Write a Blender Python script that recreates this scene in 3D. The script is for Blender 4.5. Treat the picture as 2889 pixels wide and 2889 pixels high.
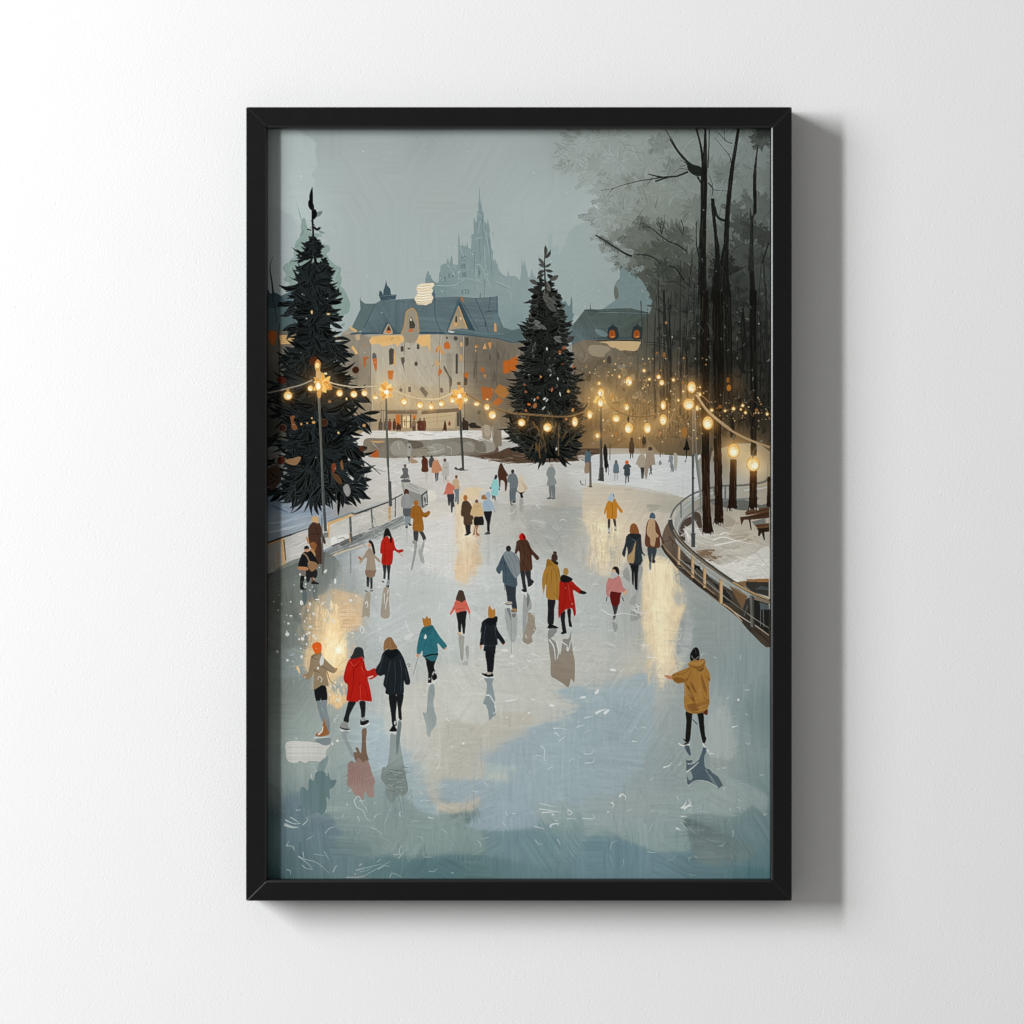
import bpy, bmesh, math
import numpy as np
from mathutils import Vector

for o_ in list(bpy.data.objects): bpy.data.objects.remove(o_)
WORLD_S = .29
KEYDIR, KEYDIST, KEYX, KEYY, KEYP = (-1.88, -1.0, .62), 9.0, .45, 4.6, 560
FILLDIR, FILLP = (-2.35, -1.0, .70), 385
EXPO = 1.0
scene = bpy.context.scene
COLL = scene.collection
U = 0.00043                  # one drawing unit of the picture, in metres (the print is about 61 x 91 cm)
CX, CY, CZ = 1444.5, 1444.5, 1.5
DEPTH = 81*U                 # the frame stands this far off the wall
CAMD = 3.2                   # camera to frame front
# ---------------------------------------------------------------- camera
cam_d = bpy.data.cameras.new('camera'); cam = bpy.data.objects.new('camera', cam_d); COLL.objects.link(cam)
cam.location = (0, -DEPTH-CAMD, CZ); cam.rotation_euler = (math.radians(90), 0, 0)
cam_d.sensor_width = 36; cam_d.lens = 36*CAMD/(2889*U); cam_d.clip_start = .05; cam_d.clip_end = 100
scene.camera = cam
# ---------------------------------------------------------------- world and lamps
w = bpy.data.worlds.new("World"); scene.world = w; w.use_nodes = True
bg = w.node_tree.nodes['Background']; bg.inputs[1].default_value = WORLD_S
# pale unseen room all round; dark patch added behind camera to blacken the frame
wn = w.node_tree.nodes; wl = w.node_tree.links
wt = wn.new('ShaderNodeTexCoord'); ws = wn.new('ShaderNodeSeparateXYZ'); wm = wn.new('ShaderNodeMapRange'); wr = wn.new('ShaderNodeMix'); wr.data_type = 'RGBA'
wm.inputs['From Min'].default_value = -.97; wm.inputs['From Max'].default_value = -.72
wl.new(wt.outputs['Generated'], ws.inputs[0]); wl.new(ws.outputs['Y'], wm.inputs['Value']); wl.new(wm.outputs['Result'], wr.inputs['Factor'])
wr.inputs['A'].default_value = (.2, .2, .2, 1); wr.inputs['B'].default_value = (1.15, 1.135, 1.1, 1); wl.new(wr.outputs['Result'], bg.inputs[0])
def area(name, direction, dist, sx, sy, power, colr):
    d = Vector(direction).normalized(); l = bpy.data.lights.new(name, 'AREA'); l.shape = 'RECTANGLE'; l.size = sx; l.size_y = sy; l.energy = power; l.color = colr
    o = bpy.data.objects.new(name, l); COLL.objects.link(o); o.location = Vector((0, 0, CZ))+d*dist
    o.rotation_euler = (-d).to_track_quat('-Z', 'Y').to_euler(); return o
area('key_light', KEYDIR, KEYDIST, KEYX, KEYY, KEYP, (.985, .995, 1.0))  # unseen strip lamp, added and sized to shape the wall shadow's edges
area('soft_light', FILLDIR, 6.0, 1.7, 3.4, FILLP, (.985, .995, 1.0))
scene.render.engine = 'CYCLES'
scene.view_settings.view_transform = 'Standard'; scene.view_settings.look = 'None'; scene.view_settings.exposure = 0; scene.view_settings.gamma = 1; scene.view_settings.use_curve_mapping = False
# ---------------------------------------------------------------- helpers
def obj(name, me, mat=None, parent=None):
    o = bpy.data.objects.new(name, me); COLL.objects.link(o)
    if mat: me.materials.append(mat)
    if parent: o.parent = parent; o.matrix_parent_inverse = parent.matrix_basis.inverted()
    return o
def material(name):
    m = bpy.data.materials.new(name); m.use_nodes = True
    return m, m.node_tree.nodes, m.node_tree.links, m.node_tree.nodes['Principled BSDF']
def X(px): return (px-CX)*U
def Z(py): return CZ+(CY-py)*U
# ---------------------------------------------------------------- wall
m_wall, N, L, B = material('white_plaster')
tc = N.new('ShaderNodeTexCoord')
B.inputs['Roughness'].default_value = .75; B.inputs['Specular IOR Level'].default_value = .2
def noise(scale, detail, rough, src=None):
    n = N.new('ShaderNodeTexNoise'); n.inputs['Scale'].default_value = scale; n.inputs['Detail'].default_value = detail; n.inputs['Roughness'].default_value = rough
    L.new(src or tc.outputs['Object'], n.inputs['Vector']); return n
map_ = N.new('ShaderNodeMapping'); map_.inputs['Rotation'].default_value = (0, .75, 0); map_.inputs['Scale'].default_value = (1, 1, 2.6); L.new(tc.outputs['Object'], map_.inputs['Vector'])
n1 = noise(700, 2, .6); n2 = noise(330, 2, .5, map_.outputs['Vector']); n3 = noise(9, 3, .5)
vor = N.new('ShaderNodeTexVoronoi'); vor.inputs['Scale'].default_value = 75; L.new(tc.outputs['Object'], vor.inputs['Vector'])
pit = N.new('ShaderNodeMapRange'); pit.inputs['From Min'].default_value = .05; pit.inputs['From Max'].default_value = .15; L.new(vor.outputs['Distance'], pit.inputs['Value'])
def math_(op, a, b):
    n = N.new('ShaderNodeMath'); n.operation = op
    for i, v in enumerate((a, b)):
        if isinstance(v, (int, float)): n.inputs[i].default_value = v
        else: L.new(v, n.inputs[i])
    return n.outputs[0]
h = math_('ADD', math_('MULTIPLY', n1.outputs['Fac'], .55), math_('ADD', math_('MULTIPLY', n2.outputs['Fac'], .8), math_('MULTIPLY', pit.outputs['Result'], .25)))
bump = N.new('ShaderNodeBump'); bump.inputs['Strength'].default_value = .5; bump.inputs['Distance'].default_value = .0007; L.new(h, bump.inputs['Height']); L.new(bump.outputs['Normal'], B.inputs['Normal'])
mix = N.new('ShaderNodeMix'); mix.data_type = 'RGBA'; L.new(n3.outputs['Fac'], mix.inputs['Factor']); mix.inputs['A'].default_value = (.868, .868, .868, 1); mix.inputs['B'].default_value = (.892, .892, .892, 1)
L.new(mix.outputs['Result'], B.inputs['Base Color'])
bm = bmesh.new(); bmesh.ops.create_cube(bm, size=1)
for v in bm.verts: v.co = Vector((v.co.x*5, v.co.y*.12+.06, v.co.z*4+1.5))
me = bpy.data.meshes.new('wall'); bm.to_mesh(me); bm.free()
wall = obj('wall', me, m_wall); wall['kind'] = 'structure'
# ---------------------------------------------------------------- the framed picture
pic = bpy.data.objects.new('framed_picture', None); COLL.objects.link(pic); pic.location = (X(1464), 0, Z(2541.5)); pic.empty_display_size = .1
bpy.context.view_layer.update()
pic['label'] = 'black framed portrait picture of ice skaters on a winter rink, hanging on the white wall'
pic['category'] = 'framed picture'
m_fr, N, L, B = material('black_satin_lacquer')
tc = N.new('ShaderNodeTexCoord')
B.inputs['Base Color'].default_value = (.0035, .0035, .0037, 1); B.inputs['Specular IOR Level'].default_value = .75
nr = N.new('ShaderNodeTexNoise'); nr.inputs['Scale'].default_value = 60; nr.inputs['Detail'].default_value = 4; L.new(tc.outputs['Object'], nr.inputs['Vector'])
mr = N.new('ShaderNodeMapRange'); mr.inputs['To Min'].default_value = .29; mr.inputs['To Max'].default_value = .35; L.new(nr.outputs['Fac'], mr.inputs['Value']); L.new(mr.outputs['Result'], B.inputs['Roughness'])
FX0, FX1, FY0, FY1 = 694.0, 2234.0, 302.0, 2541.5
# cross-section: u runs inwards from the outer edge, d backwards from the front face
prof = [(0,80.6),(0,1.6),(.5,.5),(1.6,0),(52,0)]+[(52+8*math.sin(a), 8-8*math.cos(a)) for a in [math.radians(t) for t in (12,24,36,48,60,72,84,90)]]+[(60,23.2),(50,23.2),(50,80.6)]
def rail(ax, ay, bx, by, nx, ny):
    """one mitred length from outer corner a to outer corner b, inward direction n"""
    bm = bmesh.new(); dx, dy = np.sign(bx-ax), np.sign(by-ay); g = .25
    ends = []
    for (ox, oy), s in (((ax, ay), 1), ((bx, by), -1)):
        ends.append([bm.verts.new((X(ox+nx*u+dx*s*(u+g)), -DEPTH+d*U, Z(oy+ny*u+dy*s*(u+g)))) for u, d in prof])
    A, Bv = ends; n = len(prof)
    for i in range(n):
        j = (i+1) % n; f = bm.faces.new((A[i], A[j], Bv[j], Bv[i])); f.smooth = 4 <= i <= 11 or i in (1, 2)
    bm.faces.new(A[::-1]); bm.faces.new(Bv)
    bmesh.ops.recalc_face_normals(bm, faces=bm.faces)
    bm.edges.ensure_lookup_table()
    ed = []
    for V in (A, Bv):
        for i in range(0, 11):
            e = bm.edges.get((V[i], V[i+1]))
            if e: ed.append(e)
    bmesh.ops.bevel(bm, geom=ed, offset=2.6*U, segments=2, profile=.5, affect='EDGES')
    me = bpy.data.meshes.new('rail'); bm.to_mesh(me); bm.free()
    return obj('rail', me, m_fr, pic)
rail(FX0, FY0, FX1, FY0, 0, 1); rail(FX0, FY1, FX1, FY1, 0, -1); rail(FX0, FY0, FX0, FY1, 1, 0); rail(FX1, FY0, FX1, FY1, -1, 0)
m_bk, N, L, B = material('brown_hardboard')
nb = N.new('ShaderNodeTexNoise'); nb.inputs['Scale'].default_value = 300; cr = N.new('ShaderNodeValToRGB'); cr.color_ramp.elements[0].color = (.12,.08,.05,1); cr.color_ramp.elements[1].color = (.2,.14,.09,1)
L.new(nb.outputs['Fac'], cr.inputs['Fac']); L.new(cr.outputs['Color'], B.inputs['Base Color'])
bm = bmesh.new(); bmesh.ops.create_cube(bm, size=1)
for v in bm.verts: v.co = Vector((X(1464)+v.co.x*1436*U, -DEPTH+(32+v.co.y*12)*U, Z(1421.75)+v.co.z*2136*U))
me = bpy.data.meshes.new('backing_board'); bm.to_mesh(me); bm.free(); obj('backing_board', me, m_bk, pic)
# ---------------------------------------------------------------- the print's picture, painted stroke by stroke with numpy
R = 0.62                      # raster cells per unit of the print's own drawing grid
PX0, PX1, PY0, PY1 = 748.0, 2178.0, 358.0, 2492.0
PW, PH = int(round((PX1-PX0)*R)), int(round((PY1-PY0)*R))
rng = np.random.default_rng(11)
CAN = np.zeros((PH, PW, 3))
GX, GY = np.meshgrid(np.arange(PW)/R+PX0+.5/R, np.arange(PH)/R+PY0+.5/R)
TILE = dict(A=(740,350),B=(1200,350),C=(1680,350),D=(740,820),E=(1200,820),F=(1680,820),G=(740,1280),H=(1200,1280),
            I=(1680,1280),J=(740,1700),K=(1200,1680),L=(1680,1680),M=(740,2000),N=(1200,2000),O=(1680,2000))
K_ = 500/1932.0
def pt(t, s):
    a = np.array([float(v) for v in s.replace(',', ' ').split()]).reshape(-1, 2) if isinstance(s, str) else np.asarray(s, float).reshape(-1, 2)
    return a if t is None else a*K_+np.array(TILE[t], float)
def col(c):
    return np.array(c, float)
def smooth(p, closed=True, n=4):
    p = np.asarray(p, float); m = len(p)
    if m < 3: return p
    if closed: a, b, c, d = np.roll(p,1,0), p, np.roll(p,-1,0), np.roll(p,-2,0)
    else:
        q = np.vstack([2*p[0]-p[1], p, 2*p[-1]-p[-2]]); a, b, c, d = q[:-3], q[1:-2], q[2:-1], q[3:]
    out = []
    for k in range(n):
        t = k/n
        out.append(.5*((2*b)+(c-a)*t+(2*a-5*b+4*c-d)*t*t+(-a+3*b-3*c+d)*t**3))
    r = np.stack(out, 1).reshape(-1, 2)
    return r if closed else np.vstack([r, p[-1:]])
SUB = 3
def cover(p):
    """anti-aliased coverage of a polygon (nonzero winding): box and mask"""
    q = (p-np.array([PX0, PY0]))*R
    x0, x1 = int(max(0, np.floor(q[:,0].min()))), int(min(PW, np.ceil(q[:,0].max())+1))
    y0, y1 = int(max(0, np.floor(q[:,1].min()))), int(min(PH, np.ceil(q[:,1].max())+1))
    if x1 <= x0 or y1 <= y0: return None
    h = (y1-y0)*SUB
    ys = y0+(np.arange(h)+.5)/SUB
    XX = np.arange(x0, x1)[None, :]
    w = np.zeros((h, x1-x0))
    nx = np.roll(q, -1, 0)
    for (ax, ay), (bx, by) in zip(q, nx):
        if ay == by: continue
        s = 1
        if ay > by: ax, ay, bx, by, s = bx, by, ax, ay, -1
        i0, i1 = np.searchsorted(ys, ay), np.searchsorted(ys, by)
        if i1 <= i0: continue
        xi = ax+(ys[i0:i1]-ay)*(bx-ax)/(by-ay)
        w[i0:i1] += s*np.clip(xi[:, None]-XX, 0, 1)
    m = np.clip(np.abs(w), 0, 1).reshape(-1, SUB, x1-x0).mean(1)
    return y0, y1, x0, x1, m
def idw(pts, X, Y, pw=2.0):
    n = 0; d = 0
    for x, y, c in pts:
        w = 1/((X-x)**2+(Y-y)**2+400)**(pw/2)
        n = n+w[..., None]*col(c); d = d+w
    return n/d[..., None]
def fill(p, c, a=1.0, jit=0, field=None, tex=0):
    r = cover(p)
    if r is None: return
    y0, y1, x0, x1, m = r
    m = (m*a)[..., None]
    if field is not None: c = idw(field, GX[y0:y1, x0:x1], GY[y0:y1, x0:x1])
    else: c = col(c)+(rng.normal(0, jit) if jit else 0)
    if tex: c = c+tex*STREAK[y0:y1, x0:x1, None]
    v = CAN[y0:y1, x0:x1]
    v += (c-v)*m
def P(t, c, s, a=1.0, sm=1, tex=0, jit=0):
    p = pt(t, s)
    fill(smooth(p) if sm else p, c, a, jit, None, tex)
def PF(t, s, field, sm=1, a=1.0, tex=0):
    p = pt(t, s)
    f = [(x*K_+TILE[t][0], y*K_+TILE[t][1], c) for x, y, c in field] if t else field
    fill(smooth(p) if sm else p, None, a, 0, f, tex)
def ribbon(p, w0, w1=None, wm=None, n=4):
    p = smooth(np.asarray(p, float), False, n) if len(p) > 2 else np.asarray(p, float)
    m = len(p)
    w1 = w0 if w1 is None else w1
    t = np.linspace(0, 1, m)
    w = w0+(w1-w0)*t if wm is None else np.where(t < .5, w0+(wm-w0)*t*2, wm+(w1-wm)*(t*2-1))
    d = np.gradient(p, axis=0); d /= np.maximum(np.hypot(d[:,0], d[:,1]), 1e-6)[:, None]
    nrm = np.stack([-d[:,1], d[:,0]], 1)*w[:, None]*.5
    return np.vstack([p+nrm, (p-nrm)[::-1]])
def S(t, c, s, w0, w1=None, wm=None, a=1.0):
    fill(ribbon(pt(t, s), w0, w1, wm), c, a)
def leafpoly(x, y, ang, L, W, bend=0.0):
    t = np.linspace(0, 1, 7)
    u = t*L; v = bend*L*(t-t*t)*4*.25
    w = W*np.sin(np.pi*np.clip(t*.94+.03, 0, 1))**.8*.5
    ca, sa = np.cos(ang), np.sin(ang)
    up = np.stack([x+u*ca-(v+w)*sa, y+u*sa+(v+w)*ca], 1)
    dn = np.stack([x+u*ca-(v-w)*sa, y+u*sa+(v-w)*ca], 1)
    return np.vstack([up, dn[::-1]])
def leaf(x, y, ang, L, W, c, bend=0.0, edge=None, a=1.0, rib=None):
    if edge is not None: fill(leafpoly(x-np.cos(ang)*1.0, y-np.sin(ang)*1.0, ang, L+2.4, W+2.4, bend), edge, .8*a)
    fill(leafpoly(x, y, ang, L, W, bend), c, a)
    if rib is not None: fill(leafpoly(x, y, ang, L*.9, max(1.0, W*.14), bend), rib, .7*a)
def ell(t, x, y, rx, ry, c, a=1.0, rot=0, n=18):
    if t: x, y, rx, ry = x*K_+TILE[t][0], y*K_+TILE[t][1], rx*K_, ry*K_
    th = np.linspace(0, 2*np.pi, n, endpoint=False)
    ex, ey = rx*np.cos(th), ry*np.sin(th)
    fill(np.stack([x+ex*np.cos(rot)-ey*np.sin(rot), y+ex*np.sin(rot)+ey*np.cos(rot)], 1), c, a)
def glow(x, y, r, c, k):
    """halo of warm paint round a bulb (screen blend)"""
    x0, x1 = int(max(0, (x-3*r-PX0)*R)), int(min(PW, (x+3*r-PX0)*R))
    y0, y1 = int(max(0, (y-3*r-PY0)*R)), int(min(PH, (y+3*r-PY0)*R))
    if x1 <= x0 or y1 <= y0: return
    d2 = ((GX[y0:y1, x0:x1]-x)**2+(GY[y0:y1, x0:x1]-y)**2)/(r*r)
    g = (k*np.exp(-d2*1.2))[..., None]*col(c)/255
    v = CAN[y0:y1, x0:x1]/255
    CAN[y0:y1, x0:x1] = 255*(1-(1-np.clip(v, 0, 1))*(1-np.clip(g, 0, 1)))
def vnoise(u, v, seed):
    r = np.random.default_rng(seed); T = r.normal(0, 1, (256, 256))
    iu, iv = np.floor(u).astype(int), np.floor(v).astype(int)
    fu, fv = u-iu, v-iv
    fu, fv = fu*fu*(3-2*fu), fv*fv*(3-2*fv)
    g = lambda a, b: T[a & 255, b & 255]
    return (g(iu,iv)*(1-fu)+g(iu+1,iv)*fu)*(1-fv)+(g(iu,iv+1)*(1-fu)+g(iu+1,iv+1)*fu)*fv
def bristle(cells, seed, horiz=None, per=7.0):
    """bristle ridges: every patch of the surface has its own stroke direction"""
    r = np.random.default_rng(seed)
    sx = r.uniform(PX0, PX1, cells); sy = r.uniform(PY0, PY1, cells)
    ang = r.choice([1.571, 1.52, 1.62, 0.0, .06, .5, -.5, 1.0, -1.0, 2.2], cells, p=[.16,.1,.1,.14,.1,.09,.09,.08,.08,.06])
    wx = GX+22*vnoise(GX/60, GY/60, seed+1); wy = GY+22*vnoise(GX/60, GY/60, seed+2)
    best = np.full(GX.shape, 1e18); A = np.zeros(GX.shape); I = np.zeros(GX.shape); LX = np.zeros(GX.shape); LY = np.zeros(GX.shape)
    for i in range(cells):
        d = (wx-sx[i])**2*r.uniform(.5, 1.6)+(wy-sy[i])**2
        k = d < best
        best[k] = d[k]; A[k] = ang[i]; I[k] = i; LX[k] = sx[i]; LY[k] = sy[i]
    dx, dy = GX-LX, GY-LY
    bend = .0005*np.sin(I*2.7)
    u = dx*np.cos(A)+dy*np.sin(A); v = -dx*np.sin(A)+dy*np.cos(A)+bend*u*u
    n = vnoise(u/140+I*7.3, v/per+I*3.1, seed+4)*.7+vnoise(u/70+I*2.3, v/(per*.5)+I*1.7, seed+5)*.45
    return np.clip(n, -1.6, 1.6)
STREAK = bristle(260, 5)
def gblur(a, sig):
    """gaussian blur in raster cells"""
    p = int(3*sig)+1; b = np.pad(a, ((p,p),(p,p),(0,0)), 'edge'); k = np.exp(-.5*(np.arange(-p,p+1)/sig)**2); k /= k.sum()
    o = np.zeros(a.shape); t_ = np.zeros((a.shape[0], b.shape[1], 3))
    for i, w_ in enumerate(k): t_ += w_*b[i:i+a.shape[0]]
    for i, w_ in enumerate(k): o += w_*t_[:, i:i+a.shape[1]]
    return o
# ---- underpainting: broad colour fields
base = [(770,380,(158,168,167)),(900,420,(164,174,173)),(1150,420,(160,169,168)),(1400,420,(160,170,168)),(1600,420,(160,170,168)),
 (800,600,(172,184,181)),(850,760,(170,180,178)),(1000,700,(166,176,175)),(1250,620,(165,176,174)),(1450,650,(172,183,181)),(1650,600,(172,183,181)),(1760,700,(168,178,176)),
 (1000,850,(166,176,175)),(1150,780,(168,178,176)),(1640,800,(160,172,170)),(1740,820,(160,172,171)),
 (770,1000,(66,82,90)),(770,1150,(58,60,54)),(1010,1000,(140,156,154)),(1200,1100,(160,152,135)),(1400,1100,(125,117,102)),(1750,1100,(128,115,95)),
 (1950,900,(66,70,66)),(2120,900,(52,54,52)),(2120,1150,(36,36,33)),(1900,1100,(88,80,66)),(1850,1220,(128,104,72)),
 (1000,1260,(208,204,196)),(1200,1310,(200,198,190)),(1500,1340,(204,203,198)),(1800,1340,(205,205,200)),(2000,1330,(196,198,196)),
 (770,1450,(112,130,148)),(860,1480,(140,155,170)),(760,1600,(120,128,126)),(800,1680,(104,114,112)),(800,1800,(110,120,118)),
 (950,1700,(150,155,152)),(1100,1600,(190,193,190)),(1250,1450,(205,200,190)),(1400,1420,(186,184,176)),(1550,1470,(160,160,152)),(1750,1420,(200,190,175)),(1800,1460,(200,188,170)),
 (1100,1750,(184,189,187)),(1300,1600,(198,202,200)),(1300,1750,(192,195,191)),(1500,1650,(190,194,192)),(1550,1850,(186,187,180)),(1650,1750,(178,183,180)),
 (1900,1600,(150,155,152)),(2000,1800,(140,150,148)),(2100,1900,(135,150,150)),(2150,2000,(122,140,142)),
 (2000,2000,(152,163,162)),(2000,2150,(148,158,155)),(2150,2250,(118,138,140)),(1700,2020,(150,166,174)),(1800,1900,(186,184,174)),
 (770,1950,(122,130,124)),(820,2100,(138,150,145)),(900,2100,(150,160,155)),(1080,2100,(168,184,192)),(1150,2000,(192,191,183)),(1300,2000,(190,191,183)),(1300,2130,(182,180,170)),
 (1000,2250,(134,150,147)),(1100,2350,(128,145,143)),(1000,2440,(106,126,128)),(800,2350,(92,114,120)),(800,2450,(82,104,106)),(770,2480,(66,92,94)),
 (1250,2350,(128,147,145)),(1250,2450,(90,118,122)),(1450,2250,(152,170,182)),(1600,2180,(154,172,182)),(1500,2400,(112,140,146)),(1600,2450,(100,130,137)),(1800,2420,(105,133,141)),
 (1800,2250,(152,163,163)),(1950,2270,(146,158,157)),(1950,2430,(104,128,132)),(2100,2440,(92,122,126)),(2170,2480,(70,108,112))]
S_ = 6
cx = GX[::S_, ::S_]; cy = GY[::S_, ::S_]
low = idw(base, cx, cy, 3.0)
def upsample(a, shp):
    h, w = a.shape[:2]
    yi = np.clip((np.arange(shp[0])-S_/2+.5+.0)/S_+0, 0, h-1.001); xi = np.clip((np.arange(shp[1]))/S_, 0, w-1.001)
    y0 = yi.astype(int); x0 = xi.astype(int); fy = (yi-y0)[:, None, None]; fx = (xi-x0)[None, :, None]
    return (a[y0][:, x0]*(1-fx)+a[y0][:, x0+1]*fx)*(1-fy)+(a[y0+1][:, x0]*(1-fx)+a[y0+1][:, x0+1]*fx)*fy
CAN[:] = upsample(low, CAN.shape)
SKYT = 1380
# ---- sky
PF(None, [(748,358),(2178,358),(2178,900),(748,1000)], [(760,370,(160,170,169)),(900,380,(156,166,165)),(1200,380,(154,163,162)),(1600,380,(152,162,160)),(2150,380,(128,140,138)),
  (790,560,(174,186,184)),(860,600,(176,188,186)),(1000,560,(164,174,173)),(1250,560,(164,174,172)),(1500,600,(170,181,179)),(1700,600,(170,182,180)),(790,720,(166,176,176)),
  (950,800,(166,176,174)),(1150,700,(166,177,175)),(1200,900,(166,178,177)),(1400,760,(170,182,180)),(1620,760,(164,176,174)),(1720,760,(168,178,176)),(1000,960,(160,172,171)),(2050,600,(128,142,140))], 0)
P('A', (178,190,188), "200,70 560,180 580,300 600,450 550,520 545,580 575,620 560,700 520,800 500,900 480,1100 300,980 200,930", .55)
P('A', (166,176,177), "205,935 250,975 305,985 350,1040 380,1140 370,1300 330,1500 240,1900 60,1932 60,950", .75)
S('A', (132,150,150), "375,860 400,950 430,1050 450,1120", 1, 4)
# pale far firs on the left
P('A', (134,154,148), "430,1060 450,1020 470,1040 490,1120 520,1180 600,1190 640,1210 600,1250 640,1310 720,1320 740,1380 700,1420 750,1490 800,1540 860,1570 850,1640 870,1700 850,1760 890,1800 940,1900 960,1990 900,2080 640,2100 300,1990 220,1932 290,1850 230,1800 300,1740 230,1700 260,1640 220,1570 270,1510 340,1480 345,1380 365,1290 400,1240 430,1200 420,1130")
for _ in range(260):
    x = rng.normal(880, 52); y = rng.uniform(640, 960)
    if abs(x-880) > (y-600)*.32+12: continue
    leaf(x, y, rng.choice([.6,2.5])+rng.normal(0,.4), rng.uniform(8,22), rng.uniform(4,8), rng.choice([126,134,144])+np.array([0,19,13])+rng.normal(0,3), rng.normal(0,.3))
S('A', (178,198,190), "690,1932 780,1700 830,1580", 1, 2, None, .6)
# ---- cathedral, far and hazy
cath = "0,1950 0,1690 12,1640 30,1600 45,1608 40,1640 60,1650 70,1690 100,1720 140,1735 148,1700 150,1630 165,1600 165,1545 200,1525 232,1520 235,1490 247,1455 256,1490 262,1520 270,1500 280,1440 290,1435 300,1490 302,1530 360,1535 358,1240 365,1180 372,1240 380,1325 400,1328 408,1275 414,1328 452,1325 457,1280 465,1345 500,1365 505,1210 528,1190 527,1040 533,1015 545,1055 550,1075 560,1060 568,960 578,945 577,870 585,830 588,705 595,705 600,830 612,870 622,955 635,960 642,1030 660,1080 672,1090 680,1030 694,1090 705,1160 700,1190 715,1280 720,1350 735,1380 740,1470 748,1500 765,1465 772,1530 785,1490 795,1560 810,1600 840,1640 870,1650 890,1665 905,1590 918,1655 960,1655 990,1660 1010,1680 1030,1705 1045,1610 1052,1410 1058,1550 1072,1490 1080,1550 1084,1440 1096,1560 1112,1610 1120,1670 1140,1670 1160,1570 1172,1630 1190,1660 1240,1700 1300,1900 1300,2500 0,2500"
P('B', (156,172,171), "1225,2400 1230,1410 1245,1425 1255,1500 1300,1520 1314,1260 1322,1340 1335,1350 1340,1165 1347,1210 1365,1210 1368,1165 1374,1210 1378,1090 1384,1090 1388,1340 1400,1350 1420,1335 1450,1328 1456,1400 1460,1500 1500,1495 1520,1600 1600,1750 1640,2400", 1, 0)
PF('B', cath, [(600,720,(130,148,149)),(600,1100,(128,146,147)),(620,1500,(130,148,148)),(300,1600,(132,150,150)),(600,1900,(140,156,154)),(900,1750,(140,156,156)),(1060,1600,(140,156,156)),(100,1800,(118,138,140)),(1000,2200,(128,147,147)),(1250,1900,(146,163,162))], 0)
for s in ["560,970 640,1030 640,1100","560,1250 640,1230","545,1540 600,1540 680,1700 720,1780","240,1530 330,1650 380,1690 500,1690 700,1760","380,1340 470,1600","545,1560 560,1700","600,1060 570,1200","660,1180 690,1360 720,1500","640,1320 660,1600","120,1760 300,1760 420,1700","780,1720 940,1790","780,1760 930,1830 940,1932","620,1090 650,1180"]:
    S('B', (160,177,175), s, 1.8, 1.0)
for s in ["620,1000 630,1200 640,1450","590,1250 600,1500","690,1250 715,1480 730,1680","585,1560 585,1680","540,1400 530,1700","650,1700 640,1900","440,1440 445,1700","160,1650 190,1700","320,1620 350,1680"]:
    S('B', (104,122,124), s, 2.0, 1.2, None, .9)
for x,y in [(402,1470),(425,1470),(402,1550),(425,1550),(410,1640),(432,1640),(260,1650),(300,1650),(590,1620),(405,1830),(440,1825),(600,1870),(470,1830),(215,1690)]:
    P('B', (98,116,119), f"{x-9},{y-26} {x+9},{y-26} {x+9},{y+26} {x-9},{y+26}", .7, 0)
for k in range(10): S('B', (118,136,138), f"{795+k*13},{1740+k*5} {795+k*13},{1775+k*5}", 1.3)
for _ in range(50):
    x=rng.uniform(790,930); y=rng.uniform(1880,2200); S('B', (150,166,164), [(x,y),(x+rng.normal(0,14),y+rng.normal(0,20))], .8, .8, None, .6)
for x,y in [(375,1610),(360,1615),(578,1700),(680,1640),(170,1680),(195,1700),(110,1835),(180,1822),(430,1465),(518,1420)]: ell('B', x, y, 6, 6, (190,202,196))
# ---- misty wood on the right, paler to darker
def puff(cx, cy, r, c, n, ln=(14,34), wd=(5,9), ang0=None):
    for _ in range(n):
        a = rng.uniform(0, 6.283); d = r*np.sqrt(rng.uniform(0,1))
        x, y = cx+d*np.cos(a), cy+d*np.sin(a)*.9
        leaf(x, y, (a if ang0 is None else ang0)+rng.normal(0,.35), rng.uniform(*ln), rng.uniform(*wd), col(c)+rng.normal(0,4), rng.normal(0,.3))
WOOD = [(1690,480,(154,163,157)),(1800,400,(150,158,153)),(1900,500,(141,149,142)),(1850,600,(132,139,131)),(1720,640,(146,154,148)),(1800,700,(106,114,107)),(1900,720,(86,92,86)),(1950,600,(126,134,127)),(1880,430,(146,154,149)),(2000,420,(134,144,139)),
 (2080,450,(132,142,138)),(2080,600,(118,128,122)),(2150,600,(108,117,112)),(2150,420,(106,114,110)),(1850,830,(72,76,70)),(1990,750,(60,64,60)),(2040,880,(38,41,38)),(1900,860,(60,62,57)),(1960,850,(56,60,56)),(2080,800,(52,56,52)),(2150,780,(66,71,67)),(1800,900,(78,82,74)),(1900,950,(62,64,58)),
 (2000,1000,(40,42,38)),(2120,1000,(34,36,33)),(1760,1000,(112,106,94)),(1760,1150,(140,118,88)),(1900,1080,(88,78,62)),(2000,1150,(56,47,36)),(2120,1150,(34,32,28)),(1850,1200,(135,108,74)),(2100,1250,(60,50,38)),(1900,1200,(120,98,68)),(2030,1080,(40,38,32))]
def woodcol(x, y):
    n = 0; d = 0
    for px, py, c in WOOD:
        w = 1/((x-px)**2+(y-py)**2+300)**1.6; n = n+w*col(c); d += w
    return n/d
def ZP(s): return [(748+x/1.351, 358+y/1.351) for x, y in pt(None, s)]
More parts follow.
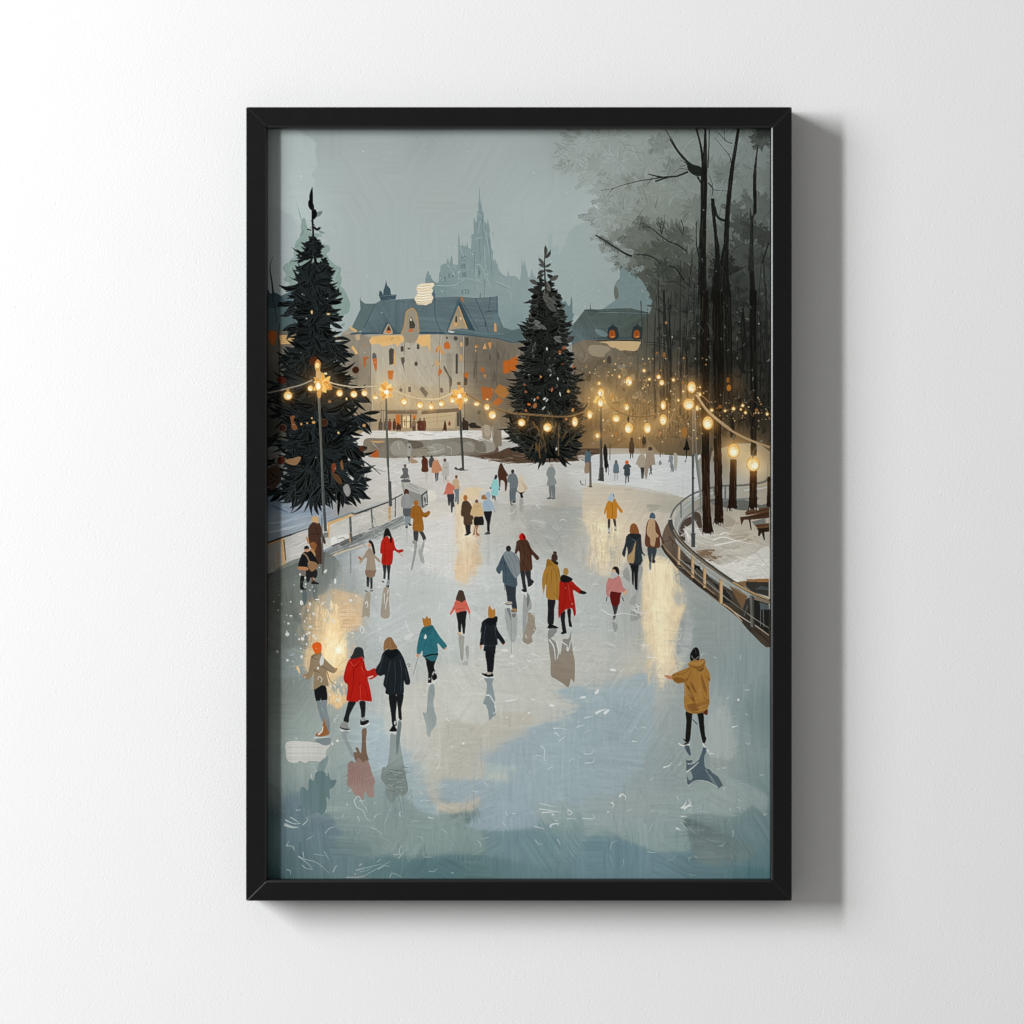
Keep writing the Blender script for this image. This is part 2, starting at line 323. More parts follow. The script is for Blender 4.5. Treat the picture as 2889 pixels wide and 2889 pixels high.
# far haze, then three nearer veils of foliage
PF(None, ZP("1180,380 1140,450 1100,560 1120,700 1200,720 1480,720 1500,300 1300,340"), [(1600,720,(156,170,168)),(1750,850,(150,164,162)),(1800,650,(156,168,165))], 1, .8)
PF(None, ZP("1170,0 1180,30 1240,60 1225,85 1120,98 1135,140 1200,165 1290,180 1285,250 1330,300 1290,330 1250,335 1265,370 1300,400 1340,440 1360,500 1400,560 1450,600 1940,640 1940,-20 1500,-20"), WOOD, 1, .92)
PF(None, ZP("1480,250 1420,290 1330,350 1290,400 1350,480 1390,540 1340,590 1330,640 1360,690 1450,720 1940,760 1940,300 1700,330"), WOOD, 1, .8)
PF(None, ZP("1640,480 1560,520 1500,560 1480,620 1460,700 1440,800 1940,800 1940,480 1800,430 1720,440"), WOOD, 1, .9)
def foliage(x0, x1, y0, y1, n, ok, lo=.84, hi=1.1, Ls=(12,34), Ws=(4,9)):
    for _ in range(n):
        x = rng.uniform(x0, x1); y = rng.uniform(y0, y1)
        if not ok(x, y): continue
        c = woodcol(x, y)*rng.uniform(lo, hi); a = rng.uniform(0, 6.28)
        k = rng.uniform()
        if k < .45:      # a fan of needles
            m = rng.integers(5, 10); L = rng.uniform(*Ls)
            for q in range(m): leaf(x, y, a+(q-m/2)*.28, L*rng.uniform(.7,1.1), rng.uniform(3,5.5), c*rng.uniform(.96,1.04), rng.normal(0,.15), None, .85)
        elif k < .75:
            leaf(x, y, a, rng.uniform(*Ls)*1.2, rng.uniform(*Ws)*1.4, c, rng.normal(0,.3), None, .8, c*1.1)
        else:
            L = rng.uniform(*Ls)*1.3; fill(ribbon(np.array([(x,y),(x+L*.5*np.cos(a)+rng.normal(0,4),y+L*.5*np.sin(a)+rng.normal(0,4)),(x+L*np.cos(a),y+L*np.sin(a))]), rng.uniform(1.2,2.6), .8), c*rng.choice([.82,1.15]), .8)
def inwood(x, y):
    u, v = (x-748)*1.351, (y-358)*1.351
    if v < 300: return u > 1130+max(0, v-120)*.9 or (v < 170 and u > 1125)
    if v < 560: return u > 1265+max(0, v-420)*.6
    return u > 1350+(v-560)*.55
def feather(x, y, ang, L, c, nl=13, bend=.0, w=3.2):
    """a pine spray: needles fanning both ways off a curved stem"""
    m = max(5, int(L/4.2)); px, py, a = x, y, ang
    for k in range(m):
        px += np.cos(a)*L/m; py += np.sin(a)*L/m; a += bend/m
        f = 1-.65*k/m
        for sg in (1, -1): leaf(px, py, a+sg*(.75+.15*rng.normal()), nl*f+3, w, c*rng.uniform(.97,1.03), 0)
    leaf(x, y, ang, L*.9, 2.2, c*.9, bend*.5)
def wz(s): return [(748+x/1.351, 358+y/1.351) for x, y in pt(None, s)]
edge_ = [(1215,20,3.3),(1190,60,3.0),(1160,95,3.1),(1150,130,2.8),(1200,150,2.5),(1250,170,2.6),(1300,185,2.8),(1300,240,3.0),(1340,290,3.0),(1300,330,3.1),(1275,345,3.3),(1290,375,2.8),(1320,410,2.6),(1350,450,2.5),(1370,500,2.7),(1400,540,2.9),(1430,580,2.6),(1460,620,2.8),(1440,520,2.6),(1400,480,2.7),(1340,350,3.3),(1400,300,3.6),(1440,250,3.8),(1350,130,2.9),(1260,60,3.2)]
for ex, ey, ea in edge_:
    for _ in range(5):
        x, y = 748+(ex+rng.normal(14,18))/1.351, 358+(ey+rng.normal(0,16))/1.351
        feather(x, y, ea+rng.normal(0,.35), rng.uniform(22,46), woodcol(x, y)*rng.uniform(.9,1.03), rng.uniform(9,15), rng.normal(0,.4), 3.6)
def clump(cx_, cy_, r, c, a=.9, sq=.8):
    """one veil of foliage: a single tone with a fringe of needles and leaf tips, a few lighter veins inside"""
    c = col(c); n = 16; th = np.linspace(0, 6.283, n, endpoint=False)
    rad = r*(.72+.16*rng.normal(0, 1, n).clip(-1.2, 1.2))
    fill(smooth(np.stack([cx_+rad*np.cos(th), cy_+rad*sq*np.sin(th)], 1)), c, a)
    for t in np.arange(0, 6.283, 9.0/r):
        q = np.interp(t, np.append(th, 6.283), np.append(rad, rad[0]))*rng.uniform(.72, 1.0)
        leaf(cx_+q*np.cos(t), cy_+q*sq*np.sin(t), t+rng.normal(0, .45), r*rng.uniform(.18, .42)+5, rng.uniform(4, 8), c*rng.uniform(.97, 1.03), rng.normal(0, .3), None, a)
    for _ in range(int(r*.22)):
        t = rng.uniform(0, 6.283); q = rng.uniform(0, .5)*r; ang = t+rng.normal(0, .6)
        leaf(cx_+q*np.cos(t), cy_+q*sq*np.sin(t), ang, r*rng.uniform(.3, .6), rng.uniform(1.5, 3), c*rng.choice([.9, 1.09]), rng.normal(0, .4), None, .8)
    for _ in range(2):
        t = rng.uniform(0, 6.283); feather(cx_+r*.55*np.cos(t), cy_+r*.45*np.sin(t), t+rng.normal(0, .5), r*rng.uniform(.5, .8), c*.98, r*.16+4, rng.normal(0, .4), 3.2)
def CL(x, y, r, c, a=.9): clump(739+x/1.3215, 338+y/1.3215, r/1.3215, c, a)
T1, T2, T3, T4, T5, T6 = (150,159,154), (131,139,133), (107,113,106), (80,85,78), (60,63,58), (43,45,42)
for x, y, r, c in [(1170,135,52,(156,166,162)),(1225,90,60,(155,165,161)),(1300,70,80,T1),(1420,55,90,T1),(1330,160,80,(152,161,157)),(1440,170,90,(144,153,147)),(1560,90,80,(138,148,143)),(1700,90,80,(136,147,143)),(1820,130,80,(124,134,130)),
  (1270,250,46,T1),(1350,260,80,(146,155,149)),(1480,270,90,(138,147,140)),(1590,260,80,(134,143,137)),(1700,240,80,(130,141,137)),(1800,270,80,(120,130,125)),(1290,355,60,T1),(1370,350,80,(141,149,143)),(1480,360,90,T2),(1590,370,80,(126,134,127)),(1690,350,70,(122,131,125)),
  (1480,90,46,(126,135,129)),(1400,240,50,(130,138,131)),(1540,190,50,(122,131,125)),(1730,200,50,(112,121,115)),(1620,330,56,(114,122,115)),
  (1340,450,60,(124,131,124)),(1430,440,80,T3),(1530,450,90,(100,106,98)),(1640,450,80,T3),(1760,420,80,(98,105,100)),(1850,330,70,(90,97,92)),(1380,520,60,T3),(1470,530,80,(88,93,85)),(1580,540,90,T4),(1690,540,70,T4),(1800,500,90,(70,74,70)),
  (1425,500,44,(92,97,88)),(1500,480,50,T4),(1560,430,46,(84,90,83)),(1410,590,60,(84,88,80)),(1480,620,80,T4),(1570,640,90,(66,69,63)),(1680,640,80,T5),(1800,620,90,T5),(1870,560,70,T5),(1450,690,70,(72,75,68)),(1540,720,80,T5),(1650,730,90,T5),(1780,740,90,T6),(1870,720,80,T6),
  (1865,70,50,(72,77,73)),(1880,40,40,(62,67,64)),(1790,390,50,(66,70,66)),(1760,330,34,(84,90,85)),(1840,420,50,(60,64,60)),(1880,440,40,T5),(1590,580,44,T5),(1500,560,40,(64,68,62)),(1720,560,60,T6),(1830,640,60,T6)]:
    CL(x, y, r, c, .82 if y < 420 else .9)
for k in range(60):
    x = rng.uniform(1700, 2170); y = rng.uniform(380, 880)
    if not inwood(x-20, y): continue
    i = int((y-PY0)*R); j = int(np.clip((x-PX0)*R, 0, PW-1)); L = rng.uniform(26, 70); a = rng.choice([-1.2,-1.9,-.6,-2.6])+rng.normal(0,.3)
    leaf(x, y, a, L, rng.uniform(1.6,2.6), CAN[i, j]*rng.choice([.75,.85,1.15]), rng.normal(0,.4), None, .85)
for _ in range(70):      # fine tracery and ledges on the far cathedral
    x = rng.uniform(180, 760); y = rng.uniform(1150, 1900)
    if abs(x-610) > 40+(y-1000)*.62: continue
    S('B', rng.choice([(112,130,131),(150,167,165)]), [(x,y),(x+rng.normal(0,3),y+rng.uniform(30,110))] if rng.uniform() < .65 else [(x,y),(x+rng.uniform(25,70),y+rng.normal(0,5))], 1.5, 1, None, .7)
for ex, ey, ea in edge_:
    for _ in range(3):
        x, y = 748+(ex+rng.normal(-6,14))/1.351, 358+(ey+rng.normal(0,18))/1.351
        feather(x, y, ea+rng.normal(0,.5), rng.uniform(18,40), woodcol(x, y)*.45+col((163,175,173))*.55, rng.uniform(7,12), rng.normal(0,.5), 2.8)
# blue haze behind the right-hand roof
P('C', (118,136,136), "270,1600 300,1560 340,1600 480,1680 560,1800 620,1932 620,2080 60,2080 200,1932 250,1890 245,1800 215,1745 262,1700")
for _ in range(60):
    x=rng.uniform(1750,1830); y=rng.uniform(770,850); a=rng.uniform(0,6.28); S(None,(138,154,152),[(x,y),(x+14*np.cos(a),y+14*np.sin(a))],.9,.6,None,.6)
# ---- bare branches
BR = (33,38,35)
for s,w0,w1 in [("1150,500 1080,470 1010,420 940,350 870,260 810,165",10,3),("985,390 900,290 830,170 780,90 745,30",5,1.5),("1010,520 950,545 880,570 800,575 720,582 600,602 480,620 300,665 200,700 60,725",6,1),
 ("860,570 780,585 650,625",3,5),("730,580 650,565 575,545",5,3),("1010,500 920,485 850,540",2,1),("200,700 165,730 140,770",2,1),("620,575 600,620 565,655",2,1.5),("1000,430 960,410 930,395",3,1),("995,440 920,470",2,1),
 ("1110,570 1150,640 1170,680",6,3),("1240,560 1270,640 1290,715 1430,728",2,2),("1230,640 1280,710 1270,780",4,2),("1480,420 1450,330 1300,150",3,1),("1490,330 1440,320",1.5,1),("1340,90 1420,180 1490,215",2,3),("1400,40 1410,190",2,1),
 ("1300,900 1330,1010 1400,1050 1440,1040",6,9),("0,1210 100,1270 220,1350 340,1420 400,1440",4,6),("450,1425 550,1430 640,1460 710,1530",4,4),("620,1140 700,1210 800,1280 900,1320 1000,1390",3,4),("540,1115 620,1140",3,2),("720,1200 700,1090 660,1030",3,1.5),("720,1200 745,1080 755,995",3,1),("725,1180 650,1130",2,1),
 ("800,1550 870,1570 950,1680 1040,1790 1110,1900",3,6),("800,1720 860,1720 1010,1810",3,2),("1890,1290 1830,1480 1760,1660 1720,1880",4,5),("1100,1060 1100,1300 1130,1450",3,4),("930,1040 960,1130 950,1240",3,2),("870,1070 950,1200",2,2)]:
    S('C', BR if w0 > 2.5 else (48,52,48), s, w0, w1)
P('C', BR, "1000,410 1060,440 1150,470 1160,560 1080,560 1010,500")
for bx,by,ang in [(40,1230,.6),(110,1280,.6),(190,1340,.6),(520,1430,.3),(640,1480,.6),(690,1110,-1.4),(720,1150,-1.3),(600,1150,-2.6),(480,1100,-1.5),(500,1170,-1.5),(250,1290,-.8),(400,1600,.8),(540,1600,.4),(620,1700,.5),(560,1780,.5)]:
    for k in range(5):
        for sg in (1,-1):
            x=bx*K_+1680+k*5*np.cos(ang); y=by*K_+350+k*5*np.sin(ang); leaf(x,y,ang+sg*.95,13-k,2.4,(58,62,57))
# ---- left edge house and pale gable behind the fir
P('D', (80,98,100), "60,40 130,20 190,60 330,0 430,200 470,420 450,600 60,600 50,200", 1, 0)
PF('D', "50,430 470,430 480,1700 50,1700", [(100,600,(92,90,82)),(100,1000,(70,68,62)),(300,600,(110,104,92)),(250,1500,(80,78,70)),(100,1500,(52,52,48))], 0)
P('D', (165,88,40), "65,470 90,430 150,450 155,500 130,600 100,590 70,530", 1, 0)
P('D', (205,165,110), "185,485 420,485 440,520 400,575 200,585", 1, 0)
for k in range(4): S('D', (165,130,85), f"200,{505+k*20} 300,{500+k*20} 410,{505+k*18}", 1.2)
S('D', (45,48,46), "190,360 180,500 185,700 190,950", 2.5)
P('A', (62,78,86), "60,1800 90,1850 150,1840 230,1900 240,1990 60,1990"); P('A', (86,108,120), "270,1932 305,1810 350,1900 360,2000 250,2000", 1, 0)
S('A', (48,62,66), "122,1440 90,1520 85,1600 105,1720 118,1850", 1.2, 6)
S('D', (44,58,64), "125,0 110,60 140,200 160,350", 5, 2)
# ---- main town house: facade
FAC = [(1100,500,(152,146,132)),(1250,620,(170,164,148)),(1450,800,(184,177,160)),(1800,700,(180,174,159)),(1600,620,(178,172,158)),(1650,950,(184,176,157)),(1300,1000,(178,166,138)),(1350,1150,(198,168,122)),(1800,900,(178,171,154)),(1600,1150,(190,165,125)),(1900,1200,(180,160,125)),
       (1000,900,(120,112,100)),(1050,1300,(150,128,98)),(2000,1000,(176,167,148)),(2100,600,(156,150,137)),(2200,1000,(160,151,133)),(2230,600,(112,106,96)),(2400,1000,(112,102,88)),(2500,700,(108,102,92)),(2650,1000,(108,96,80)),(2700,1200,(120,100,76)),(2500,1300,(125,106,80)),(1200,1450,(165,145,115)),(1800,1450,(168,150,120)),(2050,1450,(160,142,112))]
PF('D', "860,470 960,400 1090,470 1800,470 2100,470 2400,480 2600,500 2850,560 2850,1560 860,1560", FAC, 0, 1, 2.5)
for _ in range(200):     # scraped plaster strokes
    x = rng.uniform(870, 2800); y = rng.uniform(490, 1330)
    sx, sy = x*K_+740, y*K_+820
    i = int(np.clip((sy-PY0)*R,0,PH-1)); j = int(np.clip((sx-PX0)*R,0,PW-1)); c = CAN[i,j]
    L = rng.uniform(30,150)
    S('D', c*rng.choice([.86,.93,1.06,1.1]), [(x,y),(x+rng.normal(0,12),y+L*.5),(x+rng.normal(0,22),y+L)], rng.uniform(1,5), 1, None, .7)
for x,y,w,h in [(2010,700,60,300),(2300,650,50,380),(2480,760,60,300),(2390,1050,40,260),(1000,700,50,350),(1150,950,30,250),(2620,900,60,300)]:
    P('D', (104,98,88), f"{x},{y} {x+w},{y+20} {x+w*.8},{y+h} {x+w*.2},{y+h*.9}", .35)
# the wings stand back from the lit middle block
P('E', (92,85,74), "425,500 480,480 1060,560 1060,1480 560,1500 428,1480", .33, 0); P('D', (112,104,92), "865,480 1085,470 1185,520 1190,1530 880,1540", .35, 0)
P('D', (196,188,170), "1195,600 1520,600 1560,1000 1250,1010", .3); P('D', (192,184,166), "1580,640 1800,640 1900,1000 1620,1010", .3); P('E', (186,178,160), "60,520 300,540 400,760 390,1020 60,1020", .3)
for s_, c_ in [("1188,500 1184,900 1190,1310",(104,96,84)),("1940,480 1930,800 1936,1300",(122,114,100)),("2205,500 2200,900 2206,1440",(84,78,68)),("1560,480 1545,700",(126,118,104)),("1195,1310 2200,1290",(116,100,78)),("2330,560 2340,1000",(90,84,74)),("2560,560 2555,1100",(88,82,72))]: S('D', c_, s_, 2.4, 1.8, None, .9)
for s_ in ["1196,500 1194,900 1200,1300","2196,500 2190,900","1948,480 1940,800"]: S('D', (206,198,180), s_, 1.8, 1.4, None, .7)
# lit eaves
P('D', (222,180,118), "1165,548 1195,500 1350,488 1530,488 1552,540 1500,582 1475,612 1445,575 1380,595 1310,612 1270,575 1190,590", 1, 0)
P('D', (222,180,118), "1660,530 1690,488 1832,480 1832,640 1822,660 1800,600 1740,612 1700,570 1660,560", 1, 0); P('E', (220,180,120), "0,480 46,478 52,600 42,662 28,600 0,585", 1, 0)
for k in range(7): S('D', (196,150,92), f"{1200+k*8},{505+k*10} {1300+k*20},{500+k*9} {1500},{505+k*8}", 1, .8, None, .7)
# roofs
RF = (97,114,118)
P('D', (90,108,108), "975,400 1070,200 1063,100 1068,60 1075,105 1120,140 1230,140 1270,120 1150,420 1040,450", 1, 0)
PF('D', "1085,478 1070,465 1265,118 1290,108 1480,96 1780,80 1870,74 2130,66 2150,68 2320,80 2490,70 2560,60 2570,250 2630,400 2720,430 2840,405 2860,330 2900,400 2850,560 2800,572 2680,560 2540,512 2380,505 2260,495 2010,478 1800,475", [(1200,300,(96,113,117)),(1600,150,(94,111,115)),(1900,300,(97,114,118)),(2000,150,(93,109,113)),(2350,200,(96,112,116)),(2550,300,(99,115,118)),(2700,480,(90,107,107)),(1300,460,(80,98,100))], 0, 1, 3)
for _ in range(150):
    x=rng.uniform(1120,2500); y=rng.uniform(110,440)
    if x < 1270-(y-110)*.45: continue
    S('D', rng.choice([104,84,78])+np.array([0,14,18])+rng.normal(0,2), [(x,y),(x+rng.uniform(20,60),y+rng.normal(0,14)),(x+rng.uniform(60,130),y+rng.normal(8,26))], 1.3,.8,None,.7)
for s in ["1110,410 1230,145","1085,478 1400,462 1780,470 2010,476","1880,80 1890,300 1960,470","2150,70 2300,330 2360,440","2320,80 2420,300 2470,470","2490,70 2460,230","2430,235 2560,230 2570,400"]: S('D', (58,78,88), s, 2.2, 1.5)
S('D', (58,82,96), "960,475 1060,462 1300,468 1530,462", 5, 3); S('D', (58,80,92), "1665,460 1800,458 1960,462 2030,470", 5, 4)
P('D', (88,106,108), "1995,460 2040,430 2120,415 2280,430 2380,458 2700,455 2850,410 2840,500 2790,545 2560,515 2390,502 2270,492 2010,476", 1)
S('D', (58,80,92), "2030,470 2200,478 2380,502 2560,522 2700,560 2810,560", 2.5); S('D', (106,128,138), "2010,440 2120,424 2260,444 2400,470 2640,470", 2)
P('D', (205,205,200), "2015,440 2060,440 2100,450 2060,460", .9)
# left turret, chimney, gable, dormers
P('D', (64,82,90), "1270,50 1278,0 1300,5 1318,48 1320,0 1338,-55 1350,-118 1362,-58 1395,-20 1404,40 1466,45 1452,95 1292,110", 1, 0); S('D', (96,116,122), "1290,62 1400,50 1460,52", 1.5)
P('D', (228,214,186), "1690,-56 1730,-76 1865,-85 1878,-60 1850,-30 1862,10 1842,40 1866,75 1845,130 1785,158 1690,150 1658,92 1686,40 1692,12 1680,-20", 1, 0)
for y in (-50,-25,5,30,60,85,115,138): S('D', (188,164,128), f"1685,{y} 1740,{y+8} 1800,{y-6} 1850,{y+2}", 2, .8, None, .8)
for y in (-38,15,45,72,100): S('D', (248,238,216), f"1695,{y} 1760,{y+7} 1840,{y-6}", 3, 1)
P('D', (72,92,98), "1845,130 1866,75 1850,30 1880,0 1885,80", .8)
P('D', (150,142,124), "1515,472 1545,400 1570,245 1600,208 1640,195 1678,240 1695,330 1708,455 1670,560 1560,560 1540,500")
S('D', (186,140,86), "1515,470 1545,400 1570,245 1600,208 1640,195 1680,240 1698,330 1710,450", 3.2, 2.5)
P('D', (70,66,56), "1604,415 1604,320 1620,278 1668,370 1662,410", 1, 0); P('D', (240,225,190), "1612,330 1618,290 1632,330", 1, 0); P('D', (198,104,48), "1594,452 1602,418 1650,420 1640,446", 1, 0)
P('D', (66,86,96), "1308,472 1330,385 1355,338 1405,385 1470,470", 1); P('D', (172,155,128), "1322,472 1350,400 1375,362 1408,410 1418,472"); P('D', (72,48,36), "1350,437 1378,374 1406,437", 1, 0); P('D', (205,108,50), "1352,438 1406,438 1380,468")
PF('E', "240,455 358,158 462,420 400,412 330,418 260,430", [(300,400,(172,154,124)),(360,220,(148,134,112))], 0); P('E', (58,76,84), "360,158 380,110 545,442 462,420", 1, 0); S('E', (205,160,100), "362,170 458,416", 2.5)
P('E', (70,92,102), "225,450 352,105 382,70 372,130 240,455", 1, 0); P('E', (168,108,62), "378,80 395,60 425,120 410,135", 1, 0)
P('E', (62,56,48), "324,350 328,285 338,275 346,285 348,350", 1, 0); ell('E', 332, 368, 18, 22, (215,160,100)); ell('E', 385, 303, 12, 16, (205,180,140))
P('E', (216,150,80), "750,445 752,360 764,345 776,362 776,445", 1, 0); P('E', (62,82,88), "645,390 648,320 660,320 662,390", 1, 0)
P('E', (98,120,126), "722,250 782,250 782,60 790,62 796,252 800,420 735,300", 1, 0); S('E', (60,82,92), "782,55 782,240", 2)
# windows and patches of lamplight
DK=(76,72,63); OR=(194,104,44); YL=(212,162,96)
for c, s in [(YL,"1430,640 1452,660 1452,832 1428,802 1436,700"),(DK,"1380,650 1400,622 1436,640 1430,800 1384,812"),((92,96,94),"1198,742 1200,690 1220,672 1244,700 1248,742"),(OR,"1200,742 1250,742 1250,850 1238,890 1215,812"),((176,98,48),"1100,725 1160,725 1160,740 1130,752 1125,832 1103,832"),(OR,"1365,870 1432,872 1420,972 1375,966"),
 (DK,"1506,610 1540,600 1542,660 1510,668"),((90,86,76),"1510,730 1550,722 1555,770 1540,800 1556,910 1535,830 1515,780"),(DK,"1684,640 1686,590 1700,578 1714,600 1714,640"),(DK,"1660,820 1660,785 1676,770 1694,786 1694,820"),((105,98,85),"1715,1075 1742,1040 1812,1120 1780,1168"),((96,90,78),"1590,1048 1620,1048 1622,1105 1592,1108"),((92,88,76),"1490,1080 1510,1058 1532,1085 1514,1112"),
 ((200,165,115),"795,500 860,495 855,560 830,535 800,550"),((190,120,62),"1100,580 1110,600 1104,620 1094,600"),((95,92,84),"1580,625 1620,622 1612,640 1590,642"),((215,175,115),"970,620 990,600 1045,680 1020,700"),((205,170,120),"940,400 960,385 1040,440 1010,452"),((188,165,128),"1010,490 1060,475 1068,530 1030,545")]: P('D', c, s, 1, 0)
for c, s in [(OR,"205,634 205,580 225,555 255,560 272,600 270,636"),(OR,"138,928 150,832 186,880 150,932"),((205,158,96),"625,637 650,570 668,635"),((200,142,82),"680,572 720,560 718,610 710,646"),((182,98,38),"850,768 900,760 955,735 1004,708 1010,790 985,870 920,890 850,910"),((168,94,44),"605,1045 740,1062 735,1140 700,1200 620,1192"),((166,112,58),"750,1100 800,1020 850,1040 908,1060 905,1130 860,1182 800,1150"),((175,98,45),"720,1230 800,1160 850,1200 780,1260"),
 ((180,98,42),"600,862 620,825 646,870 632,902"),((200,135,72),"635,916 665,914 650,958"),((178,96,38),"425,896 470,896 460,962 425,940"),(DK,"330,908 330,700 342,682 356,700 355,906"),((70,62,52),"420,1032 425,942 462,962 455,1032"),(DK,"310,502 335,496 358,520 345,542 310,540"),((72,70,62),"435,510 470,510 476,590 440,612"),((96,90,78),"722,1002 755,850 778,980"),
 ((200,150,90),"118,620 165,585 172,630 215,680 175,700 160,650 120,640"),((205,160,105),"105,760 128,750 132,800 170,770 165,800 120,832"),((198,120,58),"110,640 130,630 136,670 118,680"),(DK,"222,505 240,500 252,522 230,530"),((220,170,110),"382,570 395,558 406,575 402,610 385,612"),((205,155,92),"372,700 400,700 398,770 385,778"),((96,88,76),"525,880 545,760 555,770 540,950 524,958"),((88,82,72),"780,680 800,670 810,750 792,760"),((92,84,72),"570,1310 605,1305 600,1350 568,1345"),
 ((90,80,66),"700,700 712,690 712,760 696,750"),((216,170,110),"540,650 555,640 552,672"),((190,110,50),"545,585 580,605 572,620 550,612"),((88,84,76),"160,1062 192,1060 195,1112 165,1114")]: P('E', c, s, 1, 0)
P('E', (92,88,78), "200,815 215,830 260,920 290,960 290,1030 262,1050 258,950 205,860"); S('E', (104,96,84), "275,1040 265,1115", 4, 3)
for x,y in [(1850,830),(1745,1080),(1400,540),(1770,850)]: S('D', (95,90,78), [(x,y),(x+30,y-30)], 1.2)
# ground-floor arcade
P('D', (112,96,78), "1360,1345 1366,1312 1692,1308 1692,1350", 1, 0); P('D', (170,148,116), "1366,1348 1692,1348 1692,1532 1366,1532", 1, 0); P('D', (120,96,72), "1510,1352 1530,1352 1530,1500 1510,1500", 1, 0)
P('D', (222,198,152), "1532,1375 1608,1368 1608,1492 1532,1492", 1, 0)
for s in ["1532,1430 1608,1428","1552,1400 1552,1480","1570,1372 1570,1490"]: S('D', (112,88,64), s, 2)
P('D', (92,72,54), "1608,1352 1625,1352 1628,1500 1606,1500", 1, 0); P('D', OR, "1455,1352 1506,1350 1502,1466 1455,1462", 1, 0); P('D', OR, "1640,1356 1682,1356 1676,1402 1640,1402", 1, 0)
P('E', (98,86,72), "-45,1318 -20,1308 370,1280 376,1320 -40,1352", 1, 0); P('E', (184,164,130), "-40,1350 330,1322 322,1500 -40,1500", 1, 0)
for s in ["-30,1395 290,1360","130,1345 128,1480","20,1440 240,1410"]: S('E', (150,130,100), s, 1.2)
P('E', (76,68,58), "342,1330 360,1318 372,1340 370,1478 345,1478", 1, 0)
DKB=(72,46,34)
for x,y,h,w,c in [(1290,1480,85,22,(90,76,62)),(1345,1470,80,16,(84,70,56)),(1390,1470,75,20,(120,60,45)),(1440,1468,75,18,(78,52,42)),(1480,1492,50,18,DKB),(1655,1470,80,22,(120,100,78)),(1690,1480,50,14,(190,165,130)),(1720,1470,85,26,(76,42,34)),(1765,1470,85,22,(92,58,44)),(1745,1500,80,20,(88,48,38)),(1500,1500,40,14,DKB)]:
    P('D', c, f"{x-w},{y+h*.6} {x-w},{y-h*.4} {x-w*.4},{y-h*.68} {x+w*.5},{y-h*.66} {x+w},{y-h*.3} {x+w*.7},{y+h*.6}"); ell('D', x, y-h*.85, 9, 11, (62,46,38))
S('D', (52,44,38), "1648,1475 1646,1540", 3); S('D', (52,44,38), "1664,1475 1666,1540", 3)
for s in ["1175,1265 1165,1615","1300,1290 1290,1570","1318,1300 1320,1620"]: S('D', (92,84,72), s, 2)
P('E', DKB, "195,1500 205,1440 222,1430 232,1490 230,1530 190,1510"); ell('E', 212, 1430, 9, 11, DKB); S('E', DKB, "200,1500 185,1545", 2.5); S('E', DKB, "222,1510 238,1556", 2.5)
P('E', (112,62,46), "250,1450 262,1420 275,1440 272,1470 255,1470"); P('E', (54,44,38), "402,1500 400,1430 420,1405 450,1420 470,1440 462,1550 420,1540"); ell('E', 415, 1397, 11, 14, (44,38,34)); S('E', (44,38,34), "432,1540 432,1605", 3); S('E', (44,38,34), "446,1540 448,1610", 3)
P('E', (46,40,36), "470,1460 500,1440 545,1440 560,1465 610,1485 600,1500 500,1500 480,1480")
# terrace snow, rocks, bank
PF('D', "1080,1560 1130,1535 1300,1525 1500,1540 1700,1530 1900,1535 2200,1525 2460,1525 2700,1530 2700,1640 1080,1640", [(1200,1580,(205,200,190)),(1600,1560,(218,216,210)),(2100,1560,(218,217,212)),(2500,1560,(205,200,192))], 1)
for _ in range(40):
    x=rng.uniform(1130,2600); y=rng.uniform(1540,1610); S('D', rng.choice([1,0])*np.array((60,62,62))+np.array((172,168,160)), [(x,y),(x+40,y+rng.normal(0,6)),(x+rng.uniform(60,140),y+rng.normal(0,8))], rng.uniform(1.5,4), .8, None, .7)
PF('D', "1110,1625 1300,1610 1500,1605 1640,1630 1900,1620 2200,1600 2380,1640 2560,1690 2540,1800 2250,1830 1900,1815 1500,1830 1160,1815", [(1200,1700,(128,118,102)),(1500,1650,(112,104,92)),(1600,1750,(142,136,124)),(1900,1700,(140,136,126)),(2200,1750,(126,118,106)),(2500,1750,(95,80,66))], 1)
for s,c in [("1180,1640 1290,1640 1280,1700 1200,1720",(120,112,98)),("1390,1700 1440,1640 1530,1640 1590,1740 1620,1800 1440,1800",(150,144,132)),("1590,1640 1720,1650 1750,1700 1640,1720",(100,92,80)),("1780,1740 1870,1660 1990,1680 2010,1760 1850,1800 1790,1790",(150,146,136)),("1990,1650 2100,1640 2190,1700 2150,1780 2030,1800",(138,132,120)),("2200,1650 2280,1640 2330,1700 2300,1760 2200,1760",(142,136,124)),("2390,1720 2490,1650 2530,1720 2420,1760",(148,144,136)),("1640,1810 1800,1800 1810,1730 1700,1720",(140,132,116))]:
    P('D', c, s); S('D', col(c)*.75, s, 1.5, 1)
for s in ["1800,1700 1880,1720 1870,1780","2010,1700 2060,1720 2060,1790","1480,1660 1500,1740","2240,1660 2300,1700","1880,1770 1990,1720","1200,1660 1260,1720","1800,1770 1960,1740"]: S('D', (182,180,172), s, 2.5, 1, None, .8)
P('D', (172,88,42), "1185,1800 1200,1770 1240,1730 1265,1760 1268,1810 1220,1840"); P('D', (190,150,100), "1170,1640 1300,1636 1340,1645 1290,1660 1230,1660",.9)
P('E', (150,139,120), "615,1478 650,1460 700,1468 722,1500 720,1600 690,1640 622,1605", 1, 0); P('E', (128,117,100), "722,1500 760,1420 790,1400 826,1480 835,1690 770,1712 735,1640", 1, 0); P('E', (172,160,140), "640,1475 690,1475 712,1560 660,1590", .8)
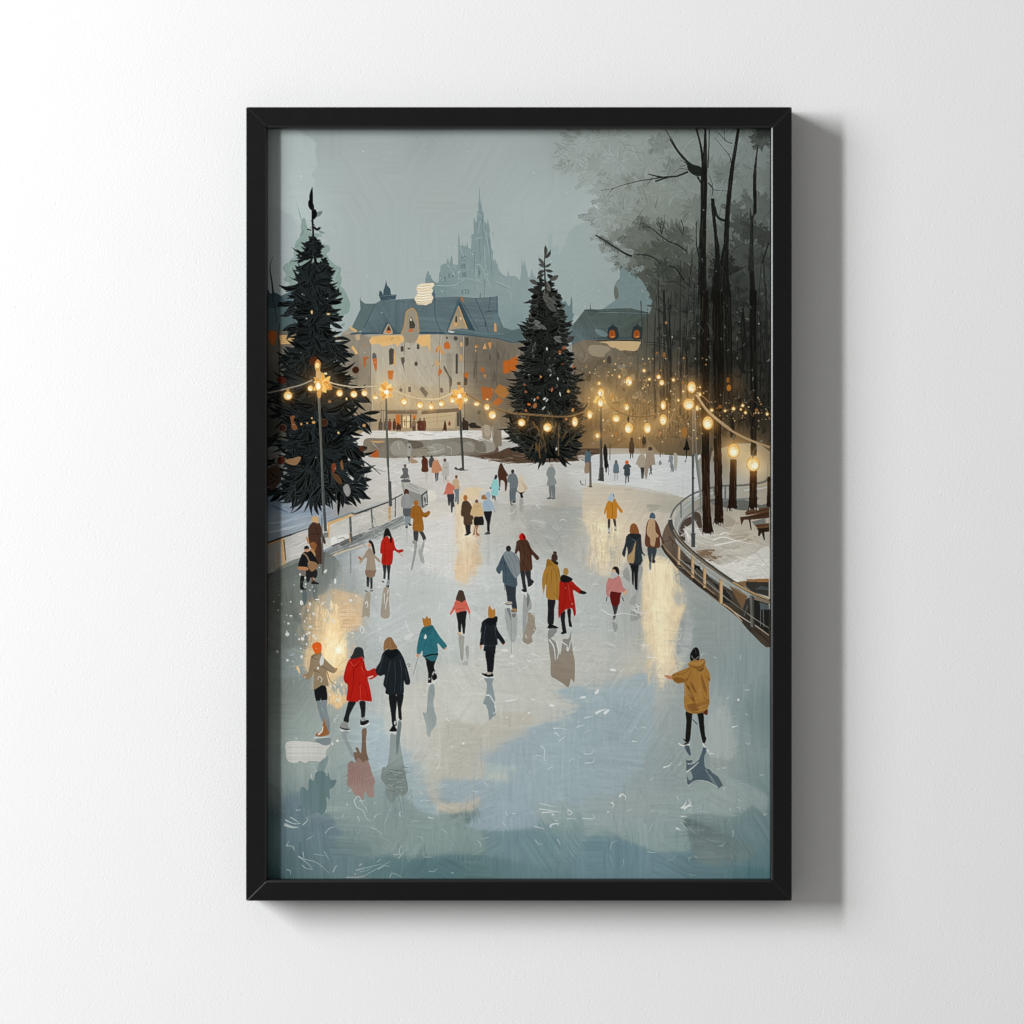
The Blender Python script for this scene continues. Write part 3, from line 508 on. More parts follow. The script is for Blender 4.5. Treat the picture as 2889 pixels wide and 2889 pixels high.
P('E', (150,145,132), "560,1640 640,1615 740,1650 760,1740 640,1770 540,1740"); P('E', (110,102,90), "560,1640 640,1660 660,1760 545,1740", .8); S('E', (186,182,172), "580,1640 650,1625 730,1655", 2.5); S('E', (160,148,128), "730,1480 740,1580", 3)
BK=(84,66,52)
P('E', BK, "430,1812 600,1795 760,1772 900,1712 1000,1712 1640,1680 1900,1700 1900,1780 1660,1800 1740,1900 1900,1930 1700,1990 1300,2020 900,1940 600,1870 440,1850")
for _ in range(110):
    x=rng.uniform(440,1800); y=1760+rng.uniform(-40,230)
    if y > 1860+(x-440)*.22 and x < 1100: continue
    if y > 1990 or (x < 900 and y < 1790): continue
    L=rng.uniform(60,200); S('E', rng.choice([0,1,2],p=[.45,.35,.2])*np.array((42,42,40))+np.array((62,48,38)), [(x,y),(x+L*.5,y+rng.normal(6,5)),(x+L,y+rng.normal(12,8))], rng.uniform(1.5,5), .8, None, .85)
# ---- right-hand house
PF('E', "1570,480 1600,385 1740,205 1795,200 1800,120 1808,200 1880,205 1940,200 2230,190 2420,235 2480,300 2480,560 1600,600", [(1700,300,(84,95,91)),(1900,250,(80,91,87)),(2100,300,(80,92,87)),(2300,400,(74,84,79)),(1650,500,(96,112,116))], 0, 1, 2)
for _ in range(50):
    x=rng.uniform(1620,1900); y=rng.uniform(330,520); S('E', rng.choice([66,104])+np.array([0,14,18]), [(x,y),(x+rng.normal(10,12),y+rng.uniform(20,60))], 1.2, .8, None, .6)
S('E', (58,72,76), "1735,215 1850,225 2040,232 2430,240", 2.5); S('E', (108,122,122), "1880,235 2200,240 2420,250", 1.5)
S('E', (60,78,84), "1600,385 1470,120 1480,60", .1); P('E', (102,122,124), "1470,560 1480,80 1500,130 1530,110 1560,170 1580,150 1590,60 1602,90 1606,250 1625,250 1600,330 1590,480 1500,560", .9, 0)
PF('E', "1600,600 1640,570 1720,540 2400,545 2420,1720 1640,1720", [(1700,650,(128,118,102)),(2000,620,(122,112,94)),(1750,900,(98,90,76)),(2000,1000,(100,89,70)),(1850,1200,(128,102,68)),(2100,1300,(140,108,66)),(2350,1000,(78,72,60)),(2300,1500,(138,108,70)),(1700,1400,(96,76,52)),(1850,1600,(130,104,70)),(2200,800,(92,86,74))], 0, 1, 3)
for _ in range(240):
    x = rng.uniform(1610, 2400); y = rng.uniform(600, 1500); sx, sy = x*K_+1200, y*K_+820
    i = int(np.clip((sy-PY0)*R,0,PH-1)); j = int(np.clip((sx-PX0)*R,0,PW-1)); c = CAN[i,j]; L = rng.uniform(30,130)
    S('E', c*rng.choice([.78,.88,1.08,1.16]), [(x,y),(x+rng.normal(0,18),y+L*.5),(x+rng.normal(0,30),y+L)], rng.uniform(1.2,5.5), 1, None, .7)
for k in range(16):
    x = rng.uniform(1640,2300); y = rng.uniform(660,1250); s_ = rng.uniform(14,40)
    P('E', rng.choice([(92,80,64),(150,136,112),(108,94,74),(168,138,96)]), [(x,y),(x+s_,y-s_*.5),(x+s_*1.5,y+s_),(x+s_*.6,y+s_*1.8),(x-s_*.3,y+s_)], .55)
P('F', (196,170,128), "40,562 200,552 470,556 482,590 440,655 330,650 255,650 165,615 120,575"); S('F', (60,52,42), "0,545 200,540 490,545", 3)
P('F', (150,138,116), "-60,600 100,600 160,630 180,690 60,725 -60,690"); P('F', (112,104,88), "160,650 200,620 250,640 330,700 440,720 470,700 440,790 380,830 200,820 120,760 100,700", .8)
for x in (190,457):
    P('F', (44,54,56), f"{x-58},522 {x-52},420 {x-40},398 {x-8},375 {x},340 {x+8},375 {x+42},398 {x+54},420 {x+60},522", 1); P('F', (158,80,32), f"{x-38},512 {x-38},455 {x-20},432 {x+8},432 {x+24},460 {x+22},512"); S('F', (206,140,66), f"{x-20},505 {x+15},500", 3); S('F', (120,56,20), f"{x-8},440 {x-8},500", 1.5)
S('F', (60,76,80), "-20,520 130,515", 4); S('F', (60,76,80), "250,515 400,512", 4); P('F', (112,132,134), "0,420 60,430 130,470 125,500 60,495 0,450", .8)
for c,s in [((72,68,58),"130,730 160,712 175,760 168,792 130,790"),((72,64,54),"262,820 280,786 305,820 300,835"),((190,140,72),"270,835 300,840 300,862 280,860"),((84,70,52),"-95,940 -55,920 -50,985 -92,985"),((150,100,52),"150,1150 180,1128 205,1150 190,1180 160,1180"),((76,62,46),"290,1070 312,1055 330,1075 315,1105"),((70,58,44),"285,1010 308,990 322,1015 305,1035"),((72,60,44),"340,890 358,885 352,915"),((84,68,48),"190,1215 255,1212 250,1230 200,1232")]: P('F', c, s)
# warm light in the wood
PF(None, ZP("1500,640 1470,700 1440,760 1430,840 1400,900 1450,1000 1500,1240 1940,1240 1940,560 1700,600"), WOOD, 1, .95)
foliage(1800, 2176, 820, 1240, 420, lambda x, y: x > 1835-(y-820)*.02+rng.normal(0,10), .66, 1.1, (10,28), (3,7))
foliage(1700, 2000, 1020, 1240, 120, lambda x, y: True, .8, 1.15, (8,18), (3,5))
for k in range(120):
    x = rng.uniform(1820, 2172); y = rng.uniform(800, 1080)
    if x < 1850+rng.normal(0,14): continue
    feather(x, y, rng.choice([2.6,.5,1.2,-2.3,-.8])+rng.normal(0,.4), rng.uniform(20,50), woodcol(x, y)*rng.uniform(.7,1.0), rng.uniform(8,14), rng.normal(0,.5), rng.uniform(2.2,3.2))
for k in range(26):      # dark stems between the lamps and the sky
    x = rng.uniform(1850, 2172); y0 = rng.uniform(700, 900); w_ = rng.uniform(3,12)
    S(None, col((44,45,41))*rng.uniform(.6,1.15), [(x+rng.normal(0,8),y0),(x+rng.normal(0,4),(y0+1150)/2),(x,1180)], w_*.4, w_, None, .85)
for _ in range(170):   # upright trunks, twigs and dead grass in the dusk
    x=rng.uniform(1800,2174); y=rng.uniform(800,1180); L=rng.uniform(40,170); c=woodcol(x,y+L*.5)*rng.choice([.62,.78,1.12,1.22],p=[.35,.3,.2,.15])
    S(None, c, [(x,y),(x+rng.normal(0,4),y+L*.5),(x+rng.normal(0,7),y+L)], rng.uniform(1,3.5), 1, None, .8)
S('F', (38,40,38), "745,0 750,150 765,330 775,500 800,650 815,800 835,940", 7, 3)
for s in ["760,280 700,215 640,195","750,130 690,60 665,55","760,180 800,100 830,105","770,200 850,160 900,215","790,560 720,500 690,470","800,640 870,560 890,540","770,590 700,570 520,560","815,690 790,640 640,590 560,600","830,600 860,480 840,440","740,250 640,190"]: S('F', (40,42,40), s, 3, 1.2)
for _ in range(46):   # bare bushes before the lamps
    x=rng.uniform(1690,1960); y=rng.uniform(1170,1245); h=rng.uniform(30,80); c=col((112,86,56))*rng.choice([.6,.75,1.2,1.4])
    S(None, c, [(x,y),(x+rng.normal(0,4),y-h*.5),(x+rng.normal(0,12),y-h)], 2, .8, None, .8)
    S(None, c, [(x,y-h*.4),(x+rng.normal(0,12),y-h*.8)], 1.3, .8, None, .8)
# ---- snow and ice
def dabs(n, box, cols, L, w, ang=0.0, sp=.3, a=.8, ok=None, bend=6):
    for _ in range(n):
        x = rng.uniform(box[0], box[2]); y = rng.uniform(box[1], box[3])
        if ok is not None and not ok(x, y): continue
        t = ang+rng.normal(0, sp); l = rng.uniform(*L)
        c = col(cols[rng.integers(len(cols))])
        dx, dy = np.cos(t)*l*.5, np.sin(t)*l*.5; b = rng.normal(0, bend)
        fill(ribbon(np.array([(x-dx,y-dy),(x-dy/l*b*2,y+dx/l*b*2),(x+dx,y+dy)]), rng.uniform(*w), .7, rng.uniform(*w)), c, a)
def rel(n, box, k, L, w, ang=0.0, sp=.3, a=.5, bend=6, ok=None):
    """strokes a little lighter or darker than the paint under them"""
    for _ in range(n):
        x = rng.uniform(box[0], box[2]); y = rng.uniform(box[1], box[3])
        if ok is not None and not ok(x, y): continue
        i = int(np.clip((y-PY0)*R,0,PH-1)); j = int(np.clip((x-PX0)*R,0,PW-1))
        c = np.clip(CAN[i,j]*k[rng.integers(len(k))], 0, 236)
        t = ang+rng.normal(0, sp); l = rng.uniform(*L); dx, dy = np.cos(t)*l*.5, np.sin(t)*l*.5; b = rng.normal(0, bend)
        fill(ribbon(np.array([(x-dx,y-dy),(x-dy/l*b*2,y+dx/l*b*2),(x+dx,y+dy)]), rng.uniform(*w), .7, rng.uniform(*w)), c, a)
PF('G', "-30,-60 1150,40 1400,50 1932,40 1932,500 1530,440 700,720 -30,960", [(60,100,(84,80,74)),(1000,300,(196,193,186)),(1300,100,(200,197,190)),(1700,120,(206,204,199)),(1250,400,(206,203,196)),(1500,300,(205,203,197)),(100,550,(96,114,134)),(400,720,(140,152,164)),(150,850,(132,142,150)),(600,650,(130,144,160)),(900,640,(150,146,140)),(1250,560,(190,184,172)),(1800,400,(200,196,186))], 0)
PF('H', "-10,40 420,20 900,110 1740,80 1932,60 1932,600 -10,500", [(100,60,(200,198,192)),(600,100,(204,203,199)),(600,250,(204,203,198)),(1200,200,(202,202,198)),(1250,300,(208,208,204)),(1700,300,(206,207,204)),(1000,420,(190,188,180)),(1500,450,(176,172,162)),(500,400,(206,200,188)),(1500,560,(164,162,152))], 0)
PF('I', "-60,40 200,10 560,5 1060,30 1150,30 1150,400 1000,480 760,420 300,340 -60,340", [(100,120,(200,203,203)),(400,200,(204,207,206)),(900,150,(202,206,206)),(600,300,(212,213,210)),(1000,350,(200,202,200)),(50,330,(206,208,205))], 1)
rel(260, (1120,1290,1680,1420), [.93,1.05,1.08,.96], (20,70), (1,3), 0, .15, .6, 3)
rel(160, (1680,1290,1985,1400), [.93,1.05,1.08,.96], (20,60), (1,3), .05, .2, .6, 3)
rel(120, (990,1300,1150,1430), [.92,1.05,1.08], (20,60), (1,3), -.2, .3, .6, 4)
rel(90, (752,1390,920,1520), [.9,1.08,1.14], (30,80), (1.5,4), -.15, .2, .6, 5)
# blue snow under the tree
PF('G', "50,410 200,560 330,620 660,600 660,640 560,700 520,820 300,890 50,975", [(80,500,(98,114,128)),(300,700,(138,150,162)),(100,900,(128,140,148)),(550,640,(130,144,158)),(450,780,(160,168,174))])
for s,c in [("80,640 300,650 480,630 650,620",(120,137,152)),("70,760 250,740 400,700",(158,170,182)),("70,860 250,820 470,760",(172,180,186)),("100,560 180,600 280,640",(84,104,128))]: S('G', c, s, 4, 2, 8, .8)
# warm light lying on the ice
PF('H', "440,380 610,372 600,420 560,500 470,520 350,600 330,540", [(500,400,(224,200,160)),(400,540,(220,196,160))], 1, .8)
P('H', (220,214,200), "20,420 60,398 110,420 120,490 60,520 30,500", .8)
P('H', (208,206,202), "-10,760 160,720 330,700 330,1300 210,1340 100,1290 -20,1240", .8)
PF('H', "345,560 400,520 520,520 560,600 560,900 600,1080 612,1200 560,1230 545,1340 500,1310 462,1420 400,1400 385,1450 365,1380 325,1350 325,1180 365,1010 335,880 330,700", [(400,700,(224,206,174)),(450,960,(226,212,184)),(380,1250,(218,194,158)),(520,1150,(206,182,150)),(560,1200,(204,180,148))], 1)
P('H', (232,224,200), "380,800 430,780 550,870 555,1020 520,1060 500,940 440,960 420,1060 370,1030 360,900", .9)
for _ in range(50): x=rng.uniform(345,560); y=rng.uniform(560,1250); S('H', (rng.choice([(234,222,196),(206,186,156),(190,178,156)])), [(x,y),(x+rng.normal(0,5),y+90),(x,y+rng.uniform(120,200))], 3, 1, None, .5)
for s,c in [("445,920 490,1000 492,1060 470,1020",(136,130,118)),("535,890 580,960 610,1010 560,980 545,940",(150,150,144)),("570,1030 600,1100 612,1200 585,1210",(200,176,146)),("680,890 705,930 700,1180 680,1180",(160,163,160)),("925,555 990,560 990,700 935,735 930,640",(160,160,152)),("1030,480 1062,470 1072,625 1030,630",(158,158,150)),("745,520 790,520 800,660 790,735 760,640",(180,180,174))]: P('H', c, s, .9)
PF('H', "1120,620 1740,580 1932,640 1932,820 1600,820 1500,1000 1480,1080 1440,1010 1320,1015 1290,850 1230,760 1210,1000 1140,1020 1130,800", [(1200,900,(160,162,158)),(1400,650,(160,160,150)),(1650,620,(158,162,160)),(1500,800,(150,154,152)),(1400,950,(160,164,160)),(1200,700,(168,168,160)),(1800,700,(188,182,170))], 1, .85)
for _ in range(60): x=rng.uniform(1130,1700); y=rng.uniform(600,900); S('H', rng.choice([(184,186,182),(140,144,142),(172,170,160)]), [(x,y),(x+60,y+rng.normal(0,3)),(x+rng.uniform(90,160),y)], 2.2, .8, None, .55)
for s in ["1240,740 1320,755","1140,730 1240,740 1320,800","1300,900 1400,930 1415,945","1190,590 1260,595","1480,910 1540,895 1520,885","1210,580 1225,560 1250,590","1080,810 1070,770"]: S('H', (212,214,211), s, 3, 1.5)
PF('I', "-100,350 200,345 520,400 1000,480 1150,430 1000,520 840,640 640,640 520,700 480,760 420,900 300,1260 120,1340 0,1250 -60,900 -140,700", [(100,380,(196,188,172)),(500,420,(192,186,172)),(700,500,(180,175,160)),(800,600,(160,158,146)),(300,600,(206,194,174)),(60,560,(205,192,168)),(100,800,(226,208,172)),(300,900,(214,198,172)),(250,1200,(214,202,180)),(0,1000,(222,206,176)),(-80,800,(222,204,172)),(500,600,(190,180,162))], 1, .9)
P('I', (230,218,184), "20,790 110,750 250,780 270,860 230,1000 150,980 60,880"); P('I', (232,216,178), "20,960 130,950 135,1200 100,1220 60,1110")
for s,c in [("135,880 180,880 190,1050 180,1210 140,1190",(176,170,156)),("205,880 250,960 270,1230 230,1240 190,1120",(178,172,158)),("560,560 640,555 720,570 600,640",(158,156,142)),("310,390 380,370 420,400 350,410",(186,176,158))]: P('I', c, s, .85)
rel(130, (1640,1370,1960,1620), [.94,1.05,1.07,.97], (30,90), (1.2,3.2), .02, .15, .6, 4)
# ---- left rink wall
PF('G', "55,960 320,880 500,820 700,760 990,655 1380,525 1540,435 1545,660 1270,790 1120,860 750,1010 400,1190 55,1330", [(120,1000,(140,138,132)),(120,1200,(150,148,140)),(350,1020,(192,190,184)),(600,1000,(196,194,188)),(850,800,(178,177,170)),(850,930,(205,203,196)),(1080,720,(182,180,173)),(1300,680,(192,186,174)),(1480,600,(190,187,180))], 0)
PF('G', "50,1335 400,1190 660,1095 860,960 1120,870 1270,795 1540,665 1560,770 1120,970 680,1160 640,1220 300,1330 50,1420", [(100,1350,(70,78,78)),(400,1240,(84,92,92)),(800,1060,(136,138,134)),(1200,900,(130,134,132)),(1450,740,(140,144,141)),(650,1150,(110,116,114))], 0)
PF('G', "50,1400 300,1330 650,1220 700,1300 600,1460 400,1560 200,1680 50,1800", [(100,1450,(78,88,86)),(400,1400,(104,114,112)),(600,1300,(126,132,128)),(100,1650,(86,92,86)),(300,1600,(104,110,104))], 1, .85)
for s,c,w in [("60,1320 250,1250 395,1190",(54,58,58),4),("50,1350 300,1250 650,1110",(64,72,74),4),("660,1130 900,1030 1120,950 1300,860 1540,750",(170,172,168),4),("700,1100 1000,970 1300,830 1530,700",(102,108,107),3),("670,1150 900,1060 1150,985",(208,188,156),3.5),("700,1130 950,1010",(96,102,100),4),("760,1010 870,960 1120,858",(72,74,72),4.5),("850,1000 1090,890",(90,94,92),8),("1160,830 1265,788",(60,62,60),3),("1300,790 1540,680",(112,118,116),4),("80,1420 330,1330 600,1240",(58,68,68),4),("60,1500 350,1400 560,1330",(130,140,138),3),("120,1560 400,1440",(72,82,80),4)]: S('G', c, s, w, w*.6)
rel(90, (800,1440,1150,1600), [.85,1.1,1.16,.92], (30,90), (1,3.5), -.42, .12, .6, 3)
for s in ["250,950 260,1200 500,1150 500,1090","760,800 930,740 940,860 760,990","980,700 1170,640 1180,760 985,860"]: P('G', (204,202,196), s, .35, 0)
S('G', (54,52,48), "52,975 200,920 320,880", 6, 5); S('G', (52,52,50), "300,890 400,850 505,818", 4, 2.5); S('G', (176,140,98), "52,995 150,960 240,930", 5, 5)
P('G', (196,158,108), "205,940 245,925 252,1240 222,1250", 1, 0); P('G', (64,58,50), "228,940 242,935 262,1160 252,1170", 1, 0); P('G', (164,140,112), "150,1070 175,1050 195,1100 180,1230 160,1230", .6)
P('G', (206,166,112), "715,745 990,648 998,672 740,775 730,920 718,925", 1, 0); P('G', (120,132,134), "720,730 980,632 990,648 720,748", 1, 0)
S('G', (60,62,60), "1000,664 1180,598 1380,526", 6, 4); S('G', (52,56,56), "1412,502 1530,440", 3.5); S('G', (84,86,84), "1452,470 1450,690", 3.5)
P('G', (84,88,88), "945,690 970,682 985,970 960,972", 1, 0); P('G', (182,148,104), "940,870 952,866 966,965 952,970", 1, 0); P('G', (88,92,92), "1180,600 1198,594 1214,815 1196,822", 1, 0); P('G', (190,152,104), "1372,580 1400,575 1405,725 1376,735", 1, 0)
P('G', (215,214,208), "820,900 940,870 950,910 830,975", .9, 0); P('G', (218,217,212), "745,920 800,900 830,970 750,1000", .9, 0)
# tented kiosk at the rink gate
P('G', (154,154,147), "1512,312 1600,310 1798,394 1806,560 1740,605 1650,560 1560,520 1532,400", 1, 0); P('G', (176,176,168), "1530,320 1600,312 1795,396 1735,450 1560,380", 1, 0); P('G', (134,134,128), "1560,380 1735,450 1738,600 1650,560", .8, 0)
P('G', (66,70,70), "1732,450 1800,396 1808,558 1740,600", 1, 0); P('G', (168,170,165), "1748,460 1790,424 1796,545 1754,572", 1, 0)
for s in ["1775,480 1762,520","1780,490 1778,560","1765,470 1770,500"]: S('G', (84,86,86), s, 3)
for s in ["1560,400 1700,520","1600,330 1700,380","1580,350 1720,420"]: S('G', (128,128,122), s, 1.5)
# ---- lower rink: painted pools of colour
PF(None, [(752,1640),(900,1560),(960,1600),(900,1700),(880,1800),(840,1850),(760,1900)], [(780,1700,(98,102,94)),(850,1650,(112,117,112)),(840,1800,(116,122,116)),(770,1850,(104,110,102))], 1, .8)
PF('J', "60,560 250,520 420,480 480,640 470,760 420,800 60,800", [(120,620,(128,138,134)),(380,620,(138,150,152))], 1, .6)
# bonfire-coloured reflection
PF('J', "430,60 560,-60 700,-100 760,-150 900,-120 1090,-60 1085,80 1100,230 1010,260 900,330 920,420 925,560 930,640 910,760 720,900 830,1010 925,1020 940,1070 870,1120 830,1160 790,1150 740,1080 715,1000 705,850 560,800 470,720 460,560 520,420 470,330 430,230", [(560,100,(146,138,122)),(650,-40,(176,160,134)),(900,60,(214,182,142)),(980,200,(214,184,146)),(480,250,(148,140,124)),(520,550,(214,180,134)),(750,250,(232,204,156)),(850,450,(238,208,156)),(780,600,(234,200,148)),(760,900,(226,186,132)),(830,1100,(224,184,130)),(640,300,(196,170,130)),(880,350,(230,198,150))], 1, .95)
PF('J', "740,150 800,120 840,260 900,300 915,450 900,640 850,720 700,700 640,600 640,420 690,330", [(820,500,(246,228,188)),(750,300,(236,206,156)),(700,600,(236,202,146)),(850,650,(234,200,146))], 1, .9)
for _ in range(150):
    x=rng.uniform(560,920); y=rng.uniform(80,1080); S('J', rng.choice([(246,222,178),(214,176,126),(236,200,150),(226,190,140)]), [(x,y),(x+rng.normal(0,14),y-30),(x+rng.normal(0,30),y-rng.uniform(50,110))], rng.uniform(1.5,5), .8, None, .7)
for _ in range(60): x=rng.uniform(820,1080); y=rng.uniform(20,310); S('J', rng.choice([(204,170,130),(226,196,156)]), [(x,y),(x+rng.uniform(40,120),y+rng.normal(0,4))], 2, 1, None, .55)
for s,c in [("870,-20 910,120 880,150 850,80",(166,172,168)),("955,-60 1025,-20 1020,80 970,100",(172,172,164)),("930,20 950,160 925,160",(176,170,156)),("700,-60 745,-80 745,150 705,190",(168,176,178)),("300,60 420,160 400,240",(90,98,94)),("480,20 520,-60 560,-40 480,160 420,230",(112,108,98)),("410,230 430,330 470,420 440,560 480,600 420,420 380,330",(150,142,126))]: P('J', c, s, .7)
ell('J', 825, 520, 30, 30, (255,246,226))
glow(740+825*K_, 1700+520*K_, 26, (255,214,140), .55); glow(740+790*K_, 1700+600*K_, 60, (250,190,110), .25)
# warm columns on the right
PF('L', "500,200 520,-350 590,-420 700,-430 840,-360 860,-250 870,-150 960,-60 990,80 950,200 900,420 930,650 960,760 840,860 720,1000 690,950 680,850 620,620 540,440 510,330", [(700,-200,(234,220,186)),(750,100,(238,222,184)),(760,500,(236,216,178)),(560,200,(214,194,162)),(560,0,(216,196,164)),(900,150,(222,200,164)),(800,750,(226,206,172)),(700,950,(212,200,180)),(640,550,(220,200,168))], 1)
P('L', (240,228,192), "620,-330 800,-340 850,-200 800,-80 830,60 800,260 820,440 830,620 760,760 690,700 680,520 620,300 600,0", .75)
for _ in range(110): x=rng.uniform(540,880); y=rng.uniform(-330,820); S('L', rng.choice([(246,236,206),(222,200,160),(232,212,172),(214,194,160)]), [(x,y),(x+rng.normal(0,6),y+60),(x+rng.normal(0,10),y+rng.uniform(90,170))], rng.uniform(1.5,5), .8, None, .55)
for s,c in [("860,480 960,300 980,170 1040,200 1060,330 1050,540 1000,700 900,740 850,700",(176,178,176)),("920,300 980,200 990,280 960,420 920,640 880,600",(132,144,148)),("860,-100 960,-20 1010,60 900,120 850,20",(168,174,172)),("900,200 980,90 985,130 940,220 860,420 800,480",(230,206,168)),("1060,160 1080,430 1140,450 1400,370 1300,260 1130,20",(144,152,148))]: P('L', c, s, .75)
# big quiet pools on the near ice
PF('K', "230,740 400,760 620,640 1300,480 1932,440 1932,1000 1650,990 1440,1060 1600,1140 1680,1210 1600,1290 1480,1360 1290,1400 1120,1420 1100,1300 800,1290 650,1410 480,1400 300,1330 150,1440 90,1200 140,900", [(400,900,(196,196,187)),(1000,700,(190,191,184)),(1700,700,(186,187,180)),(500,1250,(194,194,185)),(1200,1200,(192,190,178)),(1500,1250,(192,190,178))], 1, .75)
PF('K', "100,1420 250,1360 470,1400 650,1410 800,1280 1130,1300 1180,1420 1100,1500 900,1580 800,1680 590,1710 650,1800 640,2000 150,2000 160,2240 280,2300 400,2240 560,2210 590,2220 540,2330 300,2370 120,2320 40,2000 0,1700", [(300,1600,(180,178,167)),(900,1450,(184,180,167)),(500,1900,(180,179,169)),(100,2100,(182,180,170)),(400,2300,(190,182,166)),(1100,1400,(186,180,166))], 1, .85)
PF('K', "590,1715 800,1690 900,1580 1060,1540 1110,1480 1115,1430 1280,1420 1300,1380 1480,1380 1560,1310 1700,1230 1690,1180 1450,1080 1480,1020 1650,990 1932,1020 2300,860 2440,880 2500,1000 2480,1350 2420,1700 2300,1950 1900,2300 1450,2260 1100,2300 700,2260 600,2210 400,2260 160,2200 150,2020 640,2010 660,1850", [(1000,1650,(150,167,177)),(700,1720,(152,167,177)),(1400,1600,(152,170,178)),(1800,1500,(152,170,178)),(1900,1050,(160,176,182)),(2200,950,(157,173,182)),(2200,1400,(148,164,170)),(300,2080,(150,167,176)),(900,2200,(150,168,178)),(1700,2100,(150,168,178)),(1200,1450,(151,169,179))], 1, .85)
P('N', (166,180,178), "660,590 800,610 920,630 960,605 1000,640 990,690 900,700 940,770 800,800 640,780 650,700"); P('N', (182,186,178), "700,710 860,705 905,740 940,770 780,775 700,750")
P('N', (152,164,160), "1240,1020 1700,1060 1780,1090 1650,1130 1600,1230 1250,1240 1160,1150", .6)
PF('N', "-500,1600 0,1640 300,1590 560,1590 700,1600 1000,1650 1200,1700 1932,1800 1932,1870 -500,1870", [(0,1750,(84,116,118)),(500,1650,(88,118,120)),(500,1800,(86,116,118)),(1200,1800,(98,128,132)),(1800,1800,(100,128,132))], 1, .9)
PF('N', "600,1310 860,1330 1110,1290 1320,1370 1640,1410 1932,1410 1932,1800 1200,1720 900,1640 640,1590 640,1450", [(800,1450,(110,136,142)),(1200,1500,(108,138,142)),(1700,1500,(112,140,146)),(1500,1700,(104,132,136)),(700,1550,(108,134,138))], 1, .85)
PF('N', "-100,1150 200,1110 280,1200 470,1260 600,1310 640,1580 300,1580 -400,1600", [(100,1300,(134,152,148)),(400,1400,(130,148,146)),(-200,1500,(128,146,144))], 1, .7)
P('N', (104,124,122), "275,1140 335,1130 370,1085 405,1110 440,1095 470,1140 560,1100 598,1150 575,1210 490,1225 470,1255 420,1210 380,1150 330,1200 295,1190")
PF('N', "150,1010 250,1030 480,1010 560,960 595,960 560,1080 440,1110 280,1140 120,1075", [(300,1050,(188,180,164)),(560,1000,(186,176,160))]); P('N', (148,166,180), "590,1120 800,1060 1080,1030 1240,1180 1200,1290 850,1330 700,1330 480,1300 480,1250", .7)
PF('O', "-100,980 400,930 1000,850 1350,870 1480,760 1860,930 1870,1110 1850,1150 1700,1060 1550,1170 1250,1150 950,1140 1000,1180 1040,1560 700,1560 400,1480 100,1310 -100,1400", [(200,1000,(154,164,162)),(600,1100,(150,162,160)),(1500,950,(154,166,164)),(1700,1050,(146,158,156)),(500,1400,(142,160,160)),(900,1500,(136,156,156)),(-50,1250,(150,164,164))], 1, .8)
PF('O', "1550,1170 1700,1060 1850,1150 1900,900 1900,1900 1100,1700 1040,1500 1000,1180 1250,1160", [(1800,1200,(108,132,134)),(1300,1300,(120,136,136)),(1800,1700,(92,122,126)),(1200,1650,(104,124,126)),(1850,1000,(104,130,132))], 1, .75)
PF('O', "-100,1420 100,1410 300,1420 500,1500 700,1560 1040,1565 1120,1680 1900,1750 1900,1890 -100,1890", [(100,1550,(104,134,142)),(600,1650,(106,134,142)),(1200,1780,(94,124,130)),(1800,1850,(74,112,116))], 1, .9)
PF('O', "975,1195 1080,1215 1300,1310 1560,1420 1750,1500 1760,1550 1640,1640 1300,1690 1160,1690 1100,1600 1040,1440 1030,1370 970,1290 962,1250", [(1000,1230,(96,112,110)),(1300,1340,(104,118,118)),(1400,1450,(110,126,126)),(1250,1600,(118,134,132)),(1650,1560,(106,126,126))], 1, .95)
for s,c,w in [("1000,1280 1090,1360 1200,1420 1345,1445",(186,200,198),3),("1280,1345 1365,1352",(170,184,182),2.5),("980,1260 1060,1350 1250,1460",(70,84,84),2),("1080,1240 1300,1340 1520,1430",(84,100,98),3),("1430,1460 1550,1560",(78,94,92),1.6),("1100,1380 1370,1500 1410,1490",(74,90,90),2),("1050,1440 1130,1540",(76,92,90),1.8),("1600,1500 1710,1595",(80,98,98),1.4)]: S('O', c, s, w, 1)
P('O', (184,194,188), "1740,1240 1800,1180", .1)
PF('L', "1230,1370 1340,1240 1440,1220 1510,1480 1540,1690 1480,1790 1370,1780 1210,1720", [(1300,1500,(168,176,172)),(1450,1400,(170,178,174))], 1, .7)
for k in range(14): x=1240+k*20; S('L', rng.choice([(186,194,190),(150,160,156)]), f"{x},{1350+rng.uniform(-60,40)} {x+8},1550 {x+rng.uniform(0,20)},{1720+rng.uniform(-30,40)}", 2, .8, None, .7)
# deep corner, lower left
PF('M', "60,1040 130,1060 150,1150 185,990 260,960 400,910 440,920 500,1150 520,1200 730,1150 830,1320 880,1340 850,1390 790,1400 860,1550 970,1620 1250,1650 1020,1740 940,1870 60,1880", [(100,1150,(70,90,92)),(300,1000,(104,122,132)),(300,1300,(100,122,128)),(650,1250,(108,126,132)),(300,1700,(82,106,108)),(700,1600,(100,124,128)),(100,1850,(56,84,86)),(900,1800,(98,124,128))], 1, .85)
PF('M', "60,800 200,900 180,1000 140,1150 120,1080 60,1040", [(100,950,(116,122,114))], 1, .6)
P('M', (152,166,160), "700,1065 960,1075 965,1105 720,1115", .8); PF('M', "1590,1690 1700,1640 1932,1610 2100,1600 2100,1870 1480,1870 1560,1760", [(1700,1750,(84,114,118)),(1900,1800,(82,114,118))], 1, .85)
for s,c in [("520,1340 700,1330 880,1345 850,1390 570,1385",(102,124,132)),("520,1250 700,1250 820,1310 560,1320",(98,118,126))]: P('M', c, s, .8)
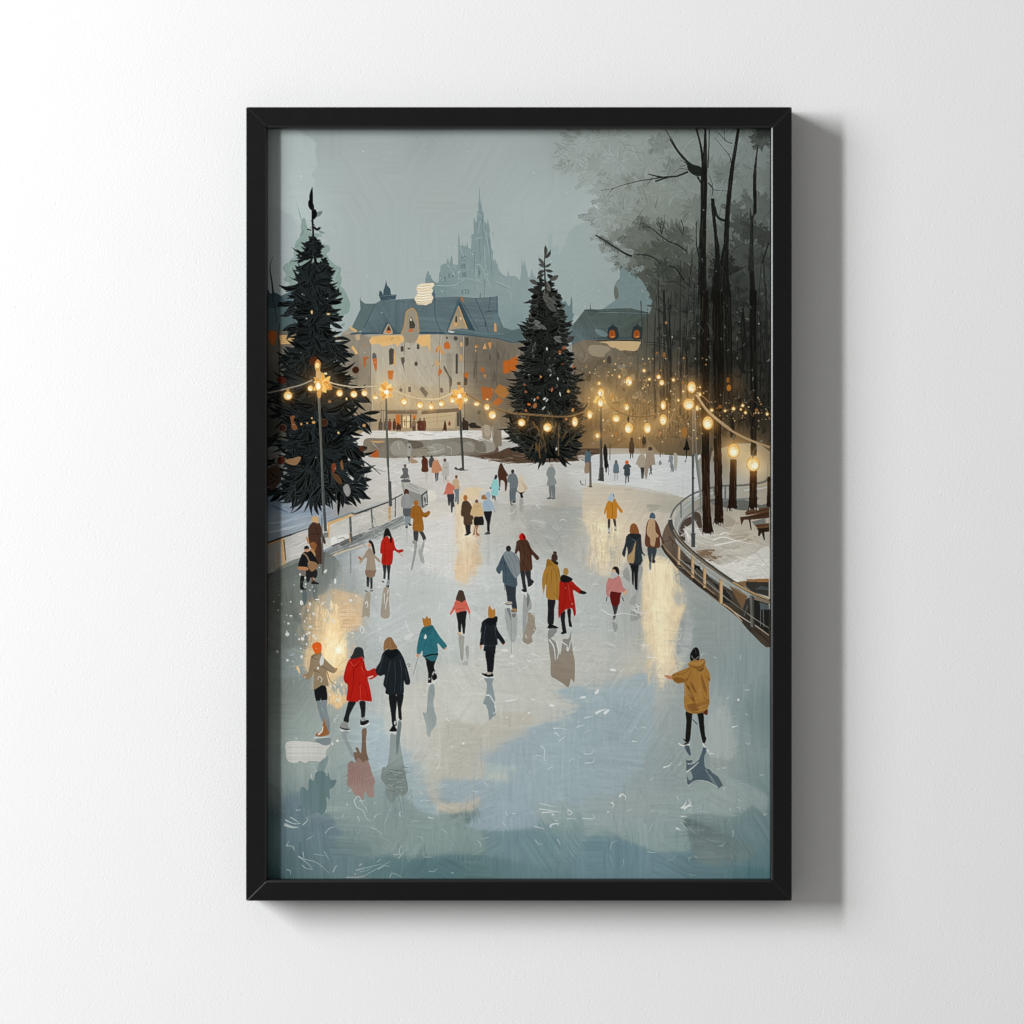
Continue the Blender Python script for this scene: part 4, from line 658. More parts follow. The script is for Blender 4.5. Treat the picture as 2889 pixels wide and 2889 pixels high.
PF('M', "1190,150 1330,100 1500,300 1640,500 1640,700 1780,860 1932,1150 1700,1100 1500,850 1400,700 1290,600 1150,350", [(1280,250,(164,181,188)),(1450,500,(158,174,182)),(1700,950,(158,176,186)),(1850,1100,(152,172,182))], 1, .7)
PF('M', "1330,120 1500,-150 1932,-250 1932,1100 1850,1000 1780,860 1740,600 1620,590 1640,480 1540,480 1500,350 1420,400", [(1600,200,(194,193,184)),(1850,500,(188,187,177)),(1850,900,(178,178,168)),(1420,330,(196,194,184))], 1, .75)
for k in range(9): x=1660+k*14; S('M', (176,192,194), f"{x},600 {x+30},{830+k*8}", 2, 1, None, .6)
# wet edges: the pools of the ice run softly into one another
y0_ = int((1405-PY0)*R); soft = gblur(CAN[y0_:], 2.6); soft2 = gblur(CAN[y0_:], 8)
gx, gy = GX[y0_:], GY[y0_:]
mk = np.clip((gy-(1668-(gx-753)*.47))/14, 0, 1)*np.clip((gy-1420)/30, 0, 1); mk = np.where(gx > 1145, np.clip((gy-1425)/30, 0, 1), mk)
pat = np.clip(.35+.55*vnoise(gx/70, gy/45, 77), 0, 1)
mix_ = (soft*(1-pat[..., None])+soft2*pat[..., None])
CAN[y0_:] += (mix_-CAN[y0_:])*(mk*.8)[..., None]
CAN[y0_:] *= (1+.03*mk)[..., None]
# warm paint pulled downwards again while it is wet
for _ in range(190):
    x=rng.uniform(470,1040); y=rng.uniform(-60,1060)
    d=abs(x-790-(y-400)*.02)/(300-max(0,y-200)*.16)
    if d > 1 or (x < 640 and y > 300 and rng.uniform() < .5): continue
    c=col((248,224,178))*(1-d)+col((206,172,134))*d+rng.normal(0,5); L=rng.uniform(30,120)
    S('J', c, [(x,y),(x+rng.normal(0,10),y+L*.5),(x+rng.normal(0,16),y+L)], rng.uniform(1.5,4), .8, rng.uniform(3,8), .8)
for k in range(20): y=20+k*15; S('J', rng.choice([(216,182,142),(202,168,130),(226,196,158)]), [(830+rng.uniform(0,60),y),(950,y+rng.normal(0,4)),(1010+rng.uniform(0,80),y+rng.normal(0,5))], 4, 1.5, None, .75)
for _ in range(46): x=rng.uniform(690,790); y=rng.uniform(300,700); S('J', (252,232,186), [(x,y),(x+rng.normal(0,8),y+30),(x+rng.normal(0,14),y+60)], 3, 1, 6, .7)
for _ in range(80):
    x=rng.uniform(335,590); y=rng.uniform(560,1230); d=abs(x-440)/150; c=col((232,212,180))*(1-d)+col((204,180,150))*d+rng.normal(0,4); L=rng.uniform(80,190)
    S('H', c, [(x,y),(x+rng.normal(0,4),y+L*.5),(x+rng.normal(0,6),y+L)], 2.5, .8, rng.uniform(4,8), .65)
for _ in range(26): x=rng.uniform(330,460); S('H', (222,198,164), [(x,1200+rng.uniform(0,80)),(x,1300),(x+rng.normal(0,5),1330+rng.uniform(0,90))], 5, .8, None, .8)
for _ in range(70):
    x=rng.uniform(-90,270); y=rng.uniform(680,1180); S('I', rng.choice([(226,208,172),(214,196,164),(234,220,186),(196,182,158)]), [(x,y),(x+rng.normal(0,4),y+60),(x+rng.normal(0,6),y+rng.uniform(90,160))], 2, .8, rng.uniform(3,7), .6)
for _ in range(170):
    x=rng.uniform(520,930); y=rng.uniform(-400,880); d=abs(x-715)/(190-max(0,y-200)*.08)
    if d > 1: continue
    c=col((242,228,194))*(1-d)+col((214,194,162))*d+rng.normal(0,4); L=rng.uniform(60,170)
    S('L', c, [(x,y),(x+rng.normal(0,5),y+L*.5),(x+rng.normal(0,8),y+L)], 2, .8, rng.uniform(4,10), .7)
for s in ["560,-420 600,-430 700,-425 800,-380 850,-330","590,-380 640,-360 700,-370","560,200 540,420 620,640","860,-240 850,-150 880,-60 960,-40","690,900 720,1000 700,960"]: S('L', (216,204,176), s, 4, 2)
# bristle marks everywhere on the ice
rel(900, (760,1620,2170,2470), [.96,1.04], (60,150), (1,2.2), 1.57, .12, .55, 5)
rel(800, (760,1750,2170,2470), [.955,1.04], (50,140), (1,2.2), .02, .16, .5, 8)
rel(700, (760,1700,2170,2470), [.95,1.05], (12,46), (1.2,3.6), .7, 1.2, .5, 9)
rel(1500, (960,1440,1960,1900), [.945,.965,1.05,1.075], (9,34), (1.4,4.2), .0, .75, .6, 7)
rel(260, (1000,1420,1800,1640), [.95,1.06], (20,60), (1.2,3), 0.0, .25, .6, 5)
rel(320, (1000,1900,1900,2330), [.95,.97,1.03,1.05], (30,110), (3,9), 0.05, .25, .35, 8)
rel(240, (760,1900,2170,2470), [.94,.97,1.04], (30,100), (3,10), 1.5, .3, .3, 8)
WH=[(216,218,214),(206,210,207),(224,225,221)]
dabs(80, (1000,1440,1800,1950), WH, (8,40), (1,3), 0, .5, .6, None, 5)
dabs(90, (780,1760,2165,2330), WH, (4,20), (1,2.6), 0, .8, .6, None, 4)
dabs(40, (780,2250,2165,2470), [(176,190,188),(196,206,204)], (6,40), (1,2.4), .3, .8, .6, None, 4)
PF('J', "270,1520 470,1512 600,1530 740,1545 700,1610 690,1680 708,1715 670,1735 520,1725 470,1750 410,1725 380,1745 300,1740 265,1700 258,1640", [(400,1600,(198,197,192)),(600,1700,(190,189,184))])
for k in range(9): S('J', rng.choice([(182,182,176),(208,207,202)]), f"270,{1535+k*22} 480,{1532+k*22} 690,{1545+k*21}", 2, 1, None, .8)
for s,w in [("240,1260 330,1290 400,1290",12),("250,1210 340,1250 420,1250",5),("305,1180 370,1220 410,1250",4),("440,1265 490,1220 480,1165",4),("365,1105 420,1100 490,1068",3),("1000,1000 1050,950 1090,1030 1115,1060",4),("1000,1000 1030,1070 1100,1110 1130,1180 1180,1230",4),("1115,1060 1150,1120",3),("1220,1190 1245,1155 1300,1140",3),("1040,1170 1065,1230",4),("870,1180 885,1150",3),("260,1500 290,1440",2.5),("260,1490 320,1500 345,1540",2.5),("335,1490 355,1545",2),("390,1605 470,1640 600,1680 730,1790",2.5),("400,1615 500,1690 550,1750",2.5),("440,1560 455,1620",3),("430,1700 480,1740 550,1748",2.5),("770,1780 800,1720 820,1705",3),("910,1835 1080,1830 1180,1780 1400,1660",2.5),("1020,1760 1100,1740 1300,1690",3),("1250,1670 1290,1640",2),("1480,1630 1520,1590",3),("1490,1580 1500,1520 1530,1480",3),("1390,1840 1420,1790 1520,1835",2.5),("1260,1750 1330,1710 1390,1720",2.5)]: S('M', (190,199,196), s, w*.75, .8, None, .8)
for s,w in [("30,1180 90,1200",4),("600,1420 690,1400",1),("880,1120 890,1160 905,1162",3),("940,1140 985,1145",3),("1210,500 1260,520",3),("1260,400 1300,450 1295,550 1320,565",3),("1395,215 1480,210 1550,230",5),("1410,255 1470,305",5),("1455,355 1530,295",4),("1650,200 1740,170",4),("1730,100 1830,80",5),("1335,660 1370,638 1400,650",3),("1725,490 1800,490 1850,440",3),("1740,590 1820,585 1850,540",4),("1555,1095 1600,1130 1560,1155 1555,1095",4),("1360,1290 1380,1260 1450,1250 1440,1275",7),("1380,1150 1415,1160",7),("1710,1195 1840,1195 1825,1150",3),("1190,1280 1300,1310",3),("1440,1420 1475,1480",2.5),("640,800 680,845",3),("105,495 165,515",4),("85,425 155,450",4),("180,1310 240,1350",1),("1545,1195 1640,1200",3),("1240,1090 1450,1120",4),("1270,1130 1480,1120",5),("1250,1030 1420,1070",3)]: S('N', (202,210,208), s, w*.9, 1, None, .85)
for _ in range(60): x=rng.uniform(1390,1720); y=rng.uniform(1400,1640); S('N', (140,162,162), [(x,y-60),(x+20,y-20),(x+60,y+20)], 1.5, .8, None, .5) if x < 1780 else None
for s,w in [("0,50 60,20 130,0",8),("100,60 150,20",5),("935,1085 970,1050 990,1000",6),("960,1090 1010,1060 1060,1060",8),("1010,1050 1040,1030 1010,985",4),("260,960 290,930 330,960 320,995",5),("170,1020 200,1040 185,1080",4),("130,1120 150,1125",5),("740,640 800,620 830,580",4),("1200,490 1300,488",4),("1220,440 1250,500",4),("400,350 455,360",3),("1490,200 1550,185",4),("880,1300 925,1320",5),("930,1170 1000,1172",3)]: S('O', (214,218,214), s, w, 1)
# ---- right bank: snow, curved rail, benches
PF('I', "1150,30 1932,0 1932,1600 1640,1430 1300,1290 1050,1090 900,920 860,760 960,560 1150,420", [(1250,150,(160,166,164)),(1250,40,(120,108,88)),(1450,60,(96,86,68)),(1620,60,(112,98,76)),(1830,50,(110,94,72)),(1600,180,(168,160,142)),(1600,280,(172,178,174)),(1830,180,(172,156,128)),(1400,450,(160,166,164)),(1250,600,(110,100,88)),(1500,720,(190,180,160)),(1700,800,(180,170,150)),(1100,850,(204,206,202)),(1300,950,(208,204,194)),(1600,1000,(190,182,166)),(1250,1120,(160,150,134)),(1600,1100,(206,202,192)),(1750,1250,(210,207,198)),(1450,1280,(204,201,192)),(1800,1060,(180,176,164))], 1)
for s,c in [("1250,500 1500,490 1700,520 1800,560 1880,540 1890,600 1640,620 1480,600 1300,560",(88,90,86)),("1090,630 1150,680 1160,860 1100,760 1060,660",(62,48,38)),("930,760 1000,700 1060,690 1050,760 990,800 920,830",(60,46,38)),("910,850 960,830 980,950 930,920",(56,42,34)),("1100,1060 1300,1045 1260,1110 1390,1120 1340,1150 1180,1130",(120,96,72)),("1320,1230 1420,1200 1560,1180 1700,1110 1890,1010 1890,1360 1640,1360 1540,1400 1400,1300",(214,212,204)),("1400,660 1540,740 1560,760 1440,800 1300,740",(162,152,136)),("1600,860 1750,900 1700,980 1480,930",(168,158,140))]: P('I', c, s, .85)
rel(170, (1930,1480,2172,1640), [.9,1.07,1.1,.95], (25,80), (1.5,4), .15, .35, .7, 6)
for s in ["980,840 1060,960 1100,1010","1000,880 1020,960","1280,940 1400,910 1540,950 1700,980","1300,1000 1500,960 1650,930","1200,1160 1340,1230","1400,1240 1560,1150","1500,1180 1550,1290","1580,1170 1570,1290","1640,1180 1620,1290","1360,880 1420,860 1460,880"]: S('I', (222,220,212), s, 4, 1.5)
# warm haze behind the low lamps
for x,y,r,k in [(1505,-60,60,.24),(1720,100,66,.26),(1800,60,60,.1)]: glow(1680+x*K_, 1280+y*K_, r, (235,180,100), k)
S('I', (96,98,94), "1290,30 1300,90", 3); S('I', (150,140,120), "1880,40 1875,240 1840,300 1780,330", 5, 4)
# far rail and posts
for s,c,w in [("1880,270 1830,310 1600,345 1400,350 1250,375 1060,440 930,530 855,610 818,700",(96,100,98),6),("1780,490 1500,500 1250,540 1060,640 960,720 915,810 905,870",(118,122,120),5),("1620,400 1800,380 1890,360",(186,196,196),3),("960,600 1060,520 1200,450 1400,400",(176,188,188),4),("870,690 880,850",(150,156,152),4)]: S('I', c, s, w, w*.8)
for s in ["930,525 935,700","1415,350 1415,490","1290,370 1300,460"]: S('I', (98,100,98), s, 4.5)
P('I', (150,160,158), "880,640 930,560 1060,470 1060,600 940,700 880,800", .35)
# low wooden ledge and near rail
PF('I', "870,675 810,740 810,800 860,900 900,1000 1060,1180 1250,1340 1450,1470 1700,1610 1900,1700 1900,2110 1700,1960 1550,1790 1380,1650 1200,1510 1050,1390 900,1260 780,1110 720,990 740,850 790,750", [(800,750,(112,92,76)),(760,950,(110,96,82)),(850,1080,(92,80,68)),(1000,1250,(70,64,58)),(1200,1350,(56,54,50)),(1400,1550,(58,56,52)),(1650,1600,(84,66,48)),(1700,1750,(40,38,36)),(1850,1850,(44,44,42)),(1800,2000,(80,68,54)),(1300,1560,(100,86,68))], 1)
for s,c in [("1460,1440 1560,1480 1660,1550 1600,1700 1560,1620",(112,88,62)),("1280,1400 1440,1500 1500,1640 1400,1620",(40,40,38)),("960,1170 1140,1230 1150,1280 1060,1250",(24,24,24)),("1720,1560 1890,1610 1890,1960 1740,1850",(34,34,33)),("1640,1590 1680,1560 1690,1680 1640,1680 1600,1770 1590,1760",(58,56,54)),("1790,1620 1890,1650 1890,1700 1800,1700",(84,92,94)),("1640,1390 1890,1370 1890,1560 1720,1510 1640,1450",(52,52,48)),("1740,1480 1800,1440 1890,1460 1890,1490",(70,76,76)),("1640,1370 1890,1360 1890,1400 1660,1395",(150,108,66)),("1545,1400 1640,1385 1640,1450 1600,1440",(132,102,70))]: P('I', c, s, 1, 0)
for s,c,w in [("815,720 830,800 900,920 1050,1070 1250,1225 1450,1365 1700,1515 1900,1605",(66,68,66),13),("850,830 910,930 1060,1085 1250,1235 1450,1380 1700,1530 1890,1620",(132,116,92),4),("1000,1060 1100,1140",(170,170,160),2),("1500,1400 1700,1510 1890,1590",(176,142,100),5),("725,960 780,1090 880,1200 1060,1370 1200,1490 1380,1640",(132,112,88),5),("740,1010 900,1180 1100,1370 1300,1530",(150,128,100),3),("720,1000 800,1120 1000,1310 1200,1480 1400,1640 1600,1790 1900,2060",(58,48,40),7),("1400,1640 1560,1760 1700,1850",(206,200,188),2.5),("1390,1640 1480,1700 1600,1830",(180,150,112),4),("1740,1870 1890,1980",(190,180,160),2.5),("900,1230 1050,1290",(110,110,104),2),("800,900 850,960 900,1010",(70,58,48),3),("760,960 830,940 840,1010",(74,62,52),3),("1060,1380 1150,1450 1330,1570",(44,40,36),5),("1220,1380 1330,1480 1400,1560",(96,100,98),2),("1100,1250 1230,1420",(90,92,88),2.5)]: S('I', c, s, w, w*.7)
for x0,y0,x1,y1,w in [(912,995,908,1215,26),(1060,1115,1058,1355,34),(1190,1235,1188,1465,30),(1370,1365,1368,1640,36)]:
    P('I', (192,162,120), f"{x0-w/2},{y0} {x0+w/2},{y0+10} {x1+w/2},{y1} {x1-w/2},{y1-8}", 1, 0); P('I', (136,110,82), f"{x0-w/2},{y0} {x0-w/4},{y0} {x1-w/4},{y1-6} {x1-w/2},{y1-8}", 1, 0)
P('I', (104,104,98), "1682,1540 1722,1550 1730,1900 1690,1885", 1, 0); P('I', (66,66,62), "1708,1550 1722,1550 1730,1900 1715,1895", 1, 0); P('I', (128,116,98), "1730,1560 1900,1605 1900,1640 1730,1590", 1, 0)
for s in ["1660,1650 1620,1770","1690,1640 1700,1780","1800,1700 1800,1880","1830,1700 1835,1890"]: S('I', (92,94,92), s, 2)
for s_,c_,w_ in [("905,1000 1050,1130 1250,1290 1450,1430 1690,1575",(150,134,110),2.2),("920,1150 1060,1270 1190,1380 1370,1530 1680,1760 1890,1900",(168,160,146),2.0),("880,1130 1010,1270 1180,1420 1360,1570",(92,80,66),3),("1000,1200 1100,1290",(120,128,130),2),("1230,1330 1340,1420",(104,112,114),2.4),("1430,1500 1500,1560",(84,90,92),2.4),("1420,1580 1650,1740",(70,74,76),3)]: S('I', c_, s_, w_, w_*.7)
# benches
P('I', (92,64,42), "1630,640 1660,615 1895,582 1895,640 1640,672", 1, 0); P('I', (70,48,34), "1575,690 1660,680 1895,630 1895,700 1700,720 1620,720 1590,785", 1, 0); P('I', (52,38,30), "1670,715 1690,712 1705,835 1690,830", 1, 0); P('I', (100,106,104), "1700,740 1850,705 1860,760 1740,780", .8, 0)
P('I', (104,72,48), "1730,775 1895,755 1895,800 1770,815", 1, 0); P('I', (44,32,26), "1740,790 1760,815 1895,800 1895,850 1810,860 1790,900 1770,900 1775,840", 1, 0); P('I', (36,28,24), "1810,860 1840,850 1850,945 1835,940", 1, 0)
for s in ["1650,655 1895,605","1660,700 1895,655","1750,790 1895,775"]: S('I', (48,34,26), s, 2)
# ---- dark trunks
def trunk(pts_, c=(30,29,26), hi=(66,58,46), t=None):
    L = np.array([p[:2] for p in pts_], float); W = np.array([p[2] for p in pts_], float)
    if t: L = L*K_+np.array(TILE[t]); W = W*K_
    if len(L) == 2: L = np.array([L[0], L.mean(0), L[1]]); W = np.array([W[0], W.mean(), W[1]])
    n = len(L)*6; q = smooth(L, False, 6); w = np.interp(np.linspace(0,1,len(q)), np.linspace(0,1,len(W)), W)*(1+.05*rng.normal(0,1,len(q)))
    fill(np.vstack([q-np.stack([w*.5,0*w],1), (q+np.stack([w*.5,0*w],1))[::-1]]), c)
    for _ in range(int(len(q)*.9)):
        i = rng.integers(0, max(1, len(q)-4)); o = rng.uniform(-.42,.42)
        s = q[i:i+rng.integers(3,7)]
        if len(s) < 3: continue
        s = s+np.stack([w[i:i+len(s)]*o, 0*s[:,1]],1); warm = np.clip((s[0,1]-1000)/250, 0, 1)
        fill(ribbon(s, rng.uniform(.8,2), .7), col(hi)*rng.uniform(.5,1.0)*(1-warm)+warm*col((84,58,36))*rng.uniform(.5,1.1), .8)
TR=(26,27,24)
trunk([(1095,30,20),(1150,250,24),(1175,480,30)], TR, (60,64,58), 'C')
trunk([(1198,30,22),(1195,300,40),(1185,500,70),(1180,900,68),(1168,1300,80),(1165,1600,90),(1170,1932,96)], TR, (58,60,54), 'C')
trunk([(1245,30,10),(1235,250,12),(1225,480,20)], (64,70,66), (90,96,90), 'C')
trunk([(1278,810,40),(1285,950,40),(1310,1200,36),(1330,1450,60),(1310,1932,110)], TR, (52,54,50), 'C')
trunk([(1562,30,34),(1520,300,38),(1488,500,46),(1450,850,52),(1430,1150,56),(1425,1300,60),(1400,1600,100),(1430,1932,120)], TR, (58,60,54), 'C')
trunk([(1770,230,6),(1745,450,28),(1735,650,40),(1740,950,36),(1710,1050,22),(1700,1500,50),(1722,1932,60)], TR, (58,60,54), 'C')
trunk([(1690,920,10),(1700,1200,30),(1690,1600,60)], (40,42,38), (60,62,56), 'C')
trunk([(1186,0,92),(1190,400,96),(1190,800,110),(1190,1100,84),(1200,1560,84),(1200,1932,88)], (24,22,19), (64,56,42), 'F')
trunk([(1335,0,110),(1335,500,120),(1345,900,110),(1340,1300,84),(1330,1600,80),(1338,1932,84)], (22,21,18), (52,48,38), 'F')
trunk([(1440,0,80),(1450,400,74),(1462,900,70),(1480,1300,44),(1500,1600,60)], (26,26,23), (56,54,46), 'F')
trunk([(1720,0,80),(1715,500,70),(1725,1000,70),(1722,1500,66),(1725,1800,70)], (22,22,20), (52,50,44), 'F')
trunk([(1600,200,20),(1620,600,60),(1600,900,30)], (28,29,26), (56,56,50), 'F')
trunk([(1640,1000,10),(1600,1200,12),(1660,1500,16)], (38,36,32), (60,56,48), 'F')
trunk([(1200,0,90),(1205,300,84),(1210,600,86),(1222,800,110),(1228,870,130)], (36,24,18), (78,54,38), 'I')
trunk([(1335,0,84),(1340,300,84),(1345,600,92),(1345,720,110),(1345,770,70)], (36,24,18), (78,54,38), 'I')
trunk([(1505,60,70),(1500,300,76),(1495,520,90),(1495,600,110)], (36,24,18), (74,52,36), 'I')
trunk([(1722,180,86),(1720,350,80),(1718,540,88),(1715,605,100)], (36,24,18), (78,54,36), 'I')
trunk([(1890,250,30),(1890,580,50)], (34,26,20), (60,46,34), 'I')
for bx,by in [(1228,870),(1345,770),(1495,610),(1715,605)]:
    for k in range(6):
        x=bx+rng.uniform(-60,60); S('I', (38,26,20), [(x*.6+bx*.4,by-60),(x,by-10),(x+rng.normal(0,8),by+rng.uniform(0,26))], 4, 1.2)
        S('I', (206,202,192), [(x+10,by-15),(x+14,by+12)], 2, 1)
dabs(60, (1850,700,2172,1250), [(196,196,188),(150,152,146),(116,118,112)], (3,12), (.9,2), 1.2, .8, .7, None, 2)
rel(150, (1930,700,2172,1230), [.65,1.25,1.35], (20,70), (1,2.2), 1.5, .3, .6, 6)
# ---- fir trees
def fir(axis, prof, cols_, edge, n, down, seed, wl=(8,14), dense=7):
    """axis: x_top,y_top,x_bot,y_bot; prof: (t, half width left, right). Boughs are fans of leaf strokes, top to bottom"""
    r = np.random.default_rng(seed); x0,y0,x1,y1 = axis; ts = np.array([p[0] for p in prof])
    def hw(t, sd): return np.interp(t, ts, [p[1] if sd < 0 else p[2] for p in prof])
    core = [(x0+(x1-x0)*t-hw(t,-1)*.62, y0+(y1-y0)*t) for t in np.linspace(.12,.98,14)]+[(x0+(x1-x0)*t+hw(t,1)*.62, y0+(y1-y0)*t) for t in np.linspace(.98,.12,14)]
    fill(smooth(np.array(core)), cols_[0])
    for i in range(n):
        t = np.clip(ts[0]+(1-ts[0])*(i/n)**.85+r.normal(0,.012), ts[0], 1); sd = r.choice([-1,1]); h = hw(t, sd)*r.uniform(.6,1.12)
        cx_, cy_ = x0+(x1-x0)*t, y0+(y1-y0)*t
        u0 = r.choice([0,.25,.5,.62])*r.uniform(.6,1.1); bx = cx_+sd*u0*h; L = max(12, (h-u0*h))*1.02; L = min(L, 62); bx = cx_+sd*max(0, h-L) if u0 > .3 else bx
        a0 = down+r.normal(0,.34)+(1-u0)*.18; m = r.integers(dense-3, dense+1)
        for q in r.permutation(m):
            a = a0+(q-m/2+.5)*r.uniform(.17,.26); c = col(cols_[r.integers(len(cols_))]); l = L*r.uniform(.6,1.05)/max(.75, np.cos(a-a0))
            leaf(bx+r.normal(0,3), cy_-L*.25+r.normal(0,4), a if sd > 0 else np.pi-a, l, min(r.uniform(*wl), l*.42), c, sd*r.normal(.35,.25), col(edge)*r.uniform(.6,1.1) if r.uniform() < .72 else None, 1, col(edge)*.75 if r.uniform() < .3 else None)
FL=[(11,13,13),(15,18,17),(21,24,24),(30,36,38),(8,10,9)]
leaf(881,528,1.62,60,9,(14,18,18),.2); leaf(884,596,1.2,-34,16,(14,16,16)); leaf(887,612,-.6,28,13,(112,124,124)); S('A',(20,22,22),"545,690 548,850 545,960 550,1100 562,1330 580,1500 585,1700",2.5,9)
leaf(889,590,1.7,30,16,(12,14,14)); ell('A',553,1262,44,42,(12,15,15)); S('A',(14,16,16),"490,1145 535,1160",5,3); S('A',(14,16,16),"560,1120 595,1150 630,1130",6,8); S('A',(20,22,22),"530,1050 575,1110",2); S('A',(14,16,16),"500,1280 510,1310 535,1340",6,1)
P('D',(12,14,14),"560,0 610,0 625,300 640,700 640,1100 600,1932 560,1400 540,600",1)
fir((884,660,892,1402), [(.02,14,14),(.055,28,27),(.11,54,44),(.16,48,56),(.21,74,76),(.26,60,66),(.3,70,74),(.36,56,60),(.4,66,84),(.45,88,74),(.49,106,86),(.55,104,104),(.61,128,138),(.68,122,150),(.74,104,126),(.78,108,138),(.87,108,152),(.93,96,128),(.97,98,146),(1.0,90,130)], FL, (50,58,58), 260, .46, 3, (5,11), 9)
# ragged fans, low skirts
for bx,by,a0,n_,L in [(830,862,2.9,6,46),(925,850,-.5,7,50),(930,905,.1,6,40),(840,920,2.7,6,42),(930,970,.5,8,48),(945,1000,.4,6,44),(800,1080,2.6,6,54),(985,1110,.35,7,66),(1010,1180,.5,7,60),(770,1130,2.9,6,44),(785,1230,2.7,6,56),(985,1260,.6,8,58),(985,1310,.45,7,52),(990,1375,.5,9,58),(800,1330,2.6,7,58),(830,1375,2.3,8,56),(900,1372,1.7,9,56),(960,1380,1.1,9,54),(1000,1345,.2,8,50),(790,1385,2.8,7,40),(770,1300,2.9,5,40),(870,1330,2.0,7,60),(940,1330,1.1,7,60)]:
    for q in range(n_):
        a=a0+(q-n_/2)*.17; leaf(bx+rng.normal(0,6),by+rng.normal(0,6),a,L*rng.uniform(.75,1.1),rng.uniform(8,14),FL[rng.integers(5)],rng.normal(0,.3),(58,66,66),1,(50,57,57) if q%2 else None)
for x,y in [(1020,75),(390,470),(1000,1450),(870,1520),(440,1700),(300,1800)]: pass
for s,c in [("1065,1700 1100,1690 1115,1740 1090,1760 1060,1735",(74,44,28)),("305,1380 330,1365 356,1370 340,1420 378,1480 375,1515 345,1520 320,1490 315,1430",(120,74,44)),("160,960 200,938 255,960 250,1010 180,1005",(70,30,20)),("510,770 540,725 590,722 610,760 590,800 540,812",(66,34,20)),("240,1850 330,1830 400,1810 420,1830 370,1900 290,1890",(136,104,72)),("755,1905 790,1880 805,1932 770,1990",(120,58,36)),("850,1890 870,1850 885,1932 870,1960",(120,80,48)),("760,1990 830,2010 868,2080 850,2115 790,2060",(84,60,38)),("700,1000 740,990 760,1075 700,1085 650,1110",(190,120,52))]: P('D', c, s)
for x,y,r_,c in [(1018,865,36,(58,32,22)),(222,1495,37,(48,26,18)),(673,1438,38,(56,34,22)),(205,1850,42,(62,30,20)),(1110,1470,16,(188,140,90))]:
    ell('D',x,y,r_+4,r_+4,(96,70,48)); ell('D',x,y,r_,r_,c)
P('G',(70,52,42),"60,170 160,120 200,200 180,330 90,400 60,300",.9); P('G',(136,136,132),"880,370 930,330 960,400 950,455 915,460"); P('G',(150,150,146),"900,380 930,345 945,440 920,450",.7)
for s in ["80,200 150,260 190,240","100,330 160,280","70,260 130,300"]: S('G',(36,32,28),s,5,2)
S('G',(66,70,70),"1100,80 1200,150 1340,200",3,1); S('G',(50,54,54),"1060,60 1150,110 1295,230",4,2); S('G',(60,64,64),"1040,300 1090,240 1120,270 1145,230",3,2)
# second fir
FR=[(10,12,11),(15,17,16),(22,25,23),(30,33,30),(9,10,9)]
P('E',(12,13,11),"1310,0 1350,60 1420,300 1480,600 1560,900 1640,1150 1680,1400 1660,1600 1640,1800 1300,1830 1110,1810 1010,1600 950,1400 1010,1200 1080,900 1130,600 1200,300 1260,100",1)
def E_(s): return s
fir((1540,800,1543,1280), [(.0,26,24),(.06,38,38),(.14,46,46),(.2,40,48),(.32,64,64),(.42,66,62),(.5,82,78),(.6,96,98),(.68,108,104),(.74,100,100),(.8,118,114),(.88,120,112),(.94,112,104),(1,78,80)], FR, (56,60,55), 240, .36, 8, (4.5,9.5), 9)
for x,y,a,L,W,c in [(1310,1430,-1.6,30,10,(90,92,86)),(1300,1460,-.7,26,9,(92,94,88)),(1310,1460,-1.0,32,5,(70,72,66)),(1290,1540,-2.2,28,9,(98,98,92)),(1300,1560,-.5,24,7,(88,92,86)),(1290,1560,-2.6,18,7,(94,98,92)),(1310,1590,.2,24,9,(74,76,70)),(1295,1600,2.7,22,10,(70,72,68)),(1330,1640,.5,26,12,(48,48,44)),(1290,1640,2.6,24,12,(70,70,66)),(1220,1750,-2.6,28,13,(92,92,86)),(1360,1700,-.5,30,14,(96,96,90)),(1320,1720,1.2,34,18,(112,112,106)),(1270,1750,2.0,34,16,(40,40,37)),(1310,1800,1.4,36,18,(104,104,98)),(1250,1850,-2.8,42,16,(52,52,49)),(1270,1880,2.7,40,16,(44,44,41)),(1360,1850,.3,34,15,(50,50,46)),(1380,1880,.4,30,14,(92,92,86)),(1330,1900,1.2,40,20,(98,98,92)),(1400,1930,-.4,28,12,(70,70,66))]:
    leaf(1200+x*K_, 350+y*K_, a, L*.85, W*.78, col(c)*.86, .2, (34,35,32), 1, (50,52,48))
S('B',(46,46,42),"1310,1320 1300,1500 1305,1680 1320,1850",2.5,6)
for x,y,a,L,W,c in [(1150,110,.7,34,14,(72,74,70)),(1280,60,.5,52,26,(104,105,100)),(1340,120,.9,44,24,(96,97,92)),(1400,100,-.1,30,14,(86,88,83)),(1440,180,-.3,28,16,(88,90,85)),(1390,280,-.5,40,20,(66,68,64)),(1440,330,-.35,26,12,(78,80,75)),(1130,260,.8,40,16,(80,82,78)),(1120,330,.15,44,24,(122,124,119)),(1150,360,.4,40,18,(130,132,128)),(1110,390,.1,40,20,(84,86,82)),(1250,370,.6,28,14,(112,114,110)),(1440,440,.1,36,18,(72,74,70)),(1400,510,.2,46,26,(116,118,113)),(1470,520,-.1,44,20,(92,94,90)),(1550,560,-.7,30,12,(74,76,72)),(1090,560,.9,50,22,(44,46,44)),(1010,620,.3,40,10,(50,52,49))]:
    leaf(1200+x*K_, 820+y*K_, a, L*.8, W*.72, col(c)*.84, .25, (40,41,38), 1, (52,54,50))
